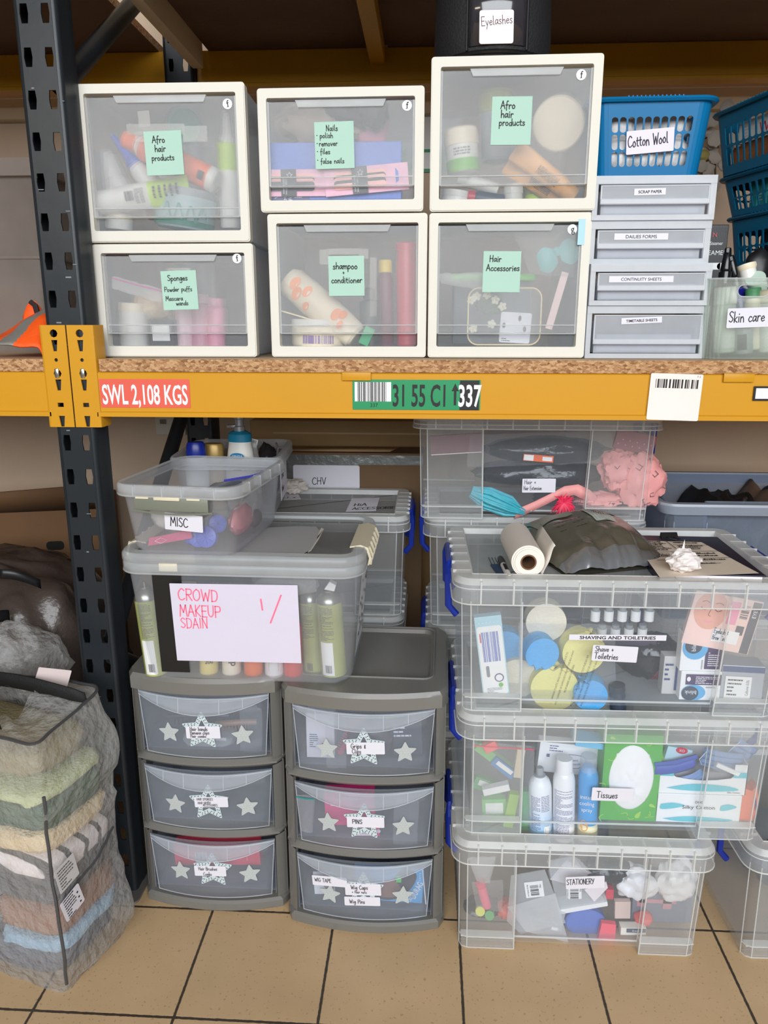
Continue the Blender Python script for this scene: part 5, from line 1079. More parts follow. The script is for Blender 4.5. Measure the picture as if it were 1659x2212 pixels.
def flat(name, lb, cat, loc, w, h, mats, tilt=0, draw=None, th=.003, rz=0, group=None, d=None):
    mb = MB(); mb.box(-w / 2, w / 2, -.001, d or th, -h / 2, h / 2, 0, bev=min(.001, th / 3))
    if draw: draw(mb)
    o = mb.build(name, mats, loc=loc, rot=(0, R(-tilt), R(rz)), smooth=False); return tag(o, lb, cat, group)
# contents
DK = pc('dark_hair_tool', 40, 38, 44, .4); SKT = pc('tan_comb', 170, 130, 100, .5)
z1 = .423
for i, (x, y, z, l, m, tl, lb) in enumerate(((.02, .07, .505, .19, DK, 8, 'black comb lying high across the Hair bands drawer'), (-.03, .07, .488, .15, DK, 3, 'black hair band lying under the black comb'), (.05, .075, .468, .12, SKT, 6, 'tan comb lying low behind the dotted star'))):
    mb = MB(); mb.tube([(-l / 2, 0, 0), (-l / 4, -.004, .004), (l / 4, -.004, .004), (l / 2, 0, 0)], .007, 8)
    for k in range(12): mb.box(-l * .4 + k * l * .065, -l * .4 + k * l * .065 + .002, -.002, .002, -.022, 0)
    tag(mb.build('hair_comb', m, loc=intow(tw1, x, y, z), rot=(0, R(-tl), 0)), lb, 'comb', 'combs in the hair bands drawer')
p = intow(tw1, .085, .055, .478); o = zipbag('hair_band_bag', 'crinkled clear bag at the right end of the Hair bands drawer', [(518, 1525), (566, 1530), (566, 1630), (520, 1628)], 1.60, FILM, 31, None, .012)
mb = MB(); blob(mb, .062, .03, .018, 8, .1, sq=.6); tag(mb.build('clip_bag', FILMW, loc=intow(tw1, .0, .06, z1)), 'clear bag of hair clips on the bottom of the Hair bands drawer', 'bag')
for i, (x, c) in enumerate(((-.035, WHT), (-.002, pc('pinkish_clip', 226, 190, 190, .5)), (.025, WHT))):
    mb = MB(); mb.tube([(-.012, 0, .004), (0, -.003, .007), (.012, 0, .004)], .004, 6); tag(mb.build('banana_clip', c, loc=intow(tw1, x, .062, z1 + .006)), ['white clip at the left in the clip bag', 'pinkish clip in the middle of the clip bag', 'white clip at the right in the clip bag'][i], 'clip')
RDP = pc('pinkish_red_pack', 226, 70, 94, .45)
def dred(mb): rect(mb, -.055, -.025, -.022, .006, y=-.0016, m=1); bars(mb, -.053, -.028, -.018, .004, 12, y=-.0020, m=2); printed(mb, '2 Hair', .088, .01, .006, y=-.0016, m=3, ang=-90); printed(mb, 'Pin Combs', .076, .0, .006, y=-.0016, m=3, ang=-90)
flat('brush_pack', 'long pinkish red pack lying in the Hair Brushes drawer', 'pack', intow(tw1, .0, .055, .118), .215, .06, [RDP, WHT, INK, PINK], 2.5, dred, d=.03)
def dhb(mb): rect(mb, -.028, .0, -.035, .01, y=-.0016, m=1); lines(mb, -.025, -.005, -.03, .006, 7, y=-.002, m=2); rect(mb, .003, .006, -.03, -.018, y=-.002, m=3)
flat('white_carton', 'white box with small printed sticker at the left of the Grips drawer', 'carton', intow(tw2, -.103, .062, .478), .065, .112, [pc('off_white_carton', 232, 224, 224, .5), PAPER, INK, REDP], 0, dhb, d=.045)
for i, (x, tl, lb) in enumerate(((-.035, 28, 'red comb slanting at the left of the Grips star'), (-.018, 22, 'red comb slanting right behind its twin'))):
    mb = MB(); mb.box(-.006, .006, 0, .006, -.052, .052, bev=.002)
    for k in range(14): mb.box(-.016, -.005, .001, .004, -.045 + k * .0065, -.043 + k * .0065)
    tag(mb.build('red_comb', REDP, loc=intow(tw2, x, .06 + .012 * i, .478), rot=(0, R(tl), 0)), lb, 'comb')
zipbag('grip_bag', 'crinkled clear bag between the white box and the Grips star', [(703, 1545), (750, 1550), (748, 1660), (705, 1660)], 1.535, FILM, 33, None, .01)
mb = MB(); blob(mb, .055, .03, .05, 18, .1); tag(mb.build('grip_bundle', pc('dusky_bundle', 96, 88, 92, .4, var=.3, vscale=30), loc=intow(tw2, .01, .07, z1)), 'dusky bundle of hair grips behind the Grips star', 'bundle')
flat('grip_carton', 'flat dark carton at the right of the Grips drawer', 'carton', intow(tw2, .095, .075, .475), .07, .09, [pc('dim_grey_carton', 74, 78, 90, .4), WHT], 3, lambda mb: lines(mb, -.03, .03, .0, .03, 3, y=-.0016, m=1), d=.02)
LOK = pc('hot_pink_carton', 238, 60, 130, .4); LKW = pc('pink_print_white', 240, 214, 224, .5)
def dlok(mb): printed(mb, 'Lockennadeln', .0, .028, .0095, y=-.0016, m=1, bold=.015, sx=.95); printed(mb, 'nadeln', .01, -.030, .009, y=-.0016, m=1, bold=.015, ang=180); lines(mb, -.045, -.012, .006, .018, 2, y=-.0016, m=1); disc(mb, .012, .014, .008, y=-.0016, m=2)
flat('pin_carton', 'hot pink carton of pins lettered Lockennadeln standing in the Pins drawer', 'carton', intow(tw2, -.037, .06, .292), .118, .088, [LOK, LKW, pc('deep_pink_print', 206, 40, 110, .4)], 2, dlok, d=.03)
def dpc(mb): rect(mb, -.03, .01, -.012, .010, y=-.0016, m=1); bars(mb, -.027, .008, -.006, .010, 16, y=-.002, m=2); disc(mb, .025, .0, .005, y=-.0016, m=1)
flat('pin_carton', 'low pink and white carton with bar code in front of the pink one', 'carton', intow(tw2, .007, .042, .248), .055, .028, [LOK, WHT, INK], 2, dpc, d=.012)
zipbag('pin_bag', 'crinkled clear bag at the right side of the Pins drawer', [(850, 1720), (905, 1730), (900, 1830), (850, 1825)], 1.535, FILM, 35, None, .01)
zipbag('pin_bag', 'crinkled clear bag with teal zip at the left side of the Pins drawer', [(640, 1715), (680, 1720), (675, 1800), (650, 1795)], 1.525, FILM, 36, None, .01, pc('teal_zip', 30, 140, 140, .4))
def ddk(mb):
    mb.add([(a, -.0014, b) for a, b in _smooth([(-.05, -.028), (-.01, -.043), (.03, -.034), (.058, .0), (.066, .03), (.05, .046), (.03, .044), (.012, .02), (-.02, -.004), (-.05, -.012), (-.05, -.028)])], [tuple(range(61))], 1)
    mb.add([(a, -.0016, b) for a, b in _smooth([(-.046, -.026), (-.01, -.036), (.024, -.03), (.03, -.008), (.01, .014), (-.02, .002), (-.046, -.012), (-.046, -.026)])], [tuple(range(43))], 4)
    printed(mb, 'DURAG', .067, -.010, .015, y=-.0018, m=2, ang=68, sx=.7, bold=.02); printed(mb, 'DELUXE', .056, -.030, .008, y=-.0018, m=2, ang=68, sx=.7, bold=.02); lines(mb, .072, .076, .0, .04, 8, y=-.0018, m=2)
    mb.add([(a, -.0015, b) for a, b in ((.078, .048), (.08, .048), (.093, -.048), (.09, -.048))], [(0, 1, 2, 3)], 2); rect(mb, .018, .030, .008, .026, y=-.0019, m=3)
flat('durag_pack', 'sky blue pack showing a brown head wrap, leaning in the Wig tape drawer', 'pack', intow(tw2, .055, .048, .100), .165, .094, [pc('sky_blue_pack', 78, 172, 226, .4), pc('dark_wrap_print', 66, 50, 48, .5), WHT, pc('green_price_tag', 60, 220, 80, .5), pc('brown_skin_print', 150, 100, 80, .5)], -2, ddk, d=.008)
flat('photo_card', 'white card with grey picture at the left of the Wig tape drawer', 'card', intow(tw2, -.100, .05, .092), .05, .062, [WHT, pc('grey_picture', 150, 140, 138, .5)], 3, lambda mb: disc(mb, .012, .0, .014, y=-.0016, m=1, rz=.02))
flat('tape_tin', 'small dark red tin peeping under the Wig labels', 'tin', intow(tw2, -.026, .05, .082), .022, .09, [pc('dark_red_tin', 150, 34, 52, .4), WHT], 2, lambda mb: lines(mb, -.008, .008, -.03, -.018, 3, y=-.0016, m=1), d=.02)
# ================================================================== CLEAR LIDDED STORAGE BOXES
BX = clear('clear_box', .066, tint=(.975, .985, 1), body=(.80, .84, .90), rough=.16, edge=.20)
BXP = clear('clear_box_pillar', .13, tint=(.98, .985, .99), body=(.86, .88, .88), rough=.18, edge=.22)
BXE = clear('clear_box_edge', .62, body=(.92, .93, .92), rough=.18)
LIDP = clear('clear_lid_plate', .34, tint=(.9, .92, .92), body=(.66, .69, .69), rough=.25)
LSK = clear('clear_lid_skirt', .22, tint=(.98, .99, 1), body=(.86, .88, .89), rough=.18, edge=.22)
HBL = pc('blue_handle', 20, 46, 150, .35)
def ubox(label, loc, rz, w, d, h, lid=True, pil=.125, ribs=9, handles=(1, 1), taper=.955, lh=.052, edge=BXE, bx=BX, bxp=BXP, group='clear lidded storage boxes', name='storage_box', lidmat=None, hand_z=None):
    """moulded box: tapered tub, four hollow corner pillars, skirted ribbed lid, swing handles at the ends; local origin: floor, centre of the front edge"""
    t = thing(name, label, 'storage box', loc, (0, 0, R(rz)), group)
    hb = h - (.008 if lid else 0); a0, a1 = w / 2 * taper, w / 2 * .985; f0, f1 = .024, .010; rec = .020
    zl = h - lh
    X = lambda s, z: s * (a0 + (a1 - a0) * z / h)
    F = lambda z: f0 + (f1 - f0) * z / h          # pillar face
    mb = MB(); th = .0022; zf = .018
    def slab(p00, p10, p11, p01, n, m):            # sheet with thickness along n
        q = [Vector(p) for p in (p00, p10, p11, p01)]; n = Vector(n) * th; vs = q + [p + n for p in q]
        mb.add(vs, [(0, 1, 2, 3), (7, 6, 5, 4), (0, 4, 5, 1), (1, 5, 6, 2), (2, 6, 7, 3), (3, 7, 4, 0)], m)
    xl, xr = lambda z: X(-1, z), lambda z: X(1, z)
    pw = pil
    B = d - f0
    for s, y0 in ((1, 0), (-1, 1)):
        yy = (lambda z: F(z)) if s == 1 else (lambda z: d - F(z))
        yr = (lambda z: F(z) + rec) if s == 1 else (lambda z: d - F(z) - rec)
        # recessed middle panel
        slab((xl(zf) + pw, yr(zf), zf), (xr(zf) - pw, yr(zf), zf), (xr(hb) - pw, yr(hb), hb), (xl(hb) + pw, yr(hb), hb), (0, s, 0), 0)
        for sx in (-1, 1):
            xo = lambda z: X(sx, z) - sx * .018; xi = lambda z: X(sx, z) - sx * pw
            slab((xi(0), yy(0), 0), (xo(0), yy(0), 0), (xo(hb), yy(hb), hb), (xi(hb), yy(hb), hb), (0, s, 0), 1)
            slab((xi(0), yy(0), 0), (xi(0), yr(0), 0), (xi(hb), yr(hb), hb), (xi(hb), yy(hb), hb), (sx, 0, 0), 1)
            # rounded corner
            n = 5; mb.grid(lambda u, v: (X(sx, hb * v) - sx * .018 + sx * .018 * math.sin(R(90 * u)), yy(hb * v) + s * .018 * (1 - math.cos(R(90 * u))), hb * v), n, 2, 1)
            # pillar foot ledges
            for z in (.003, .030):
                mb.box(min(xi(z), X(sx, z) - sx * .004), max(xi(z), X(sx, z) - sx * .004), min(yy(z) + s * .002, yr(z)), max(yy(z) + s * .002, yr(z)), z, z + .002, 1 if z < .01 else 2)
    for sx in (-1, 1):
        xx = lambda z: X(sx, z)
        slab((xx(0), F(0) + .018, 0), (xx(0), d - F(0) - .018, 0), (xx(hb), d - F(hb) - .018, hb), (xx(hb), F(hb) + .018, hb), (-sx, 0, 0), 0)
    mb.box(xl(zf) + .004, xr(zf) - .004, F(zf) + .004, d - F(zf) - .004, zf, zf + .002, 0)
    # bright moulded edges of the front pillars
    for sx in (-1, 1):
        for off, m_ in ((.018, 1), (pw, 1)):
            mb.tube([(X(sx, z) - sx * off, F(z) - .0002, z) for z in (.001, hb * .5, zl)], .0013 if off < .02 else .0016, 6, 2)
        mb.tube([(X(sx, z) - sx * pw, F(z) + rec, z) for z in (zf, hb * .5, zl)], .0010, 6, 2)
        mb.tube([(X(sx, z) - sx * .0005, F(z) + .018, z) for z in (.001, hb * .5, zl)], .0012, 6, 2)
        for z in (.001, .031):
            mb.tube([(X(sx, z) - sx * pw, F(z), z), (X(sx, z) - sx * .018, F(z), z), (X(sx, z) - sx * .006, F(z) + .005, z), (X(sx, z), F(z) + .018, z)], .0014, 6, 2)
    mb.box(xl(zf) + pw, xr(zf) - pw, F(zf) + rec - .002, F(zf) + rec, zf - .001, zf + .003, 2)
    if not lid:
        zr = h
    mb.build('tub', [bx, bxp, edge], t, ang=40)
    lw, ld = w * 1.02, d * 1.0
    ol = lambda k, r=.035: rrect(lw + 2 * k, ld + 2 * k, r + k, 6, 0, d / 2 + .0)
    mb = MB()
    def loop(o0, z0, o1, z1, m): N = len(o0); mb.add([(x, y, z0) for x, y in o0] + [(x, y, z1) for x, y in o1], [(i, (i + 1) % N, N + (i + 1) % N, N + i) for i in range(N)], m)
    if lid:
        z0 = zl; loop(ol(.006), z0, ol(.004), h - .012, 0); loop(ol(.004), h - .012, ol(-.004), h, 1); loop(ol(-.004), h, ol(-.036), h + .000, 1); loop(ol(-.036), h, ol(-.040), h - .012, 1)
        o = ol(-.040); mb.add([(x, y, h - .012) for x, y in o], [tuple(range(len(o)))], 2)
        o = ol(-.02); loop(ol(-.010), zl + .022, ol(-.010), h - .004, 0)
        mb.tube([(x, y, z0) for x, y in ol(.006)], .0015, 6, 1, closed=True); mb.tube([(x, y, h - .020) for x, y in ol(.0042)], .0012, 6, 1, closed=True)
        mb.tube([(x, y, h) for x, y in ol(-.034)], .0012, 6, 1, closed=True)
        for i in range(ribs):
            x = -lw / 2 + .05 + (lw - .10) * i / (ribs - 1)
            for yb in (0, 1):
                y = d / 2 + (-1 if yb == 0 else 1) * (ld / 2 + .0065); mb.box(x - .0016, x + .0016, min(y, y + (.010 if yb == 0 else -.010)), max(y, y + (.010 if yb == 0 else -.010)), zl + .001, h - .004, 1)
                if yb == 0: mb.box(x - .0016, x + .0016, .002, .034, h - .006, h + .0006, 1)
        for i in range(6):
            y = .06 + (d - .12) * i / 5
            for s in (-1, 1): mb.box(min(s * (lw / 2 - .034), s * (lw / 2 + .004)), max(s * (lw / 2 - .034), s * (lw / 2 + .004)), y - .0016, y + .0016, h - .006, h + .0006, 1)
        mb.build('lid', lidmat or [LSK, edge, LIDP], t, ang=40, solid=0)
    else:
        loop(ol(.0), h - .03, ol(.012), h - .006, 0); loop(ol(.012), h - .006, ol(.010), h, 1); loop(ol(.010), h, ol(-.006), h, 1); loop(ol(-.006), h, ol(-.008), h - .03, 0)
        mb.build('rim', [edge if edge is not BXE else bxp, edge], t, ang=40)
    for k, s in enumerate((-1, 1)):
        if not handles[k]: continue
        hd = MB(); x = s * (lw / 2 + .003); zt, zb_ = h - .012, h - .115; hy = .085
        pts = [(x - s * .012, d / 2 - hy, zb_ - .01), (x + s * .006, d / 2 - hy, zb_ + .012), (x + s * .008, d / 2 - hy, zt - .02), (x + s * .004, d / 2 - hy * .8, zt), (x + s * .004, d / 2 + hy * .8, zt), (x + s * .008, d / 2 + hy, zt - .02), (x + s * .006, d / 2 + hy, zb_ + .012), (x - s * .012, d / 2 + hy, zb_ - .01)]
        hd.tube(pts, .0078, 8); hd.grid(lambda u, v: (x + s * .005, d / 2 - hy + 2 * hy * u, zt - .05 + .05 * v), 6, 3); hd.build('handle', HBL, t)
    return t
def bxlabel(t, px, py, Y, w, h, tilt, wr, r=.002, mats=None, pr=None, slip=0.):
    p = at(px, py, Y); v = t.matrix_basis.inverted() @ p
    def dn(mb):
        for s in wr: hand(mb, *s[:4], w=s[4] if len(s) > 4 else .1, sx=s[5] if len(s) > 5 else .85)
        if pr: pr(mb)
    return card('label', w, h, t, v, (R(3), R(-tilt), 0), mats or [PAPER, INK], r, .0007, dn)
# front edge of the three boxes stacked at the right
YS = 1.452
b_st = ubox('lowest clear lidded box of the right stack, labelled STATIONERY', (.357, YS, .0), .3, .552, .44, .298, ribs=10, pil=.125, taper=.965)
bxlabel(b_st, 1264, 1906, YS + .036, .086, .033, 5, [('STATIONERY', -.041, -.004, .0145, .1, .66)])
b_ti = ubox('middle clear lidded box of the right stack, labelled Tissues', (.413, 1.462, .2985), .8, .655, .42, .300, ribs=10, pil=.125, taper=.972)
bxlabel(b_ti, 1323, 1716, 1.462 + .034, .090, .033, -.6, [('Tissues', -.034, -.009, .0165, .095, .8)])
b_sh = ubox('top clear lidded box of the right stack, labelled SHAVING AND TOILETRIES', (.406, 1.458, .599), .6, .672, .42, .302, ribs=10, pil=.122, taper=.955)
bxlabel(b_sh, 1334, 1377, 1.458 + .033, .198, .0125, .6, [], .0008, pr=lambda mb: printed(mb, 'SHAVING AND TOILETRIES', 0, 0, .0075, m=1, sx=1.25, bold=.02))
bxlabel(b_sh, 1328, 1412, 1.458 + .0335, .093, .036, -2, [('Shave +', -.041, .004, .012, .11, .85), ('Toiletries', -.041, -.013, .0135, .11, .8)])
# boxes standing further back and to the right
b_rb = ubox('clear lidded box at the bottom right edge, right of the STATIONERY box', (.978, 1.462, 0), 1.5, .52, .44, .298, ribs=8, pil=.2, taper=.94)
mb = MB(); blob(mb, .20, .13, .10, 41, .15, crease=.2); tag(mb.build('film_bag', pc('slate_blue_bag', 92, 106, 128, .35, var=.2), loc=(.99, 1.70, .022)), 'slate blue bag filling the box at the bottom right edge', 'bag')
mb = MB(); blob(mb, .03, .05, .05, 42, .2); tag(mb.build('green_bag', pc('dull_green_bag', 60, 120, 96, .4), loc=(.765, 1.66, .19)), 'green bag pressed high against the side of the bottom right box', 'bag')
YB = 1.905
b_lo = ubox('dim clear lidded box behind the right stack, under the Hair Extension box', (.282, YB, .605), 0, .55, .40, .308, ribs=8)
b_lo2 = ubox('dim clear lidded box on the floor behind the STATIONERY box', (.284, YB, .0), 0, .54, .40, .30, ribs=8)
b_lo3 = ubox('dim clear lidded box behind the middle of the right stack', (.284, YB + .002, .302), 0, .54, .40, .301, ribs=8)
b_he = ubox('clear lidded box on the second tier, labelled Hair + Hair Extension', (.271, 1.862, .9145), 0, .585, .40, .262, ribs=9, pil=.155, taper=.965, handles=(0, 1), lh=.03)
bxlabel(b_he, 1164, 1049, 1.862 + .034, .083, .036, .8, [('Hair +', -.036, .004, .0115, .1, .85), ('Hair Extension', -.038, -.011, .0105, .1, .62)])
OPB = clear('blue_grey_tub', .34, tint=(.8, .86, .95), body=(.42, .48, .58), rough=.3); OPE = pc('blue_grey_rim', 150, 158, 172, .35)
b_ob = ubox('open blue grey tub of brown garments at the right edge, second tier', (.905, 1.90, .640), 0, .60, .42, .318, lid=False, bx=OPB, bxp=OPB, edge=OPE, pil=.10, taper=.93, handles=(0, 0), group=None, name='open_tub')
mb = MB(); q = rrect(.20, .20, .03, 6, .10, .14); mb.tube([(x, .022, z) for x, z in q], .0018, 6, closed=True); mb.build('moulded_handle', OPE, b_ob)
b_os = ubox('dim closed box beneath the open blue grey tub', (.905, 1.93, .319), 0, .56, .42, .320, ribs=8)
b_os2 = ubox('dim closed box on the floor two below the open blue grey tub', (.905, 1.935, 0), 0, .56, .42, .318, ribs=8)
# brown garments on their sides in the open tub
GB = pc('dark_brown_garment', 34, 26, 22, .6, bump=.3, bscale=40, var=.3); GK = pc('black_garment', 16, 14, 14, .7); GT = pc('tan_garment', 112, 90, 76, .6)
for i in range(9):
    x = .655 + i * .055; m = (GK, GB, GK, GT, GK, GB, GK, GK, GB)[i]
    mb = MB(); mb.grid(lambda u, v: (.05 * math.sin(math.pi * u) + .06 * (v - .5) + .008 * nz3((u, v, i), 5, i), -.13 + .26 * v, .292 * math.sin(math.pi * min(max(u, .02), .98)) ** .35 * (1 + .10 * nz3((u, v, i), 3, i + 9)) + (.03 if i in (3, 6) else 0) * v), 14, 12)
    tag(mb.build('garment', m, loc=(x, 2.115, .665), rot=(0, R(18), R(12)), solid=.008), {GK: 'black', GB: 'dark brown', GT: 'tan'}[m] + ' garment on its side in the open blue grey tub', 'garment', {GK: 'black', GB: 'dark brown', GT: 'tan'}[m] + ' garments in the open tub')
# ------------------------------------------------------------------ things in the Hair Extension box
YH = 1.905; PKF = pc('pink_lettered_fabric', 236, 160, 158, .6, bump=.2, bscale=30, var=.1); GIN = pc('grey_fabric_print', 92, 74, 84, .6)
for i, (px, py, rx, ry, rz_, rot, lb) in enumerate(((1378, 1112, .062, .045, .072, 0, 'big crumple of pink lettered fabric at the right of the Hair Extension box'), (1330, 1060, .05, .04, .055, 20, 'upright fold of pink lettered fabric left of the big crumple'), (1290, 1112, .06, .035, .022, 0, 'low fold of pink lettered fabric under the upright one'))):
    c = at(px, py, YH + .03); c.z = .934 if i != 1 else .985
    mb = MB(); blob(mb, rx, ry, rz_, 90 + i, .24, sc=2.0, crease=.34, csc=2.8, nu=36, nv=22)
    n0 = len(mb.v); ns = list(mb.v)
    t_ = thing('pink_fabric', lb, 'fabric', c, (0, 0, R(rot)), 'pink fabric in the hair box'); mb.build('cloth', PKF, t_)
    q = MB(); rs = random.Random(i)
    for k in range(26):
        p = ns[rs.randrange(len(ns))]
        if p.y < -ry * .3:
            s = rs.uniform(.004, .008); x, z = p.x, p.z; y = p.y - .0022; ang_ = rs.uniform(0, 3)
            for pts in ([(-s, -s), (-s, s), (s, s)], [(s, -s), (-s, -s)])[:rs.randint(1, 2)]:
                pts = [(x + a * math.cos(ang_) - b * math.sin(ang_), z + a * math.sin(ang_) + b * math.cos(ang_)) for a, b in pts]
                for j in range(len(pts) - 1): ribbon(q, pts[j:j + 2], .0016, y, 0)
    if q.v: q.build('print', GIN, t_, smooth=False)['kind'] = 'stuff'
mb = MB(); band = [(1115, 1110), (1150, 1095), (1185, 1078), (1215, 1062), (1245, 1058), (1270, 1070), (1285, 1085)]
pts = [at(x, y, YH - .006 + .004 * (i % 2)) for i, (x, y) in enumerate(band)]; o0 = pts[0].copy()
mb.add([p - o0 + Vector((.004, 0, .014)) for p in pts] + [p - o0 + Vector((-.004, .002, -.014)) for p in pts], [(i, i + 1, 8 + i, 7 + i) for i in range(6)])
tag(mb.build('fabric_strap', PKF, loc=o0, solid=.003), 'pink fabric band curving behind the low pink fold', 'band')
def tuft(name, lb, A, B, r, m, n, seed, cat):
    rs = random.Random(seed); mb = MB(); L = (B - A).length; ax = (B - A).normalized(); s1 = ax.orthogonal().normalized(); s2 = ax.cross(s1)
    for k in range(n):
        a, q = rs.uniform(0, 6.28), rs.uniform(.2, 1); off = (s1 * math.cos(a) + s2 * math.sin(a)) * r * q
        mb.tube([A + off * .45, A.lerp(B, .3) + off, A.lerp(B, .7) + off * rs.uniform(.7, 1), B + off * rs.uniform(.1, .5)], [r * .16, r * .22, r * .2, r * .05], 5, rs.randint(0, 1) if rs.random() < .25 else 0)
    return tag(mb.build(name, m), lb, cat)
tuft('hair_piece', 'turquoise hair piece with pink streaks lying in the Hair Extension box', at(1018, 1062, YH), at(1132, 1108, YH), .026, [pc('turquoise_hair', 58, 168, 186, .45, var=.25, vscale=80), pc('coral_streak', 226, 120, 130, .45)], 60, 4, 'hair')
def burst(lb, px, py, Y, r, m, n, seed):
    rs = random.Random(seed); mb = MB(); c = at(px, py, Y)
    for k in range(n):
        a = rs.uniform(0, 6.28); e = rs.uniform(-.6, .6); d_ = Vector((math.cos(a) * math.cos(e), math.sin(e) * .5, math.sin(a) * math.cos(e))); l = r * rs.uniform(.55, 1)
        mb.tube([d_ * l * .05, d_ * l * .6 + Vector((0, 0, -.003)), d_ * l + Vector((0, 0, -.010))], [.0030, .0024, .0005], 4)
    return tag(mb.build('feather_trim', m, loc=c), lb, 'trim')
burst('fluffy hot pink feather trim at the bottom middle of the Hair Extension box', 1218, 1086, YH - .006, .038, pc('hot_pink_feather', 236, 50, 90, .5), 90, 7)
BKG = pc('black_film_bag', 22, 24, 30, .18, bump=.4, bscale=30, var=.2)
for i, (px, py, rx, rz_, z, lb) in enumerate(((1165, 1040, .17, .036, .985, 'long black packed bag across the middle of the Hair Extension box'), (1180, 985, .16, .036, 1.045, 'upper black packed bag under the orange tag in the hair box'), (1190, 1100, .05, .02, .935, 'black pouch low behind the hot pink feather trim'), (1300, 1110, .08, .016, .935, 'flat black pouch under the pink fabric'))):
    c = at(px, py, YH + .05); c.z = z; mb = MB(); blob(mb, rx, .045, rz_, 50 + i, .14, crease=.2, csc=6, nu=36); tag(mb.build('hair_bag', BKG, loc=c), lb, 'bag', 'black bags in the hair box')
zipbag('hair_zip_bag', 'clear crinkled bag high across the Hair Extension box', [(1010, 940), (1320, 930), (1330, 1000), (1010, 1010)], YH + .02, FILM, 51, None, .02)
flat('orange_tag', 'orange and white paper tag on the upper black bag in the hair box', 'tag', at(1163, 990, YH - .004), .075, .017, [ORG, WHT], -4, lambda mb: (rect(mb, -.036, -.012, -.007, .007, y=-.0016, m=1), rect(mb, .01, .034, -.005, .005, y=-.0016, m=1)), th=.0015)
flat('plum_pack', 'flat plum pack with white edge at the upper left of the Hair Extension box', 'pack', at(985, 960, YH + .02), .13, .05, [pc('plum_pack', 110, 56, 72, .5), WHT], 4, lambda mb: rect(mb, -.064, .064, -.024, -.022, y=-.0016, m=1), th=.01)
flat('dotted_pack', 'red and white dotted pack at the upper right of the Hair Extension box', 'pack', at(1372, 955, YH + .02), .10, .05, [pc('dusky_red_pack', 150, 84, 90, .5), PINK], -12, lambda mb: [disc(mb, -.04 + .009 * k, -.012 + .012 * (k % 2), .0018, y=-.0016, m=1, n=8) for k in range(10)], th=.012)
# ================================================================== THINGS IN THE RIGHT STACK
# --- shaving box
YC = 1.507; ZC = .599 + .0205
GT1 = 'things in the shaving box'
LBL = pc('pale_blue_carton', 170, 212, 228, .4); BAR = pc('violet_blue_bars', 92, 110, 190, .5); SILV = pc('silver_carton', 176, 182, 190, .35, .2); PURP = pc('aubergine_panel', 74, 52, 92, .4); NVY = pc('navy_panel', 52, 66, 122, .4)
def dbrush(mb):
    q = rrect(.052, .158, .006, 3, 0, -.008); mb.add([(a, -.0014, b) for a, b in q], [tuple(range(len(q)))], 1)
    bars(mb, -.018, .018, -.010, .058, 17, y=-.0020, m=2, vert=True); rect(mb, -.0215, -.019, .035, .055, y=-.002, m=4); disc(mb, .010, -.048, .010, y=-.002, m=3, n=20); disc(mb, .010, -.048, .0075, y=-.0023, m=1, n=20); disc(mb, .012, -.065, .005, y=-.002, m=5)
    q = rrect(.007, .026, .003, 3, -.012, -.032); mb.add([(a, -.002, b) for a, b in q], [tuple(range(len(q)))], 6); lines(mb, -.018, .015, -.084, -.070, 6, y=-.002, m=6)
    for k in range(6): disc(mb, -.02 + .008 * k, .079, .0009, y=-.0018, m=1, n=8)
flat('brush_carton', 'tall white carton with pale blue border and violet bar code leaning at the left', 'carton', at(1063, 1419, YC), .057, .185, [LBL, WHT, BAR, NVY, REDP, GRN2, pc('hang_hole_grey', 120, 124, 132, .5)], 8, dbrush, d=.02)
SPB = pc('sky_blue_sponge', 78, 170, 230, .8, bump=.3, bscale=120, var=.03); SPY = pc('pale_yellow_sponge', 242, 230, 140, .8, bump=.3, bscale=120, var=.03); SPC = pc('cream_sponge', 236, 226, 206, .8, bump=.3, bscale=120, var=.03)
def sponge(lb, px, py, Y, r, d, m, rot=0, notch=None):
    P = []
    for k in range(40):
        a = 2 * math.pi * k / 40; q = r
        if notch is not None:
            da = (math.degrees(a) - notch + 180) % 360 - 180
            if abs(da) < 16: q = r * (.80 + .2 * abs(da) / 16)
        P.append((q * math.cos(a), q * math.sin(a)))
    b = bmesh.new(); lo = [b.verts.new((x, 0, z)) for x, z in P]; hi = [b.verts.new((x, d, z)) for x, z in P]; b.faces.new(lo); b.faces.new(hi[::-1])
    for i in range(40): b.faces.new((lo[i], hi[i], hi[(i + 1) % 40], lo[(i + 1) % 40]))
    bmesh.ops.bevel(b, geom=[e for e in b.edges if abs(e.verts[0].co.y - e.verts[1].co.y) < 1e-6], offset=min(.008, d * .2), segments=2, affect='EDGES')
    mb = MB(); mb.bm(b); o = mb.build('round_sponge', m, loc=at(px, py, Y), rot=(0, 0, R(rot))); return tag(o, lb, 'sponge', 'round sponges in a clear bag')
sponge('sky blue round sponge at the upper middle of the clear sponge bag', 1172, 1414, 1.535, .037, .04, SPB, 10, -110)
sponge('sky blue round sponge at the bottom right of the clear sponge bag', 1276, 1503, 1.525, .036, .04, SPB, -5, 130)
sponge('pale yellow round sponge at the upper right of the clear sponge bag', 1262, 1410, 1.545, .047, .04, SPY, 5, 60)
sponge('pale yellow round sponge at the bottom left of the clear sponge bag', 1198, 1488, 1.545, .052, .04, SPY, 0, 80)
sponge('cream round sponge high up above the sky blue one', 1180, 1345, 1.58, .044, .04, SPC, 0)
sponge('cream round sponge low behind the left pillar of the shaving box', 1118, 1466, 1.575, .046, .04, SPC, 0)
sponge('sky blue round sponge far left, half behind the white carton', 1092, 1400, 1.59, .040, .04, SPB, 0)
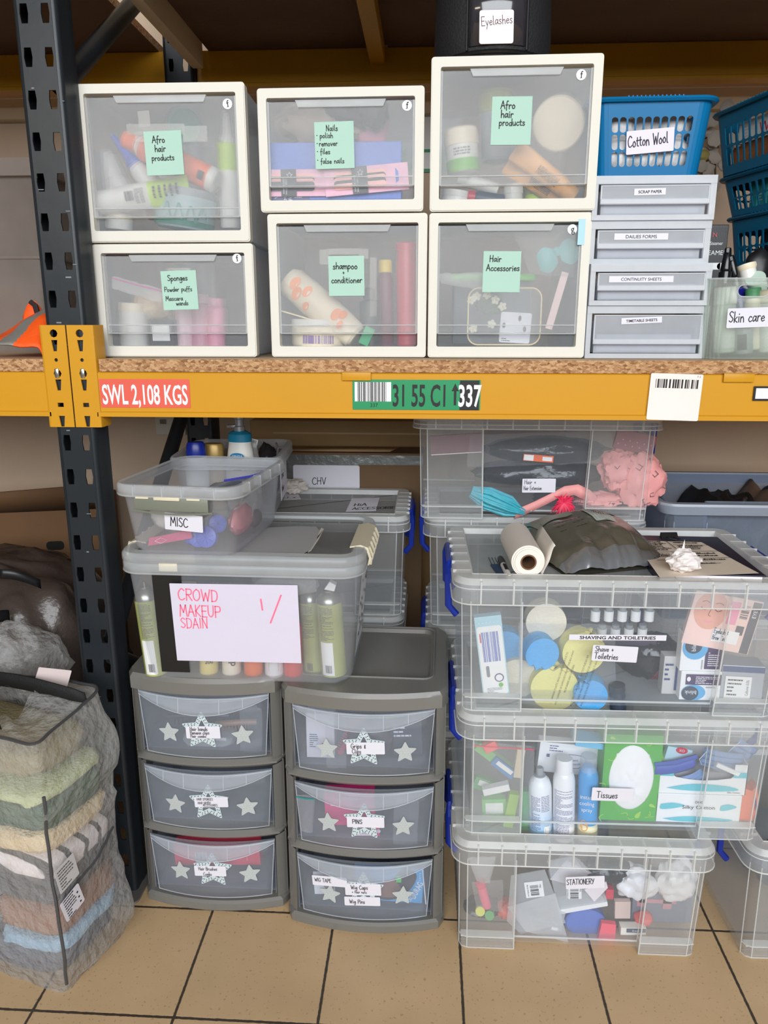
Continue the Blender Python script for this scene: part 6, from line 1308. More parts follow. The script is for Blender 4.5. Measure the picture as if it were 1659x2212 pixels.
bg_ = zipbag('sponge_bag', 'clear plastic bag with printed suffocation warning around the sponges', [(1120, 1345), (1330, 1350), (1330, 1535), (1120, 1540)], 1.545, FILM, 61, None, .036)
bg_ = [o for o in S.objects if o.name.startswith('sponge_bag')][0]
mb = MB()
for i, s in enumerate(('WARNING! PLASTIC BAGS CAN BE DANGEROUS TO', 'AVOID DANGER OF SUFFOCATION KEEP THIS BAG AWAY', 'FROM BABIES AND CHILDREN', '', 'ADVERTENCIA! LAS BOLSAS DE PLASTICO PUEDEN SER', 'PELIGROSAS. PARA EVITAR EL PELIGRO DE ASFIXIA,', 'MANTENGA ESTA BOLSA LEJOS DE BEBES Y NINOS')):
    if s: printed(mb, s, .0 + i * .0105, -.002 * i, .0042, y=0, m=0, ang=76, sx=.86)
q = mb.build('warning_print', INK, bg_, smooth=False); q.matrix_world = Matrix.Translation(at(1208, 1462, 1.5005))
def tiny(name, lb, px, py, Y, r, l, m, capm, group, axis='z', rot=0):
    c = at(px, py, Y); t_ = thing(name, lb, 'bottle', c, (0, R(rot), 0), group); mb = MB(); mb.lathe([(r, 0), (r, l * .72)], 14); mb.build('bottle_body', m, t_); mb = MB(); mb.lathe([(r * .8, l * .72), (r * .8, l)], 12); mb.build('cap', capm, t_)
for r_ in range(2):
    for k in range(5 if r_ == 0 else 4):
        tiny('travel_bottle', 'white travel bottle in the ' + ('upper' if r_ == 0 else 'lower') + ' row of the travel bottle pack', 1285 + 29 * k + 14 * r_, 1340 + 38 * r_, 1.60, .0105, .032, WHT, GREY, ('upper' if r_ == 0 else 'lower') + ' row of travel bottles')
mb = MB(); mb.box(-.075, .075, 0, .035, -.012, .0, bev=.002); tag(mb.build('bottle_tray', pc('dark_plum_tray', 58, 44, 70, .5), loc=at(1345, 1384, 1.585), smooth=False), 'dark plum tray under the two rows of travel bottles', 'tray')
for i, (px, py, rx, rz_, lb, m) in enumerate(((1395, 1500, .075, .05, 'big black film bag of razors behind the label of the shaving box', BKG), (1400, 1400, .06, .035, 'upper black film bag right of the travel bottles', BKG), (1420, 1440, .035, .022, 'dull red packet between the black bags', pc('dull_red_packet', 120, 40, 56, .45)))):
    c = at(px, py, 1.62); mb = MB(); blob(mb, rx, .05, rz_, 120 + i, .14, crease=.25, nu=32); c.z -= rz_; c.z = max(c.z, ZC + .002); tag(mb.build('razor_bag', m, loc=c), lb, 'bag')
bottle('dark_bottle', 'dark slate bottle standing under the Shave label', 'bottle', (1336, 1546, 1.525), (1332, 1478, 1.525), .017, pc('dark_slate_bottle', 44, 56, 74, .35), pc('dark_slate_cap', 40, 48, 62, .35), .8, .9, None)
def dblink(fl):
    def fn(mb):
        W_ = .042; k = -1 if fl else 1
        if not fl:
            q = [(.042 * .18, .0), (.041, .0), (.041, .068), (.014, .068), (.008, .062), (.008, .0)]
            mb.add([(a, -.0016, b + .006) for a, b in q], [tuple(range(len(q)))], 2)
            disc(mb, -.014, .054, .026, y=-.0018, m=1, rz=.027); disc(mb, -.018, .058, .0175, y=-.0022, m=3); printed(mb, 'blink', -.018, .058, .0095, y=-.0026, m=4, ang=90)
            printed(mb, 'intensive', .002, .016, .0045, y=-.002, m=3, ang=90); lines(mb, .014, .036, .012, .045, 7, y=-.002, m=4, seed=3); disc(mb, .029, .064, .004, y=-.002, m=4, rz=.0055)
        else:
            rect(mb, -.032, .041, .036, .060, y=-.0016, m=2); disc(mb, -.014, .018, .025, y=-.0015, m=1, rz=.018); disc(mb, -.021, .0165, .0175, y=-.0022, m=3, rz=.0163); printed(mb, 'blink', -.020, .018, .0095, y=-.0026, m=4, ang=180)
            lines(mb, -.012, .038, .038, .056, 5, y=-.002, m=4); disc(mb, -.026, .049, .004, y=-.002, m=4, rz=.0055); printed(mb, 'intensive', .02, .03, .004, y=-.002, m=3, ang=180)
    return fn
BM = [WHT, pc('drop_blue', 96, 172, 218, .4), PURP, pc('charcoal_disc', 62, 74, 88, .35), WHT]
zl_ = at(1508, 1546, YC).z; zl_ = max(zl_, ZC)
boxthing('eye_drop_carton', 'eye drop carton lettered blink upside down, lower of the pair', 'carton', 1506, 1546, YC + .006, .084, .03, .066, BM, group='eye drop cartons lettered blink', draw=dblink(True), z=ZC)
boxthing('eye_drop_carton', 'eye drop carton lettered blink sideways, upper of the pair', 'carton', 1508, 1478, YC + .006, .084, .03, .086, BM, group='eye drop cartons lettered blink', draw=dblink(False), z=ZC + .0665)
def dsm(mb): rect(mb, .004, .020, .010, .075, y=-.0016, m=1); disc(mb, .012, .018, .003, y=-.002, m=2); lines(mb, -.018, .0, .03, .075, 4, y=-.0016, m=1)
boxthing('eye_drop_carton', 'small grey carton with navy panel left of the eye drop pair', 'carton', 1446, 1535, YC + .03, .042, .03, .088, [pc('warm_grey_carton', 200, 198, 196, .45), NVY, WHT], draw=dsm, z=ZC)
def dcel(mb):
    rect(mb, -.035, .018, .005, .056, y=-.0016, m=1); printed(mb, 'Celluvisc 0.5%', .010, .031, .006, y=-.002, m=2, ang=90, sx=.75); lines(mb, -.03, .0, .010, .052, 5, y=-.002, m=2); rect(mb, -.042, .042, .066, .079, y=-.0016, m=3)
boxthing('eye_gel_carton', 'silver carton with white printed panel at the right end of the shaving box', 'carton', 1597, 1526, YC + .008, .086, .05, .080, [SILV, WHT, INK, NVY], rz=-4, draw=dcel, z=ZC)
boxthing('small_carton', 'small pale carton lying above the silver carton', 'carton', 1572, 1446, YC + .05, .06, .03, .025, [pc('pale_grey_carton', 214, 214, 214, .5), GREY], ry=12, draw=lambda mb: rect(mb, -.005, .015, .008, .018, y=-.0016, m=1))
def dface(mb):
    rect(mb, -.068, .05, -.058, .056, y=-.0014, m=1); rect(mb, .050, .068, -.058, .056, y=-.0014, m=2); disc(mb, -.03, .022, .034, y=-.0018, m=3, rz=.042)
    for x in (-.044, -.016): ribbon(mb, _smooth([(x - .007, .026), (x, .022), (x + .007, .026)]), .0016, -.0022, 5); ribbon(mb, _smooth([(x - .008, .038), (x, .041), (x + .008, .038)]), .0014, -.0022, 5)
    ribbon(mb, _smooth([(-.030, .026), (-.033, .012), (-.028, .010)]), .001, -.0022, 5); ribbon(mb, _smooth([(-.038, -.002), (-.03, -.004), (-.022, -.001)]), .002, -.0022, 4)
    rect(mb, .006, .026, .0, .05, y=-.0018, m=4); bars(mb, .030, .046, .016, .046, 12, y=-.0018, m=2, vert=False); rect(mb, .03, .046, -.02, .0, y=-.0018, m=2); printed(mb, 'EYE', .058, .03, .008, y=-.002, m=6, ang=90)
    rect(mb, -.014, .040, -.042, -.014, y=-.0024, m=6); hand(mb, 'Eyelash &', -.012, -.024, .011, y=-.0028, m=2, w=.11, sx=.6); hand(mb, 'Brow Tint', -.012, -.038, .010, y=-.0028, m=2, w=.11, sx=.6)
flat('tint_pack', 'pinkish pack showing a sleeping face, tilted at the upper right', 'pack', at(1560, 1345, YC + .004), .140, .118, [pc('pale_pink_pack', 236, 210, 204, .45), pc('blush_panel', 240, 206, 196, .45), pc('charcoal_panel', 70, 72, 84, .45), pc('peach_face_print', 226, 168, 148, .5), PINK, pc('brown_lash_print', 110, 66, 56, .5), WHT], -10, dface, d=.012)
# --- tissues box
ZT = .2985 + .0205; GT2 = 'things in the tissues box'
GRB = pc('green_tissue_carton', 86, 172, 74, .45, var=.08, vscale=20); LYG = pc('yellow_green_leaf_print', 160, 206, 80, .5)
tb = thing('tissue_carton', 'bright green leaf patterned tissue box with a white oval window', 'tissue box', Vector((at(1352, 1810, 1.516).x, 1.516, ZT)))
mb = MB(); q0 = rrect(.124, .212, .002, 9, 0, .1062); q1 = [(.050 * math.cos(math.atan2((b - .1062) / .212, a / .124)), .108 + .082 * math.sin(math.atan2((b - .1062) / .212, a / .124))) for a, b in q0]
mb.ring(q0, q1, 0, .0012, 0); mb.box(-.062, .062, .0012, .10, .0002, .2122, 0)
rs = random.Random(12)
for k in range(34):
    x, z = rs.uniform(-.056, .056), rs.uniform(.006, .206)
    if (x / .052) ** 2 + ((z - .108) / .086) ** 2 < 1.06: continue
    a = rs.uniform(0, 360); s = rs.uniform(.006, .011)
    if rs.random() < .5: mb.add([(x + s * math.cos(t_) * math.cos(R(a)) - s * .45 * math.sin(t_) * (1 - .6 * math.cos(t_)) * math.sin(R(a)), -.0006, z + s * math.cos(t_) * math.sin(R(a)) + s * .45 * math.sin(t_) * (1 - .6 * math.cos(t_)) * math.cos(R(a))) for t_ in [2 * math.pi * i / 16 for i in range(16)]], [tuple(range(16))], 1)
    else: ribbon(mb, _smooth([(x, z), (x + s * math.cos(R(a)), z + s * math.sin(R(a))), (x + 1.7 * s * math.cos(R(a + 40)), z + 1.7 * s * math.sin(R(a + 40)))]), .0016, -.0006, 1)
mb.build('carton', [GRB, LYG], tb, smooth=False, solid=-1)
mb = MB(); mb.grid(lambda u, v: (.0495 * v * math.cos(2 * math.pi * u), .0009 - .009 * (1 - v * v) - .006 * abs(nz3((v * math.cos(2 * math.pi * u) * 2, v * math.sin(2 * math.pi * u) * 3, 0), 1, 3)) * (1 - v ** 4), .108 + .0815 * v * math.sin(2 * math.pi * u)), 40, 14, wrapu=True); mb.build('tissue', pc('white_tissue', 240, 238, 238, .7, var=.02), tb, solid=.0006)
TEA = pc('teal_brush_print', 96, 196, 210, .5, var=.1)
def dcot(kind):
    def fn(mb):
        if kind == 'lo':
            for x0_, x1_ in ((-.082, -.03), (.048, .082)): mb.add([(a, -.0016, b) for a, b in _smooth([(x0_, .046), (x0_ * .5 + x1_ * .5, .050), (x1_, .044), (x0_ * .5 + x1_ * .5, .036), (x0_, .034), (x0_, .046)])], [tuple(range(31))], 1)
            mb.add([(a, -.0016, b) for a, b in _smooth([(-.076, .010), (-.02, .017), (.05, .014), (.076, .010), (.03, .005), (-.04, .004), (-.076, .010)])], [tuple(range(37))], 1)
            printed(mb, 'DHC', .0, .0535, .006, y=-.002, m=2); printed(mb, 'Silky Cotton', .0, .041, .009, y=-.002, m=2, sx=1.15)
        else:
            for x in (-.078, .078): rect(mb, x - .014, x + .014, .043, .056, y=-.0016, m=1)
            mb.add([(a, -.0016, b) for a, b in _smooth([(-.078, .014), (-.02, .025), (.05, .022), (.078, .013), (.03, .008), (-.04, .009), (-.078, .014)])], [tuple(range(37))], 1); printed(mb, 'Silky Cotton', .068, .007, .004, y=-.002, m=2)
    return fn
xq = at(1501, 1800, 1.516).x
t_ = boxthing('cotton_carton', 'lower white and teal cotton carton lettered Silky Cotton, standing closed', 'carton', 1501, 1810, 1.516, .184, .09, .071, [WHT, TEA, INK], group=None, draw=dcot('lo'), z=ZT)
t_ = thing('cotton_carton', 'upper white and teal cotton carton with torn open front', 'carton', Vector((at(1512, 1740, 1.519).x, 1.519, ZT + .0715)))
mb = MB(); O = [(-.094, 0), (.094, 0), (.094, .074), (.066, .074), (.066, .046), (.060, .040), (.03, .035), (0, .033), (-.03, .035), (-.058, .040), (-.066, .046), (-.066, .074), (-.094, .074)]
mb.prism(O, 0, .0012, 'y'); mb.box(-.094, -.0925, 0, .09, 0, .074); mb.box(.0925, .094, 0, .09, 0, .074); mb.box(-.0925, .0925, .088, .09, 0, .074); mb.box(-.0925, .0925, .001, .088, 0, .0012); mb.build('carton', WHT, t_, smooth=False)
mb = MB(); dcot('up')(mb); mb.build('front_print', [WHT, TEA, INK], t_, smooth=False, solid=-1, loc=(0, -.0004, 0))
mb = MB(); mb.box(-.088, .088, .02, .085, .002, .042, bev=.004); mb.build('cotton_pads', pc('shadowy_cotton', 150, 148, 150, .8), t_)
SK = pc('aerosol_white', 238, 238, 240, .3, var=.02); VIO = pc('faint_violet_print', 110, 108, 150, .5)
def grad_blue():
    m = pc('white_to_blue_wrap', 120, 190, 226, .35); t = m.node_tree; p = t.nodes['Principled BSDF']; tc = _n(t, 'ShaderNodeTexCoord'); sp = _n(t, 'ShaderNodeSeparateXYZ'); t.links.new(tc.outputs['Generated'], sp.inputs[0])
    cr = _n(t, 'ShaderNodeValToRGB'); e = cr.color_ramp.elements; e[0].color = (*srgb(84, 168, 220), 1); e[0].position = .0; e[1].color = (*srgb(236, 240, 244), 1); e[1].position = .6
    t.links.new(sp.outputs[2], cr.inputs[0]); t.links.new(cr.outputs[0], p.inputs['Base Color']); return m
def can(lb, p0, p1, r, bodym, parts, capfn, capm, group='spray cans in the tissues box'):
    return item('spray_can', lb, 'spray can', p0, p1, [('can_body', lambda mb, L: mb.lathe(fit([(r * .9, 0), (r, .015), (r, .70), (r * .97, .76), (r * .82, .83), (r * .5, .875), (r * .5, .885)], L), 28), bodym), ('cap', capfn, capm)] + parts, group)
can('white to blue spray can with bare nozzle, leftmost in the tissues box', (1168, 1807, 1.53), (1166, 1657, 1.53), .0255, grad_blue(), [('print', many(smallprint(.0258, .18, .66, -50, 0, 26, 3, 'a'), smallprint(.0258, .45, .68, 5, 50, 10, 4, 'a')), VIO), ('bar_code', many(patch(.0258, .05, .24, 18, 55)), WHT), ('bar_print', barband(.0261, .065, .225, 24, 50, 14, 5, 'z'), VIO)],
    lambda mb, L: mb.lathe(fit([(.0125, .875), (.0125, .90), (.0085, .905), (.0085, .985), (.007, 1)], L), 16), GREY)
can('white spray can with tall white cap, second in the tissues box', (1217, 1808, 1.53), (1219, 1637, 1.53), .0245, SK, [('print', many(smallprint(.0248, .28, .66, -55, 50, 24, 6, 'a'), smallprint(.0248, .05, .24, -45, 30, 10, 7, 'a')), VIO)],
    lambda mb, L: mb.lathe(fit([(.019, .80), (.019, .975), (.017, 1)], L), 24), SK)
CLB = pc('cooling_blue', 70, 158, 220, .35)
can('sky blue cooling spray with clear cap and peach print, third in the tissues box', (1268, 1810, 1.535), (1272, 1632, 1.535), .0225, CLB, [('lower_wrap', lambda mb, L: mb.lathe([(.0228, .02 * L), (.0228, .22 * L)], 28, cap=False), pc('cream_wrap', 240, 234, 200, .4)),
    ('peach_print', lambda mb, L: mb.add([(.0232 * math.sin(R(-20 + 24 * math.cos(R(24 * i)))), -.0232 * math.cos(R(-20 + 24 * math.cos(R(24 * i)))), (.22 + .07 * math.sin(R(24 * i))) * L) for i in range(15)], [tuple(range(15))]), PEACH), ('print', lambda mb, L: (mb.__setattr__('M', Matrix.Translation((0, 0, .5 * L))), printed(mb, 'instant', -.002, .016, .010, y=-.0240, m=0, sx=.8), printed(mb, 'cooling', -.002, .0, .010, y=-.0240, m=0, sx=.8), printed(mb, 'spray', -.002, -.016, .010, y=-.0240, m=0, sx=.8), mb.__setattr__('M', Matrix())), WHT)],
    lambda mb, L: mb.lathe(fit([(.018, .80), (.018, .97), (.0175, 1)], L), 24), clear('clear_cap', .3))
can('dark navy can standing right behind the cooling spray', (1296, 1806, 1.575), (1296, 1650, 1.575), .020, pc('navy_can', 40, 52, 96, .35), [], lambda mb, L: mb.lathe(fit([(.017, .85), (.017, 1)], L), 20), NVY)
def dwipe(mb): lines(mb, -.05, -.005, .016, .034, 3, y=-.0022, m=1); rect(mb, -.055, -.048, .002, .01, y=-.0022, m=1); ribbon(mb, _smooth([(-.03, -.02), (-.02, .008), (.02, .012), (.035, .0), (.02, -.02), (-.03, -.02)]), .0012, -.0022, 1); printed(mb, 'Detergent', .0, -.002, .006, y=-.0024, m=1, ang=8); printed(mb, 'wipes for hands', .0, -.012, .0055, y=-.0024, m=1, ang=8)
flat('soft_pack', 'white soft pack with faint grey print behind the spray cans', 'pack', at(1232, 1640, 1.575), .145, .075, [SK, VIO, pc('teal_edge', 100, 190, 200, .5)], -4, dwipe, d=.03)
flat('blue_packet', 'pale blue packet lying high under the lid, left of the green tissue box', 'packet', at(1292, 1612, 1.53), .10, .014, [pc('sky_packet', 110, 188, 226, .35)], -7, None, d=.05)
GPK = [pc('green_wipe_pack', 110, 192, 96, .35, var=.2, vscale=30), pc('mid_green_pack', 70, 160, 90, .35, var=.2, vscale=30), pc('yellow_green_pack', 150, 190, 70, .35, var=.15)]
for i, (px, py, w, h, tl, m, Yq, lb, wm) in enumerate(((1068, 1640, .10, .022, 38, 0, 1.535, 'green wipe pack slanting high at the left of the tissues box', None), (1088, 1660, .060, .022, 38, 3, 1.525, 'white pack with blue border slanting across the green packs', 1),
        (1055, 1700, .07, .03, 20, 1, 1.55, 'mid green pack with white label below the slanting one', 1), (1068, 1752, .055, .06, -4, 0, 1.53, 'green wipe pack with white band standing at the left', 1), (1104, 1752, .022, .085, 8, 2, 1.515, 'yellow green pack standing beside the left pillar', None),
        (1135, 1752, .022, .10, 2, 1, 1.535, 'mid green strip pack right of the yellow green one', None), (1072, 1707, .06, .016, -16, 4, 1.517, 'white wrapped pack lying across the green packs', None), (1122, 1650, .018, .07, 5, 5, 1.52, 'tan wrapped pack standing high beside the left pillar', None), (1060, 1615, .03, .02, -30, 6, 1.515, 'coral pull tab of the zip bag', None))):
    ms = (GPK + [pc('blue_border_pack', 70, 130, 190, .35), SK, pc('tan_wrapped_pack', 214, 200, 176, .4), pc('coral_tab', 240, 110, 110, .5)])[m]
    flat('wipe_pack', lb, 'pack', at(px, py, Yq), w, h, [ms, WHT], -tl, (lambda mb, w=w, h=h: rect(mb, -w * .36, w * .36, -h * .1, h * .36, y=-.0016, m=1)) if wm else None, d=.018)
zipbag('wipe_bag', 'clear bag with red zip line around the green packs', [(1020, 1603), (1155, 1612), (1150, 1780), (1015, 1770)], 1.518, FILM, 66, None, .012, pc('red_zip', 226, 60, 90, .4))
mb = MB(); blob(mb, .05, .03, .024, 141, .12, crease=.15); tag(mb.build('tissue_pouch', pc('lime_pouch', 150, 200, 90, .4), loc=at(1430, 1660, 1.56)), 'lime pouch high up right behind the green tissue box', 'pouch')
flat('pocket_pack', 'pale blue pack with round red mark above the blue zip pouch', 'pack', at(1465, 1632, 1.535), .055, .036, [pc('icy_pack', 190, 222, 232, .4), REDP, WHT], -10, lambda mb: (disc(mb, .004, .014, .013, y=-.0016, m=1, rz=.008), printed(mb, 'XO', .004, .014, .006, y=-.002, m=2)), d=.015)
mb = MB(); mb.grid(lambda u, v: (-.042 + .084 * u, -.006 * math.sin(math.pi * v), -.012 + .026 * v + .022 * u * u), 14, 6); mb.tube([(-.042, -.008, .016), (0, -.008, .022), (.042, -.008, .038)], .002, 6)
tag(mb.build('zip_pouch', pc('royal_blue_pouch', 66, 88, 172, .5), loc=at(1455, 1662, 1.522), solid=.008), 'royal blue zip pouch curving above the torn cotton carton', 'pouch')
MSK = pc('blue_face_mask', 120, 150, 196, .7, bump=.2, bscale=60, var=.08)
for i, (px, py, w, h, tl, lb) in enumerate(((1490, 1680, .06, .03, 25, 'blue face mask lying above the torn carton, under the pouch'), (1560, 1640, .09, .05, -8, 'blue face mask high behind the right pillar'), (1600, 1625, .05, .06, -30, 'blue face mask folded upright at the right end'))):
    mb = MB(); mb.grid(lambda u, v: (w * (u - .5), -.006 * math.sin(math.pi * u) + .0018 * math.sin(v * 22), h * (v - .5)), 10, 18); m_ = tag(mb.build('face_mask', MSK, loc=at(px, py, 1.53 + .012 * i), rot=(R(12), R(-tl), 0), solid=.0012), lb, 'mask', 'face masks')
    lp = MB(); lp.tube([(-w * .45, -.004, h * .4), (-w * .6, -.012, 0), (-w * .45, -.004, -h * .4)], .0008, 5); lp.build('ear_loop', WHT, m_)
flat('white_stick', 'white plastic stick slanting above the torn cotton carton', 'stick', at(1573, 1663, 1.516), .055, .010, [WHT], -24, None, d=.006)
zipbag('mask_bag', 'clear crinkled bag in front of the face masks', [(1545, 1600), (1625, 1612), (1610, 1670), (1540, 1665)], 1.515, FILM, 71, None, .01)
mb = MB(); mb.prism([(-.018, 0), (.016, 0), (.022, .05), (.016, .09), (.006, .075), (-.012, .082)], 0, .03, 'y'); o = mb.build('orange_packet', pc('orange_packet', 232, 120, 84, .45, var=.08), loc=Vector((at(1608, 1790, 1.53).x, 1.53, ZT)), smooth=False); tag(o, 'orange packet standing at the right end of the tissues box', 'packet')
mb = MB(); mb.tube([(.014, -.002, .06), (.018, -.006, .03)], .0015, 6); mb.build('buckle', NVY, o)
# --- stationery box
YQ = 1.502; ZQ = .0205
MILK = clear('milky_poly', .28, body=(.86, .9, .92), rough=.2)
def sheet(name, lb, pts, Y, m, cat='bag', group=None, lab=None, th=.002, ybow=0.):
    P = [at(px, py, Y + ybow * (k % 2)) for k, (px, py) in enumerate(pts)]; o0 = sum(P, Vector()) / len(P); mb = MB(); n = len(P); vs = [p - o0 for p in P] + [p - o0 + Vector((0, th, 0)) for p in P]
    mb.add(vs, [tuple(range(n)), tuple(range(2 * n - 1, n - 1, -1))] + [(i, n + i, n + (i + 1) % n, (i + 1) % n) for i in range(n)])
    o = tag(mb.build(name, m, loc=o0, smooth=False), lb, cat, group)
    if lab:
        (lx, ly), w, h, tl, fn = lab; card('sticker', w, h, o, at(lx, ly, Y - .0008) - o0, (0, R(-tl), 0), [WHT, INK], .001, .0006, fn)
    return o
def dbag(mb): bars(mb, -.012, .014, -.012, .010, 12, m=1); printed(mb, 'A4+ Polythene Zip Bags', -.0015, .016, .0032, m=1, sx=.8); printed(mb, '50pc', .008, .0125, .003, m=1)
def dbag2(mb): bars(mb, -.009, .010, -.016, .012, 12, m=1, vert=False); printed(mb, 'A4+ Polythene Zip Bags', -.015, -.001, .0034, m=1, ang=90, sx=.7); printed(mb, '50pc', .014, .008, .004, m=1, ang=90)
sheet('poly_bag_pack', 'pack of clear zip bags with tilted bar code sticker in the STATIONERY box', [(1104, 1892), (1177, 1879), (1222, 1994), (1125, 2018), (1095, 1990)], YQ + .006, MILK, lab=((1154, 1921), .042, .042, 10, dbag2))
sheet('poly_bag_pack', 'pack of clear zip bags half behind the STATIONERY label', [(1182, 1860), (1240, 1850), (1312, 1952), (1206, 1966)], YQ + .016, MILK, lab=((1240, 1928), .034, .034, 4, dbag2))
sheet('clear_folder', 'big clear folder corner slanting across the STATIONERY box', [(1096, 1960), (1200, 1930), (1228, 2036), (1135, 2012)], YQ + .002, FILMW, 'folder')
sheet('card_box', 'pinkish white card box standing on its corner behind the label', [(1223, 1858), (1290, 1892), (1288, 1925), (1188, 1900)], YQ + .024, pc('pinkish_white_card', 232, 222, 226, .5), 'box', th=.03)
sheet('card_sheet', 'pinkish white card poking out under the STATIONERY label', [(1262, 1922), (1310, 1905), (1313, 1918), (1284, 1948)], YQ + .010, pc('pinkish_white_card', 232, 222, 226, .5), 'card')
sheet('pad_edge', 'white paper pad lying flat below the bar code stickers', [(1206, 1966), (1312, 1948), (1313, 1957), (1210, 1975)], YQ + .012, WHT, 'pad', th=.04)
sheet('sticky_pad', 'coral sticky note pad at the bottom of the STATIONERY box', [(1300, 1994), (1331, 1998), (1328, 2036), (1292, 2030)], YQ + .012, pc('coral_note', 246, 96, 112, .6), 'pad', th=.012)
mb = MB(); mb.M = Matrix.Rotation(R(90), 4, 'X'); mb.lathe([(.046, -.02), (.048, -.016), (.048, .012), (.044, .016)], 36); mb.M = Matrix(); o = mb.build('tape_dispenser', pc('cornflower_blue', 92, 120, 200, .35), loc=at(1262, 1985, YQ + .045)); o.scale = (1, 1, .78); tag(o, 'round cornflower blue tape dispenser behind the coral pad', 'dispenser')
sheet('zip_strip_bag', 'narrow clear bag with white tab lying beside the blue dispenser', [(1205, 1970), (1222, 1972), (1212, 2012), (1190, 2008)], YQ + .006, MILK, 'bag', lab=((1198, 2006), .016, .008, -10, lambda mb: None))
flat('eraser_pack', 'long pale eraser pack with dark lettered band at the bottom of the STATIONERY box', 'eraser', at(1368, 2012, YQ + .012), .058, .020, [pc('cream_eraser', 232, 228, 214, .6), pc('dark_blue_grey_band', 70, 80, 100, .5), WHT], 2, lambda mb: (rect(mb, -.016, .028, -.002, .009, y=-.0016, m=1), printed(mb, 'Eraser', .006, .0035, .005, y=-.002, m=2)), d=.02)
flat('beige_pad', 'beige sticky pad standing above the eraser pack', 'pad', at(1345, 1966, YQ + .03), .036, .046, [pc('beige_pad', 214, 190, 180, .6), GREY], 3, None, d=.012)
flat('red_box', 'small red box behind the corner of the STATIONERY label', 'box', at(1317, 1932, YQ + .03), .018, .026, [REDP], 0, None, d=.02)
mb = MB(); blob(mb, .022, .02, .016, 151, .15); tag(mb.build('coral_clip', pc('coral_red', 222, 88, 84, .5), loc=at(1388, 1995, YQ + .04)), 'coral red lump right of the beige pad', 'stationery')
t_ = thing('organiser', 'grey clear organiser tray with pinkish pieces behind the right pillar', 'tray', Vector((at(1420, 2030, 1.56).x, 1.55, ZQ + .002))); mb = MB(); mb.box(-.07, .07, 0, .08, 0, .09, bev=.003); mb.build('tray_body', pc('blue_grey_tray', 110, 116, 132, .45, var=.1), t_, smooth=False)
mb = MB(); mb.box(-.055, .03, -.002, 0, .055, .065); mb.box(-.06, -.04, -.002, 0, .045, .075); mb.box(.0, .02, -.002, 0, .04, .075); mb.build('pinkish_pieces', pc('dusty_pink_piece', 190, 130, 138, .5), t_, smooth=False)['kind'] = 'stuff'
for i, (px, py, rx, ry, rz_, lb) in enumerate(((1372, 1905, .048, .03, .038, 'crumpled white plastic bag hanging at the middle right of the STATIONERY box'), (1462, 1900, .046, .035, .050, 'crumpled white plastic bag behind the right pillar of the STATIONERY box'))):
    c = at(px, py, YQ + .04); c.z -= rz_; mb = MB(); blob(mb, rx, ry, rz_, 160 + i, .26, sc=1.8, crease=.22, csc=2.2, nu=40, nv=26); tag(mb.build('carrier_bag', pc('white_carrier_film', 232, 230, 232, .35, var=.03), loc=c), lb, 'bag', 'crumpled carrier bags')
item('highlighter', 'pink highlighter in a clear bag at the left of the STATIONERY box', 'pen', (1052, 1958, YQ + .012), (1036, 1902, YQ + .012), [('pen_body', prof((.010, 0), (.011, .3), (.011, .78)), pc('hot_coral_pen', 236, 92, 124, .4)), ('cap', prof((.012, .78), (.012, .97), (.009, 1)), pc('deep_coral_cap', 220, 60, 96, .4))])
zipbag('pen_bag', 'milky bag with grey lettering high at the left of the STATIONERY box', [(1012, 1852), (1072, 1850), (1058, 1908), (1030, 1905)], YQ + .01, FILMW, 81, None, .012)
zipbag('small_bag', 'crinkled clear bag around the pink highlighter', [(1018, 1905), (1088, 1900), (1085, 1972), (1030, 1960)], YQ + .004, FILM, 82, None, .010)
for i, (px, py, r, m, lb) in enumerate(((1037, 1967, .011, pc('yellow_lime_tape', 214, 216, 90, .5), 'small yellow lime tape roll in a dark bag'), (1057, 1976, .011, pc('leaf_green_tape', 70, 160, 84, .5), 'small leaf green tape roll beside the yellow lime one'))):
    mb = MB(); mb.M = Matrix.Rotation(R(70), 4, 'X'); mb.lathe([(r, -.005), (r, .005)], 20); mb.M = Matrix(); tag(mb.build('tape_roll', m, loc=at(px, py, YQ + .014)), lb, 'tape')
for i, (px, py, rx, rz_, m, lb) in enumerate(((1094, 2010, .030, .020, pc('red_orange_bundle', 216, 78, 64, .5, var=.2), 'red orange bundle low beside the left pillar'), (1040, 2025, .045, .022, BKG, 'black bundle at the bottom left of the STATIONERY box'), (1130, 2030, .03, .012, BKG, 'small black bundle right of the red orange one'), (1300, 1880, .07, .03, BKG, 'black film bag high in the middle of the STATIONERY box'))):
    c = at(px, py, YQ + .05); c.z = max(c.z - rz_, ZQ + .003); mb = MB(); blob(mb, rx, .03, rz_, 170 + i, .2, crease=.25); tag(mb.build('stationery_bundle', m, loc=c), lb, 'bundle')
# ================================================================== THINGS ON THE SHAVING BOX LID
ZL = .5990 + .302 - .012 + .0005
def onlid(px, py): return atz(px, py, ZL)
A, B = onlid(1068, 1205), onlid(1092, 1255); d_ = (B - A); an = math.degrees(math.atan2(d_.x, -d_.y))
t_ = thing('lift_comb', 'dark blue lift comb with metal prongs lying on the shaving box lid', 'comb', B, (0, 0, R(an)))
mb = MB(); L_ = d_.length; mb.prism([(-.014, 0), (.014, 0), (.016, L_ * .32), (.017, L_ * .62), (-.017, L_ * .62), (-.013, L_ * .32)], .0005, .005, 'z'); mb.box(-.014, .014, .012, L_ * .30, .005, .0056); mb.build('comb_handle', pc('dark_blue_comb', 28, 48, 80, .4), t_, smooth=False)
for k in range(5): mb = MB(); mb.tube([(-.014 + .007 * k, L_ * .6, .003), (-.014 + .007 * k, L_ * .95, .003)], .0011, 6); mb.build('prong', pc('dark_steel', 60, 64, 72, .3, .8), t_)
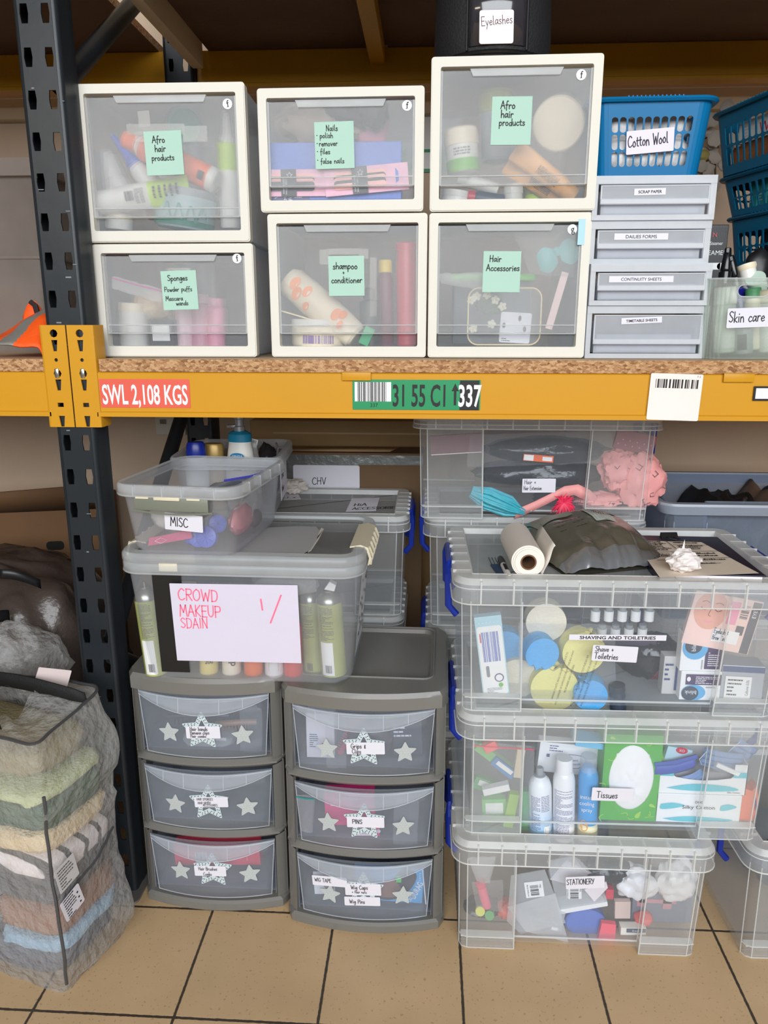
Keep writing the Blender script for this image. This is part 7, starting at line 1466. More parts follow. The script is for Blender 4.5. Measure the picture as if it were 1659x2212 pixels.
A, B = onlid(1100, 1255), onlid(1080, 1212)
item_ = thing('marker_pen', 'grey white marker pen with black cap lying beside the blue comb', 'pen', A + Vector((0, 0, .007)), (R(-90), 0, -math.atan2((B - A).x, (B - A).y))); L_ = (B - A).length
mb = MB(); mb.lathe([(.0055, 0), (.0065, .004), (.0068, L_ * .62)], 14); mb.build('pen_body', pc('pale_grey_pen', 206, 202, 196, .4), item_); mb = MB(); mb.lathe([(.0074, L_ * .62), (.0074, L_ * .9), (.0058, L_)], 14); mb.box(-.002, .002, .006, .009, L_ * .60, L_ * .85); mb.build('cap', BLK, item_)
mb = MB(); patch(.0070, .25, .55, -30, 40)(mb, L_); mb.build('print', INK, item_)
A, B = onlid(1140, 1250), onlid(1112, 1192); rr = .034; L_ = (B - A).length
t_ = thing('paper_roll', 'white paper roll on a brown core lying left of the grey mailing bag', 'roll', A + Vector((0, 0, rr + .001)), (R(-90), 0, -math.atan2((B - A).x, (B - A).y)))
RLP = pc('warm_white_roll', 236, 228, 218, .6, var=.02); mb = MB(); n = 40
for k, (a, b, z0_, z1_) in enumerate(((rr, rr * .90, .006, L_), (rr * .90, rr * .80, .003, L_ - .002), (rr * .80, .0165, 0, L_ - .004))):
    vs = [(q * math.cos(2 * math.pi * i / n), q * math.sin(2 * math.pi * i / n), z) for q, z in ((a, z0_), (a, z1_), (b, z1_), (b, z0_)) for i in range(n)]; mb.add(vs, [(j * n + i, j * n + (i + 1) % n, ((j + 1) % 4) * n + (i + 1) % n, ((j + 1) % 4) * n + i) for j in range(4) for i in range(n)])
mb.build('paper', RLP, t_); mb = MB(); vs = [(q * math.cos(2 * math.pi * i / n), q * math.sin(2 * math.pi * i / n), z) for q, z in ((.0165, -.0005), (.0165, L_ - .006), (.0135, L_ - .006), (.0135, -.0005)) for i in range(n)]; mb.add(vs, [(j * n + i, j * n + (i + 1) % n, ((j + 1) % 4) * n + (i + 1) % n, ((j + 1) % 4) * n + i) for j in range(4) for i in range(n)]); mb.build('core', pc('brown_card_core', 120, 84, 58, .8), t_)
mb = MB(); mb.grid(lambda u, v: ((rr + .002) * math.cos(R(-30 + 75 * u)) + .03 * u * u, -(rr + .002) * math.sin(R(-62 + 125 * u)) + (.0) * u, .012 + (L_ - .015) * v + .004 * math.sin(u * 9 + v * 5)), 12, 6); mb.build('loose_end', RLP, t_, solid=.0006)
# mailing bag
PL = pc('grey_poly_film', 134, 130, 116, .22, .6, bump=.3, bscale=16, var=.12, vscale=8)
mA, mB_, mC, mD = atz(1088, 1160, ZL), atz(1222, 1250, ZL), atz(1446, 1228, ZL), atz(1330, 1120, ZL + .02)
mc = (mA + mB_ + mC + mD) / 4
def mail(sg):
    def fn(u, v):
        p = (mA * (1 - u) + mB_ * u) * (1 - v) + (mD * (1 - u) + mC * u) * v - mc
        e = max(0, math.sin(math.pi * min(max(u, 0), 1)) * math.sin(math.pi * min(max(v, 0), 1))) ** .55
        w = nz3(p, 14, 7) * .010 + abs(nz3(p, 30, 8)) * .010 * (u ** 3 + .15) + .022 * nz3((v * 7, u * 2, 0), 1, 2) * max(0, u - .6) / .4 + .010 * nz3((v * 19, u * 3, 1), 1, 6) * max(0, u - .66) / .34
        return Vector((p.x, p.y, (.004 if sg < 0 else .012 + .070 * e + w * (.3 + e))))
    return fn
mb = MB(); mb.grid(mail(1), 60, 50, 0); mb.grid(mail(-1), 60, 3, 0)
k_ = 0
for j in range(49):
    for i in range(59):
        if i > 52 : mb.mi[k_] = 1
        k_ += 1
t_ = thing('mailing_bag', 'plump grey plastic mailing bag lying on the shaving box lid', 'mailing bag', Vector((mc.x, mc.y, ZL))); f_mail = mail(1)
mb.v = [Vector((p.x, p.y, p.z)) for p in mb.v]; mb.build('film', [PL, pc('silver_film_edge', 150, 152, 156, .2, .6)], t_, ang=80)
def onmail(nm, u0, u1, v0, v1, mats, fn=None):
    mb = MB(); mb.grid(lambda u, v: f_mail(u0 + (u1 - u0) * u, v0 + (v1 - v0) * v) + Vector((0, 0, .0022)), 14, 12, 0)
    if fn: fn(mb, u0, u1, v0, v1)
    mb.build(nm, mats, t_, ang=80)
def scr(mb, u0, u1, v0, v1):
    rs = random.Random(2)
    for k in range(6):
        v = v0 + (v1 - v0) * (k + .8) / 7; u = u0 + .03
        while u < u1 - .03:
            l = rs.uniform(.02, .05); a, b = f_mail(u, v) + Vector((0, 0, .0032)), f_mail(min(u + l, u1 - .01), v) + Vector((0, 0, .0032)); c = Vector((0, .0022, 0)); mb.add([a - c, b - c, b + c, a + c], [(0, 1, 2, 3)], 1); u += l + .015
PGL = pc('pale_green_grey_label', 190, 200, 192, .5)
onmail('address_label', .32, .62, .50, .70, [PGL, INK], scr); onmail('stamp_label', .20, .36, .66, .86, [pc('stamp_white', 222, 220, 208, .5), INK], scr); onmail('grey_patch', .08, .40, .10, .40, [pc('grey_green_patch', 140, 142, 126, .4)])
mb = MB()
for q in (.50, .56, .62): 
    a, b = f_mail(q, .18) + Vector((0, 0, .003)), f_mail(q + .01, .42) + Vector((0, 0, .003)); c = Vector((.002, 0, 0))
    for k in range(7): s, e = a.lerp(b, k / 7), a.lerp(b, k / 7 + .09); mb.add([s - c, s + c, e + c, e - c], [(0, 1, 2, 3)])
mb.build('dark_print', INK, t_, smooth=False)
# notebook, list, clip, crumpled paper
nA, nB, nC, nD = onlid(1420, 1258), onlid(1653, 1264), onlid(1525, 1165), onlid(1372, 1160)
t_ = thing('notebook', 'thick navy notebook with white pages on the right of the lid', 'notebook', nA, (0, 0, math.atan2((nB - nA).y, (nB - nA).x))); wN = (nB - nA).length; dN = .285; sk = 0
mb = MB(); mb.box(0, wN, 0, dN, .0005, .0035, bev=.001); mb.box(0, wN, 0, dN, .0165, .0195, bev=.001); mb.box(0, .004, 0, dN, .002, .018); mb.build('cover', pc('navy_cover', 24, 24, 48, .35), t_, smooth=False)
mb = MB(); mb.box(.004, wN - .006, .003, dN - .004, .0036, .0164); mb.build('pages', pc('page_block', 238, 232, 236, .7), t_, smooth=False)
pz = ZL + .0205
def onnb(px, py): return atz(px, py, pz)
P = [onnb(1425, 1248), onnb(1640, 1240), onnb(1515, 1172), onnb(1368, 1168)]; o0 = P[0].copy()
mb = MB(); PS = lambda u, v: (P[0] * (1 - u) + P[1] * u) * (1 - v) + (P[3] * (1 - u) + P[2] * u) * v - o0
mb.grid(lambda u, v: PS(u, v) + Vector((0, 0, .001 + .003 * max(0, .2 - v) * u)), 10, 10, 0)
rs = random.Random(9)
def pl(u0, v0, u1, v1, w=.0014):
    a, b = PS(u0, v0), PS(u1, v1); a.z = b.z = .0032; n_ = (b - a).normalized(); c = Vector((-n_.y, n_.x, 0)) * w; mb.add([a - c, b - c, b + c, a + c], [(0, 1, 2, 3)], 1)
for a in ((.06, .98, .10, .45), (.47, .98, .50, .30), (.5, .86, .98, .86), (.08, .62, .99, .66), (.1, .40, .99, .45), (.5, .30, .78, .29)): pl(*a, .0009)
def scrib(u0, u1, v, s):
    u = u0
    while u < u1:
        h = rs.uniform(.4, 1) * s; pl(u, v, u + .008, v + h, .0011); pl(u + .008, v + h, u + .018, v + .1 * s, .0011); u += rs.uniform(.02, .032)
for v in (.93, .88, .83, .78, .73, .68, .55, .50): scrib(.10, .10 + rs.uniform(.22, .34), v, .035)
for v in (.92, .82, .77, .72): scrib(.55, .55 + rs.uniform(.2, .38), v, .035)
for v in (.57, .50, .38): scrib(.52, .52 + rs.uniform(.3, .42), v, .04)
scrib(.56, .7, .28, .03)
tag(mb.build('list_sheet', [pc('cream_list_paper', 232, 218, 200, .7, var=.02), INK], loc=o0, smooth=False, solid=-1), 'sheet of handwritten lists clipped on top of the navy notebook', 'paper')
t_ = thing('binder_clip', 'black binder clip gripping the far edge of the list sheet', 'clip', onnb(1447, 1167) + Vector((0, 0, .002)), (0, 0, R(6)))
mb = MB(); mb.prism([(-.004, .0), (.014, .0), (.012, .014), (.008, .014)], -.019, .019, 'x'); mb.build('clip_body', BLK, t_, smooth=False); mb = MB(); mb.tube([(-.008, -.002, .006), (-.012, -.03, .010), (.0, -.036, .010), (.012, -.03, .010), (.008, -.002, .006)], .001, 6); mb.build('wire_arm', pc('dark_steel', 60, 64, 72, .3, .8), t_)
mb = MB(); blob(mb, .034, .026, .022, 181, .3, sc=2, crease=.35, csc=2.4, nu=34, nv=22); o = mb.build('crumpled_paper', pc('crumpled_white_paper', 236, 228, 226, .7, var=.02), loc=onnb(1475, 1236) + Vector((0, 0, .003)), smooth=False); tag(o, 'crumpled white paper lying on the list sheet', 'paper')
mb = MB(); mb.grid(lambda u, v: (.014 * (u - .5) * (1 - v) - .006 + .004 * v, -.002 + .004 * v, .02 + .045 * v), 5, 6); mb.build('paper_corner', pc('crumpled_white_paper', 236, 228, 226, .7), o, solid=.0008)
# ================================================================== MIDDLE LEFT: CROWD MAKEUP BOX, MISC BOX, DIM BOXES BEHIND
SM = clear('tub_plastic', .13, tint=(.975, .98, .99), body=(.82, .84, .88), rough=.2, edge=.22)
SMR = clear('tub_rim_plastic', .30, tint=(.97, .98, .98), body=(.86, .88, .90), rough=.2, edge=.25)
CLIP = pc('cream_clip', 222, 212, 186, .4); GCLIP = pc('sage_grey_clip', 122, 126, 112, .4)
def tapered(mb, w, d, h, tw, td, r, z0=0., m=0, n=6, th=.0022):
    """tub wall with rounded corners and thickness; origin at the centre of the front edge at rim level"""
    L = []
    for k, (zz, q) in enumerate(((z0, 0), (z0 + .012, .06), (h, 1))):
        ww, dd = tw + (w - tw) * q, td + (d - td) * q; s = .012 if k == 0 else 0
        L.append([(x, y, zz) for x, y in rrect(ww - s, dd - s, r, n, 0, d / 2)])
    N = len(L[0]); vs = [p for l in L for p in l]
    fs = [(k * N + i, k * N + (i + 1) % N, (k + 1) * N + (i + 1) % N, (k + 1) * N + i) for k in (0, 1) for i in range(N)] + [tuple(range(N))]; mb.add(vs, fs, m)
def flange(mb, w, d, h, k, drop, r, m=0, n=6):
    A, B, C_ = [rrect(w + 2 * q, d + 2 * q, r + q, n, 0, d / 2) for q in (0, k, k + .003)]; N = len(A)
    vs = [(x, y, h) for x, y in A] + [(x, y, h) for x, y in B] + [(x, y, h - .004) for x, y in C_] + [(x, y, h - drop) for x, y in C_]
    mb.add(vs, [(j * N + i, j * N + (i + 1) % N, (j + 1) * N + (i + 1) % N, (j + 1) * N + i) for j in range(3) for i in range(N)], m)
    mb.tube([(x, y, h - drop) for x, y in C_], .0014, 6, m, closed=True)
# --- CROWD MAKEUP box
cx, cyf, cz = -.394, 1.525, .6195
t = thing('storage_box', 'big lidded box with white sheet lettered CROWD MAKEUP, on the grey towers', 'storage box', (cx, cyf, cz), (0, 0, R(-1.0)))
cw, cdp, ch = .505, .345, .281
mb = MB(); tapered(mb, cw, cdp, ch, .462, .30, .035); mb.build('tub', SM, t, solid=.0022, ang=50)
mb = MB(); flange(mb, cw, cdp, ch, .009, .022, .04); mb.build('rim', SMR, t, solid=.0015, ang=50)
mb = MB(); q = lambda k: rrect(cw + 2 * k, cdp + 2 * k, .04 + k, 6, 0, cdp / 2); N = len(q(0))
L = [(q(.013), ch + .002), (q(.013), ch + .014), (q(.008), ch + .021), (q(-.012), ch + .0225), (q(-.018), ch + .016)]
mb.add([(x, y, z) for o, z in L for x, y in o], [(j * N + i, j * N + (i + 1) % N, (j + 1) * N + (i + 1) % N, (j + 1) * N + i) for j in range(4) for i in range(N)], 0); mb.add([(x, y, ch + .016) for x, y in q(-.018)], [tuple(range(N))], 1); mb.build('lid', [SMR, clear('dim_lid_plate', .05, tint=(.86, .86, .84), body=(.6, .6, .58), rough=.25)], t, solid=.0018, ang=40)
for s in (-1, 1):
    mb = MB(); x = s * (cw / 2 + .006); P = [(x - s * .030, ch + .022), (x - s * .006, ch + .026), (x + s * .010, ch + .020), (x + s * .018, ch - .004), (x + s * .012, ch - .020), (x + s * .009, ch - .020), (x + s * .012, ch - .004), (x + s * .006, ch + .015), (x - s * .008, ch + .0225), (x - s * .030, ch + .019)]
    b0 = len(mb.v); mb.prism(P, .075, .265, 'y')
    for k in range(5): y = .085 + k * .04; mb.tube([(x + s * .011, y, ch + .019), (x + s * .017, y + .006, ch + .0), (x + s * .013, y, ch - .021)], .004, 6)
    mb.build('side_clip', CLIP, t, ang=40)
mb = MB(); mb.box(-.02, .02, -.011, -.009, ch - .016, ch + .003, bev=.0006); o = mb.build('front_tab', CLIP, t); o.location.x = -.15
def dcrowd(mb):
    hand(mb, 'CROWD', -.122, .054, .026, m=1, w=.11, sx=.92, tilt=-2); hand(mb, 'MAKEUP', -.122, .016, .026, m=1, w=.11, sx=.84, tilt=-1); hand(mb, 'SDAIN', -.122, -.012, .023, m=1, w=.11, sx=.88)
    ribbon(mb, [(.058, .058), (.060, .034)], .0036, -.0013, 1); ribbon(mb, [(.102, .068), (.076, .004)], .0036, -.0013, 1)
card('paper_sheet', .277, .183, t, t.matrix_basis.inverted() @ at(510, 1347, 1.522), (R(3), R(-.6), 0), [pc('lavender_white_paper', 216, 210, 228, .6, bump=.25, bscale=9, var=.03), pc('pink_marker_ink', 250, 120, 150, .6)], .001, .0008, dcrowd)
mb = MB(); mb.box(-.5 * .078, .5 * .05, 0, .0008, -.122, .118); o = mb.build('black_panel', pc('black_card_panel', 18, 18, 18, .5), t, smooth=False, loc=t.matrix_basis.inverted() @ at(376, 1345, 1.5345), rot=(R(4), 0, 0)); 
mb = MB(); mb.box(-.09, .09, 0, .0008, -.010, .010); o = mb.build('black_panel', pc('black_card_panel', 18, 18, 18, .5), t, smooth=False, loc=t.matrix_basis.inverted() @ at(455, 1248, 1.5335), rot=(R(4), 0, 0))
mb = MB(); mb.grid(lambda u, v: (cw / 2 - .0005 - .018 * (1 - v), .10 + .16 * u, .03 + .20 * v), 6, 4, 0)
rs = random.Random(4)
for k in range(26): y, z = .11 + rs.random() * .13, .05 + rs.random() * .16; mb.add([(cw / 2 + .0012 - .018 * (1 - (w_ - .03) / .2), y + a, w_) for a, w_ in ((0, z), (.012, z), (.012, z + .008), (0, z + .008))], [(0, 1, 2, 3)], 1 + k % 2)
mb.build('side_label', [WHT, INK, pc('tan_picture', 170, 130, 100, .5)], t, smooth=False, solid=-1)
ZK = cz + .004
HSM = pc('lime_to_grey_can', 168, 174, 104, .32, var=.34, vscale=10); ALU = pc('brushed_aluminium', 170, 170, 164, .3, .85)
def hcan(lb, p0, p1, r, group, white=True):
    ps = [('can_body', lambda mb, L: mb.lathe(fit([(r, .0), (r, .82)], L), 28), HSM), ('shoulder', lambda mb, L: mb.lathe(fit([(r * 1.0, .82), (r * .98, .85), (r * .72, .91), (r * .45, .935), (r * .45, .95), (r * .14, .955), (r * .14, 1)], L), 28), ALU),
          ('print', many(smallprint(r * 1.012, .42, .80, -55, 10, 26, 3, 'a'), barband(r * 1.02, .05, .14, -40, -8, 16, 3, 'a')), pc('grey_violet_print', 86, 84, 92, .5))]
    if white: ps.append(('wrap_label', patch(r * 1.008, .02, .40, -60, 2), WHT))
    return item('spray_can', lb, 'spray can', p0, p1, ps, group)
g_ = 'lime spray cans in the CROWD MAKEUP box'
hcan('lime spray can standing at the left end of the CROWD MAKEUP box', (340, 1450, 1.584), (311, 1256, 1.578), .0265, g_)
hcan('lime spray can at the front right corner of the CROWD MAKEUP box', (722, 1452, 1.585), (708, 1264, 1.585), .0285, g_)
hcan('lime spray can just right of the paper sheet in the CROWD MAKEUP box', (680, 1448, 1.625), (665, 1262, 1.625), .0255, g_, False)
for i, (px, c, lb, txt) in enumerate(((452, (228, 208, 130), 'pale yellow bottle under the left part of the paper sheet', '200'), (501, (236, 226, 206), 'cream bottle with dark letters under the paper sheet', 'de'), (548, (232, 110, 50), 'orange bottle under the middle of the paper sheet', ''), (593, (226, 226, 230), 'white bottle with bar code under the paper sheet', '|'), (634, (214, 70, 66), 'red bottle under the right part of the paper sheet', ''))):
    q = pc('makeup_bottle_%d' % i, *c, .4); r = .0215
    def dl(mb, L, txt=txt):
        if txt == '|': barband(r * 1.01, .10, .3, -35, 25, 18, 3, 'z')(mb, L)
        elif txt: mb.M = Matrix.Translation((0, 0, L * .24)); printed(mb, txt, 0, 0, .009 if txt == '200' else .016, y=-r - .0008, m=0, ang=0 if txt == '200' else 90, bold=.02); mb.M = Matrix()
    bottle('makeup_bottle', lb, 'bottle', (px, 1458, 1.595), (px - 4, 1300, 1.595), r, q, q, .75, .6, 'bottles under the paper sheet', deco=dl if txt else None)
mb = MB(); blob(mb, .07, .03, .022, 190, .12, sq=.7); c = at(618, 1262, 1.60); c.z -= .022; tag(mb.build('applicator_bag', FILMW, loc=c), 'milky bag lying on top of the cans inside the CROWD MAKEUP box', 'bag')
mb = MB(); mb.prism([(-.012, -.006), (.010, -.010), (.014, .004), (.0, .012)], 0, .02, 'y'); tag(mb.build('plastic_scrap', WHT, loc=at(712, 1268, 1.575), smooth=False), 'small white folded cap on top of the front right can', 'cap')
# grey redaction blot over a paper on the lid, built as a flat sheet
ZD = cz + ch + .0185
mb = MB(); P = [atz(*p, ZD) for p in ((502, 1200), (515, 1178), (545, 1155), (580, 1140), (640, 1137), (683, 1138), (690, 1146), (684, 1166), (670, 1188), (652, 1199), (600, 1203))]; mb.prism([(p.x, p.y) for p in P], ZD, ZD + .0006, 'z')
P2 = [atz(*p, ZD) for p in ((650, 1201), (672, 1190), (688, 1166), (700, 1143), (694, 1140), (660, 1200))]; mb.prism([(p.x, p.y) for p in P2], ZD - .0001, ZD + .0002, 'z', 1)
tag(mb.build('paper_sheet', [pc('mid_grey_redaction', 164, 164, 164, .9, var=.0), pc('paper_edge', 206, 200, 190, .7)], smooth=False), 'grey redaction blot over a paper on the lid beside the MISC box', 'paper')
# --- MISC box
zm = cz + ch + .0232
mo = Vector((-.512, 1.498, zm))
t = thing('open_tub', 'small open tub with grey clip, labelled MISC, on the CROWD MAKEUP lid', 'tub', mo, (0, 0, R(-6.5)))
mw, md, mh = .268, .345, .152
mb = MB(); tapered(mb, mw - .016, md - .01, mh - .004, .225, .30, .03); mb.build('tub', SM, t, solid=.002, ang=50)
mb = MB(); flange(mb, mw - .016, md - .01, mh, .010, .023, .035)
for x in (-.085, -.022, .020, .09): mb.box(x - .001, x + .001, -.0145, -.004, mh - .023, mh, 0)
for y in (.06, .13, .2, .27): mb.box(mw / 2 - .010, mw / 2 + .006, y - .001, y + .001, mh - .022, mh, 0)
mb.build('rim', SMR, t, solid=.0015, ang=50)
mb = MB(); mb.box(-.085, .075, -.012, -.0095, mh - .052, mh - .024, bev=.001); mb.tube([(-.092, -.0125, mh - .052)] + [(-.085 + .17 * i / 10, -.0135 - .003 * math.sin(math.pi * i / 10), mh - .052 - .005 * math.sin(math.pi * i / 10)) for i in range(11)], .0022, 6); mb.build('front_clip', GCLIP, t)
mb = MB(); mb.box(-.04, .016, -.0165, -.010, mh - .029, mh - .022, bev=.001)
for x in (-.066, .045): mb.box(x - .014, x + .014, -.015, -.011, mh - .027, mh - .023)
mb.build('hinge', CLIP, t)
card('label', .083, .036, t, t.matrix_basis.inverted() @ at(397, 1129, 1.4955), (R(4), R(3), 0), [PAPER, INK], .002, .0007, lambda mb: hand(mb, 'MISC', -.029, -.009, .019, w=.1, sx=.85))
Wm = lambda x, y, z: t.matrix_basis @ Vector((x, y, z))
for lb, nm, x, y, z, rx, ry, rz_, m, sd in (('bulging milky bag at the left front of the MISC box', 'milky_bag', -.045, .10, .025, .06, .05, .042, pc('pearly_bag', 206, 202, 196, .25, var=.08), 201), ('pinkish bag against the right wall of the MISC box', 'pink_bag', .075, .17, .008, .02, .06, .034, pc('salmon_bag', 226, 140, 150, .4, var=.2), 203), ('dark rubber ring piece against the right wall of the MISC box', 'dark_piece', .085, .24, .006, .012, .03, .02, pc('dark_grey_rubber', 90, 92, 100, .5), 204)):
    mb = MB(); blob(mb, rx, ry, rz_, sd, .14, crease=.2, csc=3); tag(mb.build(nm, m, loc=Wm(x, y, z), rot=(0, 0, R(-6.5))), lb, 'bag')
for i, (x, y, z, rr_) in enumerate(((.045, .045, .033, .023), (.022, .055, .028, .021), (.05, .09, .05, .02), (-.0, .07, .026, .02))):
    mb = MB(); mb.lathe([(rr_ * .9, -.008), (rr_, -.006), (rr_, .006), (rr_ * .85, .008)], 22)
    for k in range(4): mb.M = Matrix.Rotation(R(45 * k), 4, 'Z'); mb.box(-rr_ * .8, rr_ * .8, -.001, .001, .008, .010)
    mb.M = Matrix(); tag(mb.build('hair_roller', pc('periwinkle_roller', 96, 112, 206, .4), loc=Wm(x, y, z), rot=(R(78), R(12 * i - 15), R(-6.5 + 20 * i))), ['blue roller cap nearest the right corner of the MISC box', 'blue roller cap left of the corner one in the MISC box', 'blue roller cap resting higher in the MISC box', 'blue roller cap furthest left in the MISC box'][i], 'roller', 'blue rollers in the MISC box')
mb = MB(); mb.prism([(-.05, -.012), (.052, .010), (.05, .03), (.0, .016), (-.045, .006)], 0, .003, 'y'); q = MB(); q.tube([(-.032, -.002, .0), (-.018, -.002, .008), (-.004, -.002, .004), (-.018, -.002, -.004), (-.032, -.002, 0)], .0009, 5)
o = thing('pink_wallet', 'flat pink patterned wallet low at the front of the MISC box', 'wallet', Wm(-.035, .032, .022), (0, 0, R(-6.5))); mb.build('wallet_body', pc('deep_pink_wallet', 206, 90, 130, .45, var=.2, vscale=50), o, smooth=False); q.build('ring', pc('pale_pink_wire', 240, 190, 206, .4), o)
mb = MB(); mb.M = Matrix.Rotation(R(90), 4, 'X'); mb.lathe([(.026, -.012), (.040, -.012), (.040, .012), (.026, .012), (.026, -.012)], 32, cap=False); mb.M = Matrix(); o = tag(mb.build('tape_roll', pc('brown_grey_tape', 96, 84, 76, .4), loc=Wm(-.05, .21, .062), rot=(R(25), 0, R(20))), 'roll of brown grey tape at the back left of the MISC box', 'tape')
zb_ = [Wm(.10, .30, .118), Wm(-.03, .13, .112)]
mb = MB(); mb.grid(lambda u, v: Wm(-.035 + .13 * u, .15 + .15 * v, .098 + .018 * u * v + .010 * nz3((u, v, 0), 3, 2)) - Wm(0, 0, 0), 14, 10); tag(mb.build('poly_sheet', pc('dull_slate_film', 96, 106, 116, .25, var=.1), loc=Wm(0, 0, 0), solid=.002), 'slate plastic film lying across the top of the MISC box', 'film')
mb = MB(); mb.tube([Wm(.02, .22, .118) - Wm(0, 0, 0), Wm(.07, .26, .122) - Wm(0, 0, 0), Wm(.098, .31, .126) - Wm(0, 0, 0)], .003, 6); tag(mb.build('zip_edge', pc('violet_blue_zip', 70, 70, 180, .4), loc=Wm(0, 0, 0)), 'violet blue zip edge on the slate film in the MISC box', 'zip')
for i, (a, b) in enumerate((((.094, .12, .09), (.090, .16, .118)), ((.088, .10, .08), (.096, .15, .086)), ((.088, .19, .03), (.098, .21, .07)))):
    mb = MB(); A, B = Wm(*a) - mo, Wm(*b) - mo; mb.grid(lambda u, v: A.lerp(B, v) + Vector((.002 * math.sin(v * 6), .012 * (u - .5), .004 * math.sin(u * 4))), 5, 8); tag(mb.build('plastic_strip', FILMW, loc=mo, solid=.0008), ['milky strip high against the right wall of the MISC box', 'milky strip across the right wall of the MISC box', 'milky strip low against the right wall of the MISC box'][i], 'strip')
# --- open tub of shampoo bottles behind it
ro = Vector((-.508, 1.872, .9015))
t = thing('open_tub', 'open tub of bottles behind the MISC box, paper on its right side', 'tub', ro, (0, 0, R(4)))
rw, rd, rh = .275, .31, .165
mb = MB(); tapered(mb, rw - .016, rd, rh - .004, .235, .27, .03); mb.build('tub', SM, t, solid=.002, ang=50)
mb = MB(); flange(mb, rw - .016, rd, rh, .010, .026, .035); mb.build('rim', SMR, t, solid=.0015, ang=50)
def dcm(mb): hand(mb, 'Crowd', -.055, .012, .020, w=.1, sx=.8, m=1); hand(mb, 'Makeup', -.055, -.022, .018, w=.1, sx=.8, m=1)
card('paper_sheet', .13, .085, t, (rw / 2 + .0005, .085, .092), (R(0), R(0), R(90)), [PAPER, INK], .001, .0008, dcm)
Rm = lambda x, y, z: t.matrix_basis @ Vector((x, y, z))
def standing(name, lb, x, y, z, parts, group='bottles in the tub behind MISC', rz=0, tilt=(0, 0)):
    o = thing(name, lb, 'bottle', Rm(x, y, z), (R(tilt[0]), R(tilt[1]), R(rz)), group)
    for nm, fn, ms in parts: mb = MB(); fn(mb, 1); mb.build(nm, ms, o, ang=40)
def oval(prof_, sx, sy, n=28):
    def fn(mb, L):
        mb.M = Matrix.Diagonal((sx, sy, 1, 1)); mb.lathe(prof_, n); mb.M = Matrix()
    return fn
ox = at(520, 960, 2.0).x; p = t.matrix_basis.inverted() @ at(520, 985, 1.99)
standing('pump_bottle', 'white pump bottle with teal collar and round gentle logo', p.x, p.y, .004, [('bottle_body', oval([(.034, 0), (.037, .01), (.038, .10), (.030, .165), (.027, .186)], 1.12, .75), PW_), ('collar', oval([(.029, .186), (.029, .206), (.018, .214)], 1.1, .8), pc('teal_blue_collar', 20, 126, 160, .35)),
    ('pump', lambda mb, L: (mb.lathe([(.014, .212), (.014, .226), (.011, .228), (.011, .244), (.014, .246), (.014, .262), (.006, .268)], 18), mb.box(-.034, .0, -.006, .006, .222, .230, bev=.002)), pc('silver_pump', 186, 190, 196, .25, .7)),
    ('logo', lambda mb, L: (disc(mb, 0, .150, .019, y=-.0285, m=0, rz=.009), printed(mb, 'GENTLE', 0, .150, .0058, y=-.0290, m=1, bold=.015), ribbon(mb, [(.020 * math.cos(R(a)), .11 + .014 * math.sin(R(a))) for a in range(10, 171, 16)], .001, -.0285, 2), [rect(mb, -.012 + .004 * k, -.0095 + .004 * k, .112, .117, y=-.0288, m=2) for k in range(6)]), [pc('logo_blue', 40, 130, 180, .4), WHT, INK])], rz=-6)
p = t.matrix_basis.inverted() @ at(424, 985, 1.96)
standing('shampoo_bottle', 'white shampoo bottle with slanted royal blue cap, behind MISC', p.x, p.y, .004, [('bottle_body', oval([(.026, 0), (.028, .01), (.028, .12), (.024, .15)], 1.1, .7), PW_), ('cap', oval([(.0245, .148), (.025, .16), (.023, .18), (.019, .188)], 1.05, .75), pc('royal_blue_cap', 20, 44, 150, .3))], rz=10)
p = t.matrix_basis.inverted() @ at(462, 985, 2.0)
standing('shampoo_bottle', 'gold capped bottle between the blue cap and the pump', p.x, p.y, .004, [('bottle_body', oval([(.024, 0), (.026, .01), (.026, .11), (.022, .14)], 1.1, .7), pc('tan_bottle', 190, 160, 100, .35)), ('cap', oval([(.0245, .138), (.025, .172), (.022, .178)], 1.1, .75), pc('gold_cap', 178, 146, 84, .35, .3))])
p = t.matrix_basis.inverted() @ at(548, 985, 2.02)
standing('clear_bottle', 'small clear bottle right of the pump bottle', p.x, p.y, .004, [('bottle_body', oval([(.017, 0), (.018, .01), (.018, .12), (.010, .165), (.008, .18)], 1, 1), FILMW), ('wrap_label', oval([(.0184, .04), (.0184, .10)], 1, 1), pc('pale_green_wrap', 200, 216, 196, .4))])
p = t.matrix_basis.inverted() @ at(585, 985, 2.06)
mb = MB(); blob(mb, .034, .04, .085, 210, .12, crease=.15, csc=4); q = MB(); q.tube([(.022, -.03, .03), (.030, -.034, .10), (.036, -.03, .165), (.030, -.02, .175)], .003, 6)
o = thing('brush_pouch', 'dark glossy pouch of brushes at the right end of the bottle tub', 'pouch', Rm(p.x - .01, p.y, .004)); mb.build('pouch_body', pc('glossy_dark_film', 36, 34, 38, .12, bump=.3, bscale=24), o); q.build('chrome_edge', pc('chrome_edge', 200, 200, 204, .15, .9), o)
mb = MB(); mb.box(-.014, .014, 0, .003, -.020, .018); mb.build('blue_badge', pc('slate_blue_badge', 60, 70, 130, .4), o, loc=(-.006, -.042, .10), smooth=False)
card('tag', .020, .022, o, (-.028, -.034, .176), (0, R(14), 0), [WHT, INK], .001, .0006, lambda mb: lines(mb, -.008, .008, -.009, .009, 6, m=1))
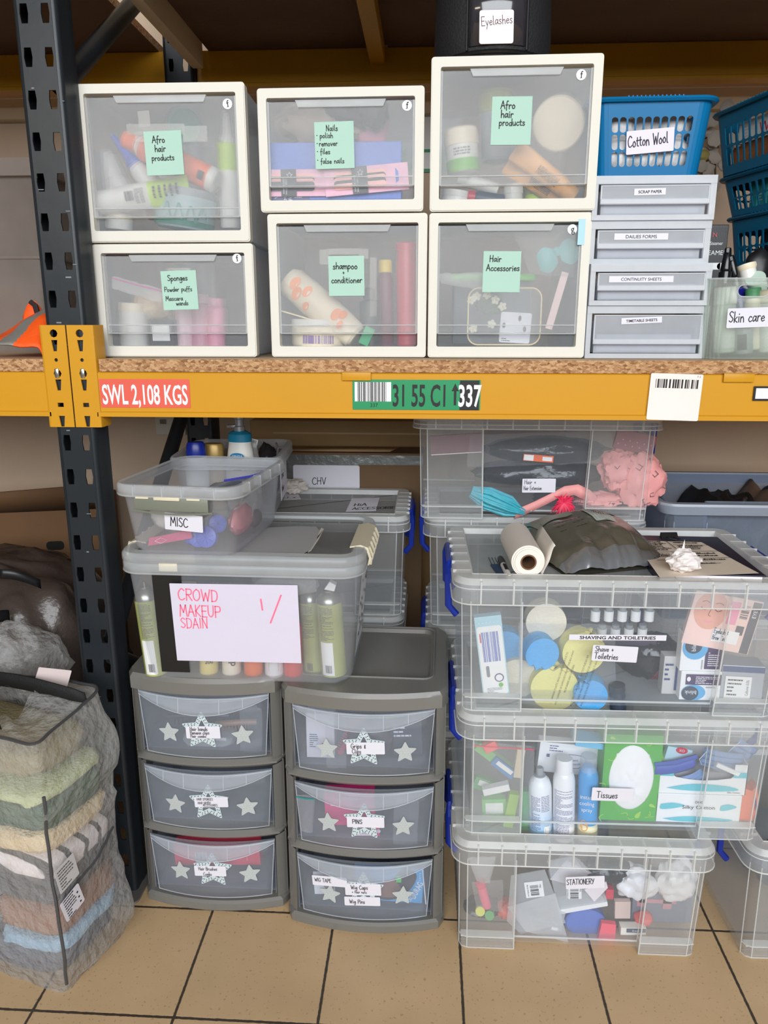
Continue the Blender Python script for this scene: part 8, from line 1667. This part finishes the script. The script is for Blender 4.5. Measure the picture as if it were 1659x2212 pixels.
# --- dim boxes behind
DLID = [SMR, SMR, LIDP]
hb = ubox('dim lidded box with paper labels on its lid, behind the CROWD MAKEUP box', (-.325, 1.945, .6155), 0, .545, .36, .285, ribs=8, handles=(0, 1), lh=.04)
ubox('dim lidded box on the floor behind the left grey tower, upper of two', (-.33, 1.95, .3), 0, .53, .36, .315, ribs=8, handles=(0, 0))
ubox('dim lidded box on the floor behind the left grey tower, lower of two', (-.33, 1.95, 0), 0, .53, .36, .2995, ribs=8, handles=(0, 0))
zt = .6155 + .285 + .0008 - .012
def onhi(px, py): return atz(px, py, zt)
def lidpaper(lb, pts, wr, m=PAPER):
    P = [onhi(*p) for p in pts]; o0 = P[0]; ex = (P[1] - P[0]); ez = P[3] - P[0]; mb = MB(); mb.add([Vector((p.x - o0.x, p.y - o0.y, 0)) for p in P] + [Vector((p.x - o0.x, p.y - o0.y, .0006)) for p in P], [(0, 1, 2, 3), (4, 5, 6, 7)] + [(i, (i + 1) % 4, 4 + (i + 1) % 4, 4 + i) for i in range(4)])
    q = MB(); 
    for s in wr: hand(q, *s[:4], y=0, m=0, w=.1, sx=.75)
    for f_ in q.f: mb.add([ex.normalized() * q.v[i].x + ez.normalized() * q.v[i].z + Vector((0, 0, .0011)) for i in f_], [tuple(range(len(f_)))], 1)
    tag(mb.build('paper_note', [m, INK], hb and None, loc=o0, smooth=False, solid=-1), lb, 'paper')
lidpaper('paper note reading Hair accessories lying on the dim lid', ((747, 1105), (812, 1103), (820, 1075), (760, 1077)), [('HiA', .016, .06, .030), ('ACCESSORIES', .016, .015, .026)])
lidpaper('torn paper lying on the dim lid beside the bottle tub', ((612, 1080), (650, 1078), (640, 1060), (618, 1062)), [('100s', .01, .015, .02)])
mb = MB(); blob(mb, .045, .03, .022, 220, .35, sc=2.5, crease=.5, csc=3, nu=30); c = onhi(632, 1066); tag(mb.build('crumpled_tissue', pc('crumpled_tissue_paper', 206, 198, 190, .7), loc=c, smooth=False), 'crumpled tissue on the dim lid beside the bottle tub', 'tissue')
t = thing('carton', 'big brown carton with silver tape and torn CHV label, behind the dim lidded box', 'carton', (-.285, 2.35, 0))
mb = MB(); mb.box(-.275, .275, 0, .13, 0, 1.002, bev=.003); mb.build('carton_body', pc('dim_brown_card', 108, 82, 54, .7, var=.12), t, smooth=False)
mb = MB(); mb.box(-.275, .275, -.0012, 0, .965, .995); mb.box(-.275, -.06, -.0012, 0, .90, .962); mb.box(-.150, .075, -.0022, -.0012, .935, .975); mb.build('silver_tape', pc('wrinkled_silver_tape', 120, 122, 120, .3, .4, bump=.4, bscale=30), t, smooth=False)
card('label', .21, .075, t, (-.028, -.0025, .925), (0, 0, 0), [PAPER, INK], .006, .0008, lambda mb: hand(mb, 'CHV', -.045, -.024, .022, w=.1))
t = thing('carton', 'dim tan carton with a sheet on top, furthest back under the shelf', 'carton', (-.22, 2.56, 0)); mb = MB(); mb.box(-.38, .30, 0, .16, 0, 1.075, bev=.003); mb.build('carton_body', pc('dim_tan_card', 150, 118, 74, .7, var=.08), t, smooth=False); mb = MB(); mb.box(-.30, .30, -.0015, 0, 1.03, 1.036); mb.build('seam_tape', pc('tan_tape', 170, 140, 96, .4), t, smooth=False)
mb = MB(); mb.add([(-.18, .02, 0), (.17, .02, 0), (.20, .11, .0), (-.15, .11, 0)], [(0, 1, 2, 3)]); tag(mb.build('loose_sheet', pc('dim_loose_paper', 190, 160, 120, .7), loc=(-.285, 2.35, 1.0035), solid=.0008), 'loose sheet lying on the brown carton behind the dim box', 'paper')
# ================================================================== LEFT BAY, FLOOR LEVEL
t = thing('garment_bag', 'big clear zipped bag of clothes standing on the floor at the left edge', 'bag', (-.930, 1.458, 0), (0, 0, R(-15.9))); hu, hv = .222, .112
WOV = clear('woven_clear_film', .24, tint=(.97, .97, .97), body=(.92, .92, .90), rough=.07, bump=1.0, bscale=38, edge=.34, spec=1.0)
def bagsurf(u, v):
    """u round the outline (0..1), v from floor to gathered top"""
    q = BQ[int(round(u * len(BQ))) % len(BQ)]; z = .605 * v
    k = 1 + .03 * math.sin(v * 9 + 1) - .10 * max(0, v - .80) ** 1.0 * 5 * .5 - (.04 if .62 < v < .72 else 0)
    w = .012 * nz3((q[0] * 9, q[1] * 9, z * 7), 1, 3) + .008 * nz3((q[0] * 24, q[1] * 24, z * 22), 1, 4)
    rr_ = math.hypot(*q); k += w / rr_ - (.06 if v < .03 else 0); top = .05 * max(0, v - .75) * math.sin(6.28 * u * 2 + .6)
    return (q[0] * k, q[1] * k, z + top)
BQ = rrect(2 * hu, 2 * hv, .022, 4); 
def dens(P, n):
    o = []
    for i in range(len(P)):
        a, b = P[i], P[(i + 1) % len(P)]; m = max(1, int(math.hypot(b[0] - a[0], b[1] - a[1]) / n)); o += [(a[0] + (b[0] - a[0]) * j / m, a[1] + (b[1] - a[1]) * j / m) for j in range(m)]
    return o
BQ = dens(BQ, .018); NB = len(BQ)
mb = MB(); mb.grid(bagsurf, NB, 44, wrapu=True); mb.add([bagsurf(i / NB, 0) for i in range(NB)], [tuple(range(NB))]); tp = [bagsurf(i / NB, 1) for i in range(NB)]; mb.add(tp + [(p[0] * .4, p[1] * .4, p[2] + .012 * math.sin(i * .5)) for i, p in enumerate(tp)] , [(i, (i + 1) % NB, NB + (i + 1) % NB, NB + i) for i in range(NB)]); mb.build('film', WOV, t, ang=80)
ci = min(range(NB), key=lambda i: (BQ[i][0] - hu) ** 2 + (BQ[i][1] + hv) ** 2)
SEAM = pc('dark_seam_tape', 70, 70, 72, .35)
mb = MB(); mb.tube([Vector(bagsurf(ci / NB, v / 20)) * 1.004 for v in range(1, 17)], .0034, 6); mb.build('corner_seam', SEAM, t)
fi = [i for i in range(NB) if abs(BQ[i][1] + hv) < 1e-6]; ri = [i for i in range(NB) if abs(BQ[i][0] - hu) < 1e-6]
mb = MB(); mb.tube([Vector(bagsurf(i / NB, 1)) + Vector((0, 0, .004)) for i in range(NB)], .0035, 6, closed=True); mb.build('top_trim', SEAM, t)
zi = sorted(ri, key=lambda i: BQ[i][1])
mb = MB(); mb.tube([Vector(bagsurf(i / NB, .36 + .10 * k / max(1, len(zi) - 1))) * 1.006 for k, i in enumerate(zi)], .0032, 6); mb.build('zip', SEAM, t)
for k, (a, b, h) in enumerate(((-.16, .10, .028), (-.05, .205, .012))):
    mb = MB(); y = -hv * .7 if k == 0 else hv * .5
    pts = [(a, y, .612), (a + .03, y - .01, .618 + h), ((a + b) / 2, y - .02, .622 + h * 1.1), (b - .03, y, .616 + h * .8), (b, y + .01, .612)]
    pts = _smooth([(p[0], p[2]) for p in pts]); P3 = [Vector((x, y - .02 * math.sin(i / len(pts) * 3.1), z)) for i, (x, z) in enumerate(pts)]
    mb.add([p + Vector((0, -.004, .020)) for p in P3] + [p + Vector((0, .004, -.018)) for p in P3], [(i, i + 1, len(P3) + i + 1, len(P3) + i) for i in range(len(P3) - 1)]); mb.build('strap', pc('black_webbing', 22, 22, 24, .7, bump=.3, bscale=300), t, solid=.003)
def dcare(mb): lines(mb, -.02, .012, -.028, .028, 8, m=1); [disc(mb, .018, -.018 + .014 * k, .0025, m=1, n=10) for k in range(3)]
card('paper_tag', .055, .055, t, (hu + .008, -hv + .035, .215), (R(0), R(-14), R(88)), [PAPER, INK], .004, .0008, dcare)
card('paper_tag', .055, .06, t, (hu + .007, -hv + .030, .290), (R(0), R(-10), R(88)), [pc('dim_paper_tag', 206, 204, 206, .5), pc('grey_print', 90, 90, 90, .5)], .002, .0008, lambda mb: lines(mb, -.022, .02, -.026, .026, 7, m=1))
bagM = t.matrix_basis.copy()
def cloth(lb, u0, u1, z0, z1, m, seed, v0=-.95, v1=.95, group=None, sq=.45, crease=.12):
    cu, cv = (u0 + u1) / 2 * hu, (v0 + v1) / 2 * hv; mb = MB(); blob(mb, (u1 - u0) / 2 * hu * .97, (v1 - v0) / 2 * hv * .97, (z1 - z0) / 2, seed, .05, sq=sq, crease=crease, nu=40, nv=16)
    o = mb.build('folded_garment', m, loc=bagM @ Vector((cu, cv, z0)), rot=(0, R(((seed * 37) % 9 - 4) * 1.1), R(-15.9)), ang=70); return tag(o, lb, 'garment', group)
KN = dict(bump=.5, bscale=160)
STRP = pc('white_knit', 226, 218, 220, .85, **KN)
def stripes(name, a, b, sc, axis=2, dist=0.):
    m = pc(name, *a, .8); t_ = m.node_tree; p = t_.nodes['Principled BSDF']; tc = _n(t_, 'ShaderNodeTexCoord'); w = _n(t_, 'ShaderNodeTexWave'); w.wave_type = 'BANDS'; w.bands_direction = 'XYZ'[axis]; w.inputs['Scale'].default_value = sc; w.inputs['Distortion'].default_value = dist
    t_.links.new(tc.outputs['Object'], w.inputs['Vector']); cr = _n(t_, 'ShaderNodeValToRGB'); e = cr.color_ramp.elements; e[0].color = (*srgb(*b), 1); e[0].position = .16; e[1].color = (*srgb(*a), 1); e[1].position = .24; t_.links.new(w.outputs['Fac'], cr.inputs[0]); t_.links.new(cr.outputs[0], p.inputs['Base Color']); return m
cloth('dark slate garment at the very bottom of the clear clothes bag', -.95, .95, 0.007, 0.079, pc('dark_slate_cloth', 66, 68, 86, .8, **KN), 1)
cloth('light blue garment low at the right of the clear clothes bag', .1, .95, 0.079, 0.116, pc('light_blue_cloth', 150, 186, 214, .8, **KN), 2)
cloth('dark striped garment low at the left of the clear clothes bag', -.95, .08, 0.079, 0.171, stripes('grey_black_stripes', (150, 150, 152), (50, 50, 54), 34), 3)
cloth('brown garment above the light blue one in the clear clothes bag', .1, .95, 0.116, 0.199, pc('warm_brown_cloth', 150, 108, 86, .8, **KN), 4)
cloth('charcoal garment in the middle of the clear clothes bag', .1, .95, 0.199, 0.264, pc('charcoal_cloth', 72, 70, 76, .8, **KN), 5)
cloth('denim blue garment at the left of the clear clothes bag', -.95, .08, 0.171, 0.291, pc('denim_cloth', 66, 116, 164, .8, **KN), 6)
cloth('white garment with thin black stripes in the clear clothes bag', .1, .95, 0.264, 0.319, stripes('white_black_stripes', (230, 222, 224), (50, 48, 58), 7, 1, 1.2), 7)
cloth('white garment above the denim one in the clear clothes bag', -.95, .08, 0.291, 0.333, STRP, 8)
cloth('cream knitted garment in the clear clothes bag', .05, .95, 0.319, 0.375, pc('cream_knit', 230, 206, 166, .9, bump=.8, bscale=120), 9)
cloth('peach garment at the left of the clear clothes bag', -.95, .02, 0.333, 0.426, pc('peach_cloth', 206, 150, 124, .8, **KN), 10)
cloth('dark green knitted garment in the clear clothes bag', .05, .95, 0.375, 0.439, pc('forest_green_knit', 60, 92, 70, .9, bump=.8, bscale=120), 11)
cloth('pale yellow green garment above the dark green one', .05, .92, 0.439, 0.467, pc('pale_green_cloth', 200, 208, 160, .8, **KN), 12)
cloth('dark grey red garment above the peach one in the clear clothes bag', -.95, .02, 0.426, 0.490, pc('dark_grey_red_cloth', 92, 74, 74, .8, var=.4, vscale=20), 13)
cloth('khaki garment at the top of the clear clothes bag', -.85, .85, 0.490, 0.555, pc('khaki_cloth', 150, 138, 104, .8, **KN), 14, v0=-.85, v1=.85)
o = card('paper_sheet', .07, .05, None, bagM @ Vector((.10, .07, .636)), (R(-50), R(10), R(10)), [pc('pinkish_loose_sheet', 226, 208, 206, .6), INK], .002, .001, None); tag(o, 'pinkish white sheet tucked under the black straps of the clear bag', 'paper')
o = card('paper_sheet', .12, .12, None, bagM @ Vector((-.12, -.125, .575)), (R(-10), R(24), R(-16)), [pc('white_loose_sheet', 232, 228, 226, .6), INK], .002, .001, None); tag(o, 'white sheet under the straps at the left edge of the clear bag', 'paper')
# wrapped bag behind, and carton
mb = MB(); blob(mb, .34, .26, .38, 230, .12, sc=1.5, sq=.7, crease=.12, csc=3, nu=56, nv=34); t = thing('wrapped_bundle', 'dim clear wrapped bundle with black straps behind the clothes bag', 'bundle', (-1.20, 1.95, 0)); mb.build('wrapping', pc('dim_wrapped_film', 70, 60, 55, .28, bump=.8, bscale=14, var=.4, vscale=7), t, ang=80)
for A, B, w_ in (((0, 1240), (88, 1262), .024), ((-20, 1350), (20, 1330), .03)):
    mb = MB(); a, b = at(*A, 1.70) - t.location, at(*B, 1.74) - t.location; mb.grid(lambda u, v: a.lerp(b, u) + Vector((0, -.01 * math.sin(3.1 * u), w_ * (v - .5) + .012 * math.sin(3.1 * u))), 10, 3); mb.build('strap', BLK, t, solid=.003)
mb = MB(); blob(mb, .14, .10, .09, 233, .15, crease=.2); tag(mb.build('clear_bundle', WOV, loc=(-1.02, 1.70, .49)), 'glossy clear film bunched up behind the straps of the clothes bag', 'film')
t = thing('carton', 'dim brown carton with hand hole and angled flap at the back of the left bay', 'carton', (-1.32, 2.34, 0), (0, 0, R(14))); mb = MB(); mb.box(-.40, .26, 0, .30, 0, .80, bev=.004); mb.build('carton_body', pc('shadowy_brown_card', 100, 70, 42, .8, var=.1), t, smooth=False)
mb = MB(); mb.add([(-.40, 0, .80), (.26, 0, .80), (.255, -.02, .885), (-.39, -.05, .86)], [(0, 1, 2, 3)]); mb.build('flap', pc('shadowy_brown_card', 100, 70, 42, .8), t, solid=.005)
mb = MB(); q = rrect(.055, .03, .012, 5, .10, .68); mb.prism(q, -.0015, -.0005, 'y'); mb.build('hand_hole', pc('hole_black', 12, 10, 8, .9), t, smooth=False)
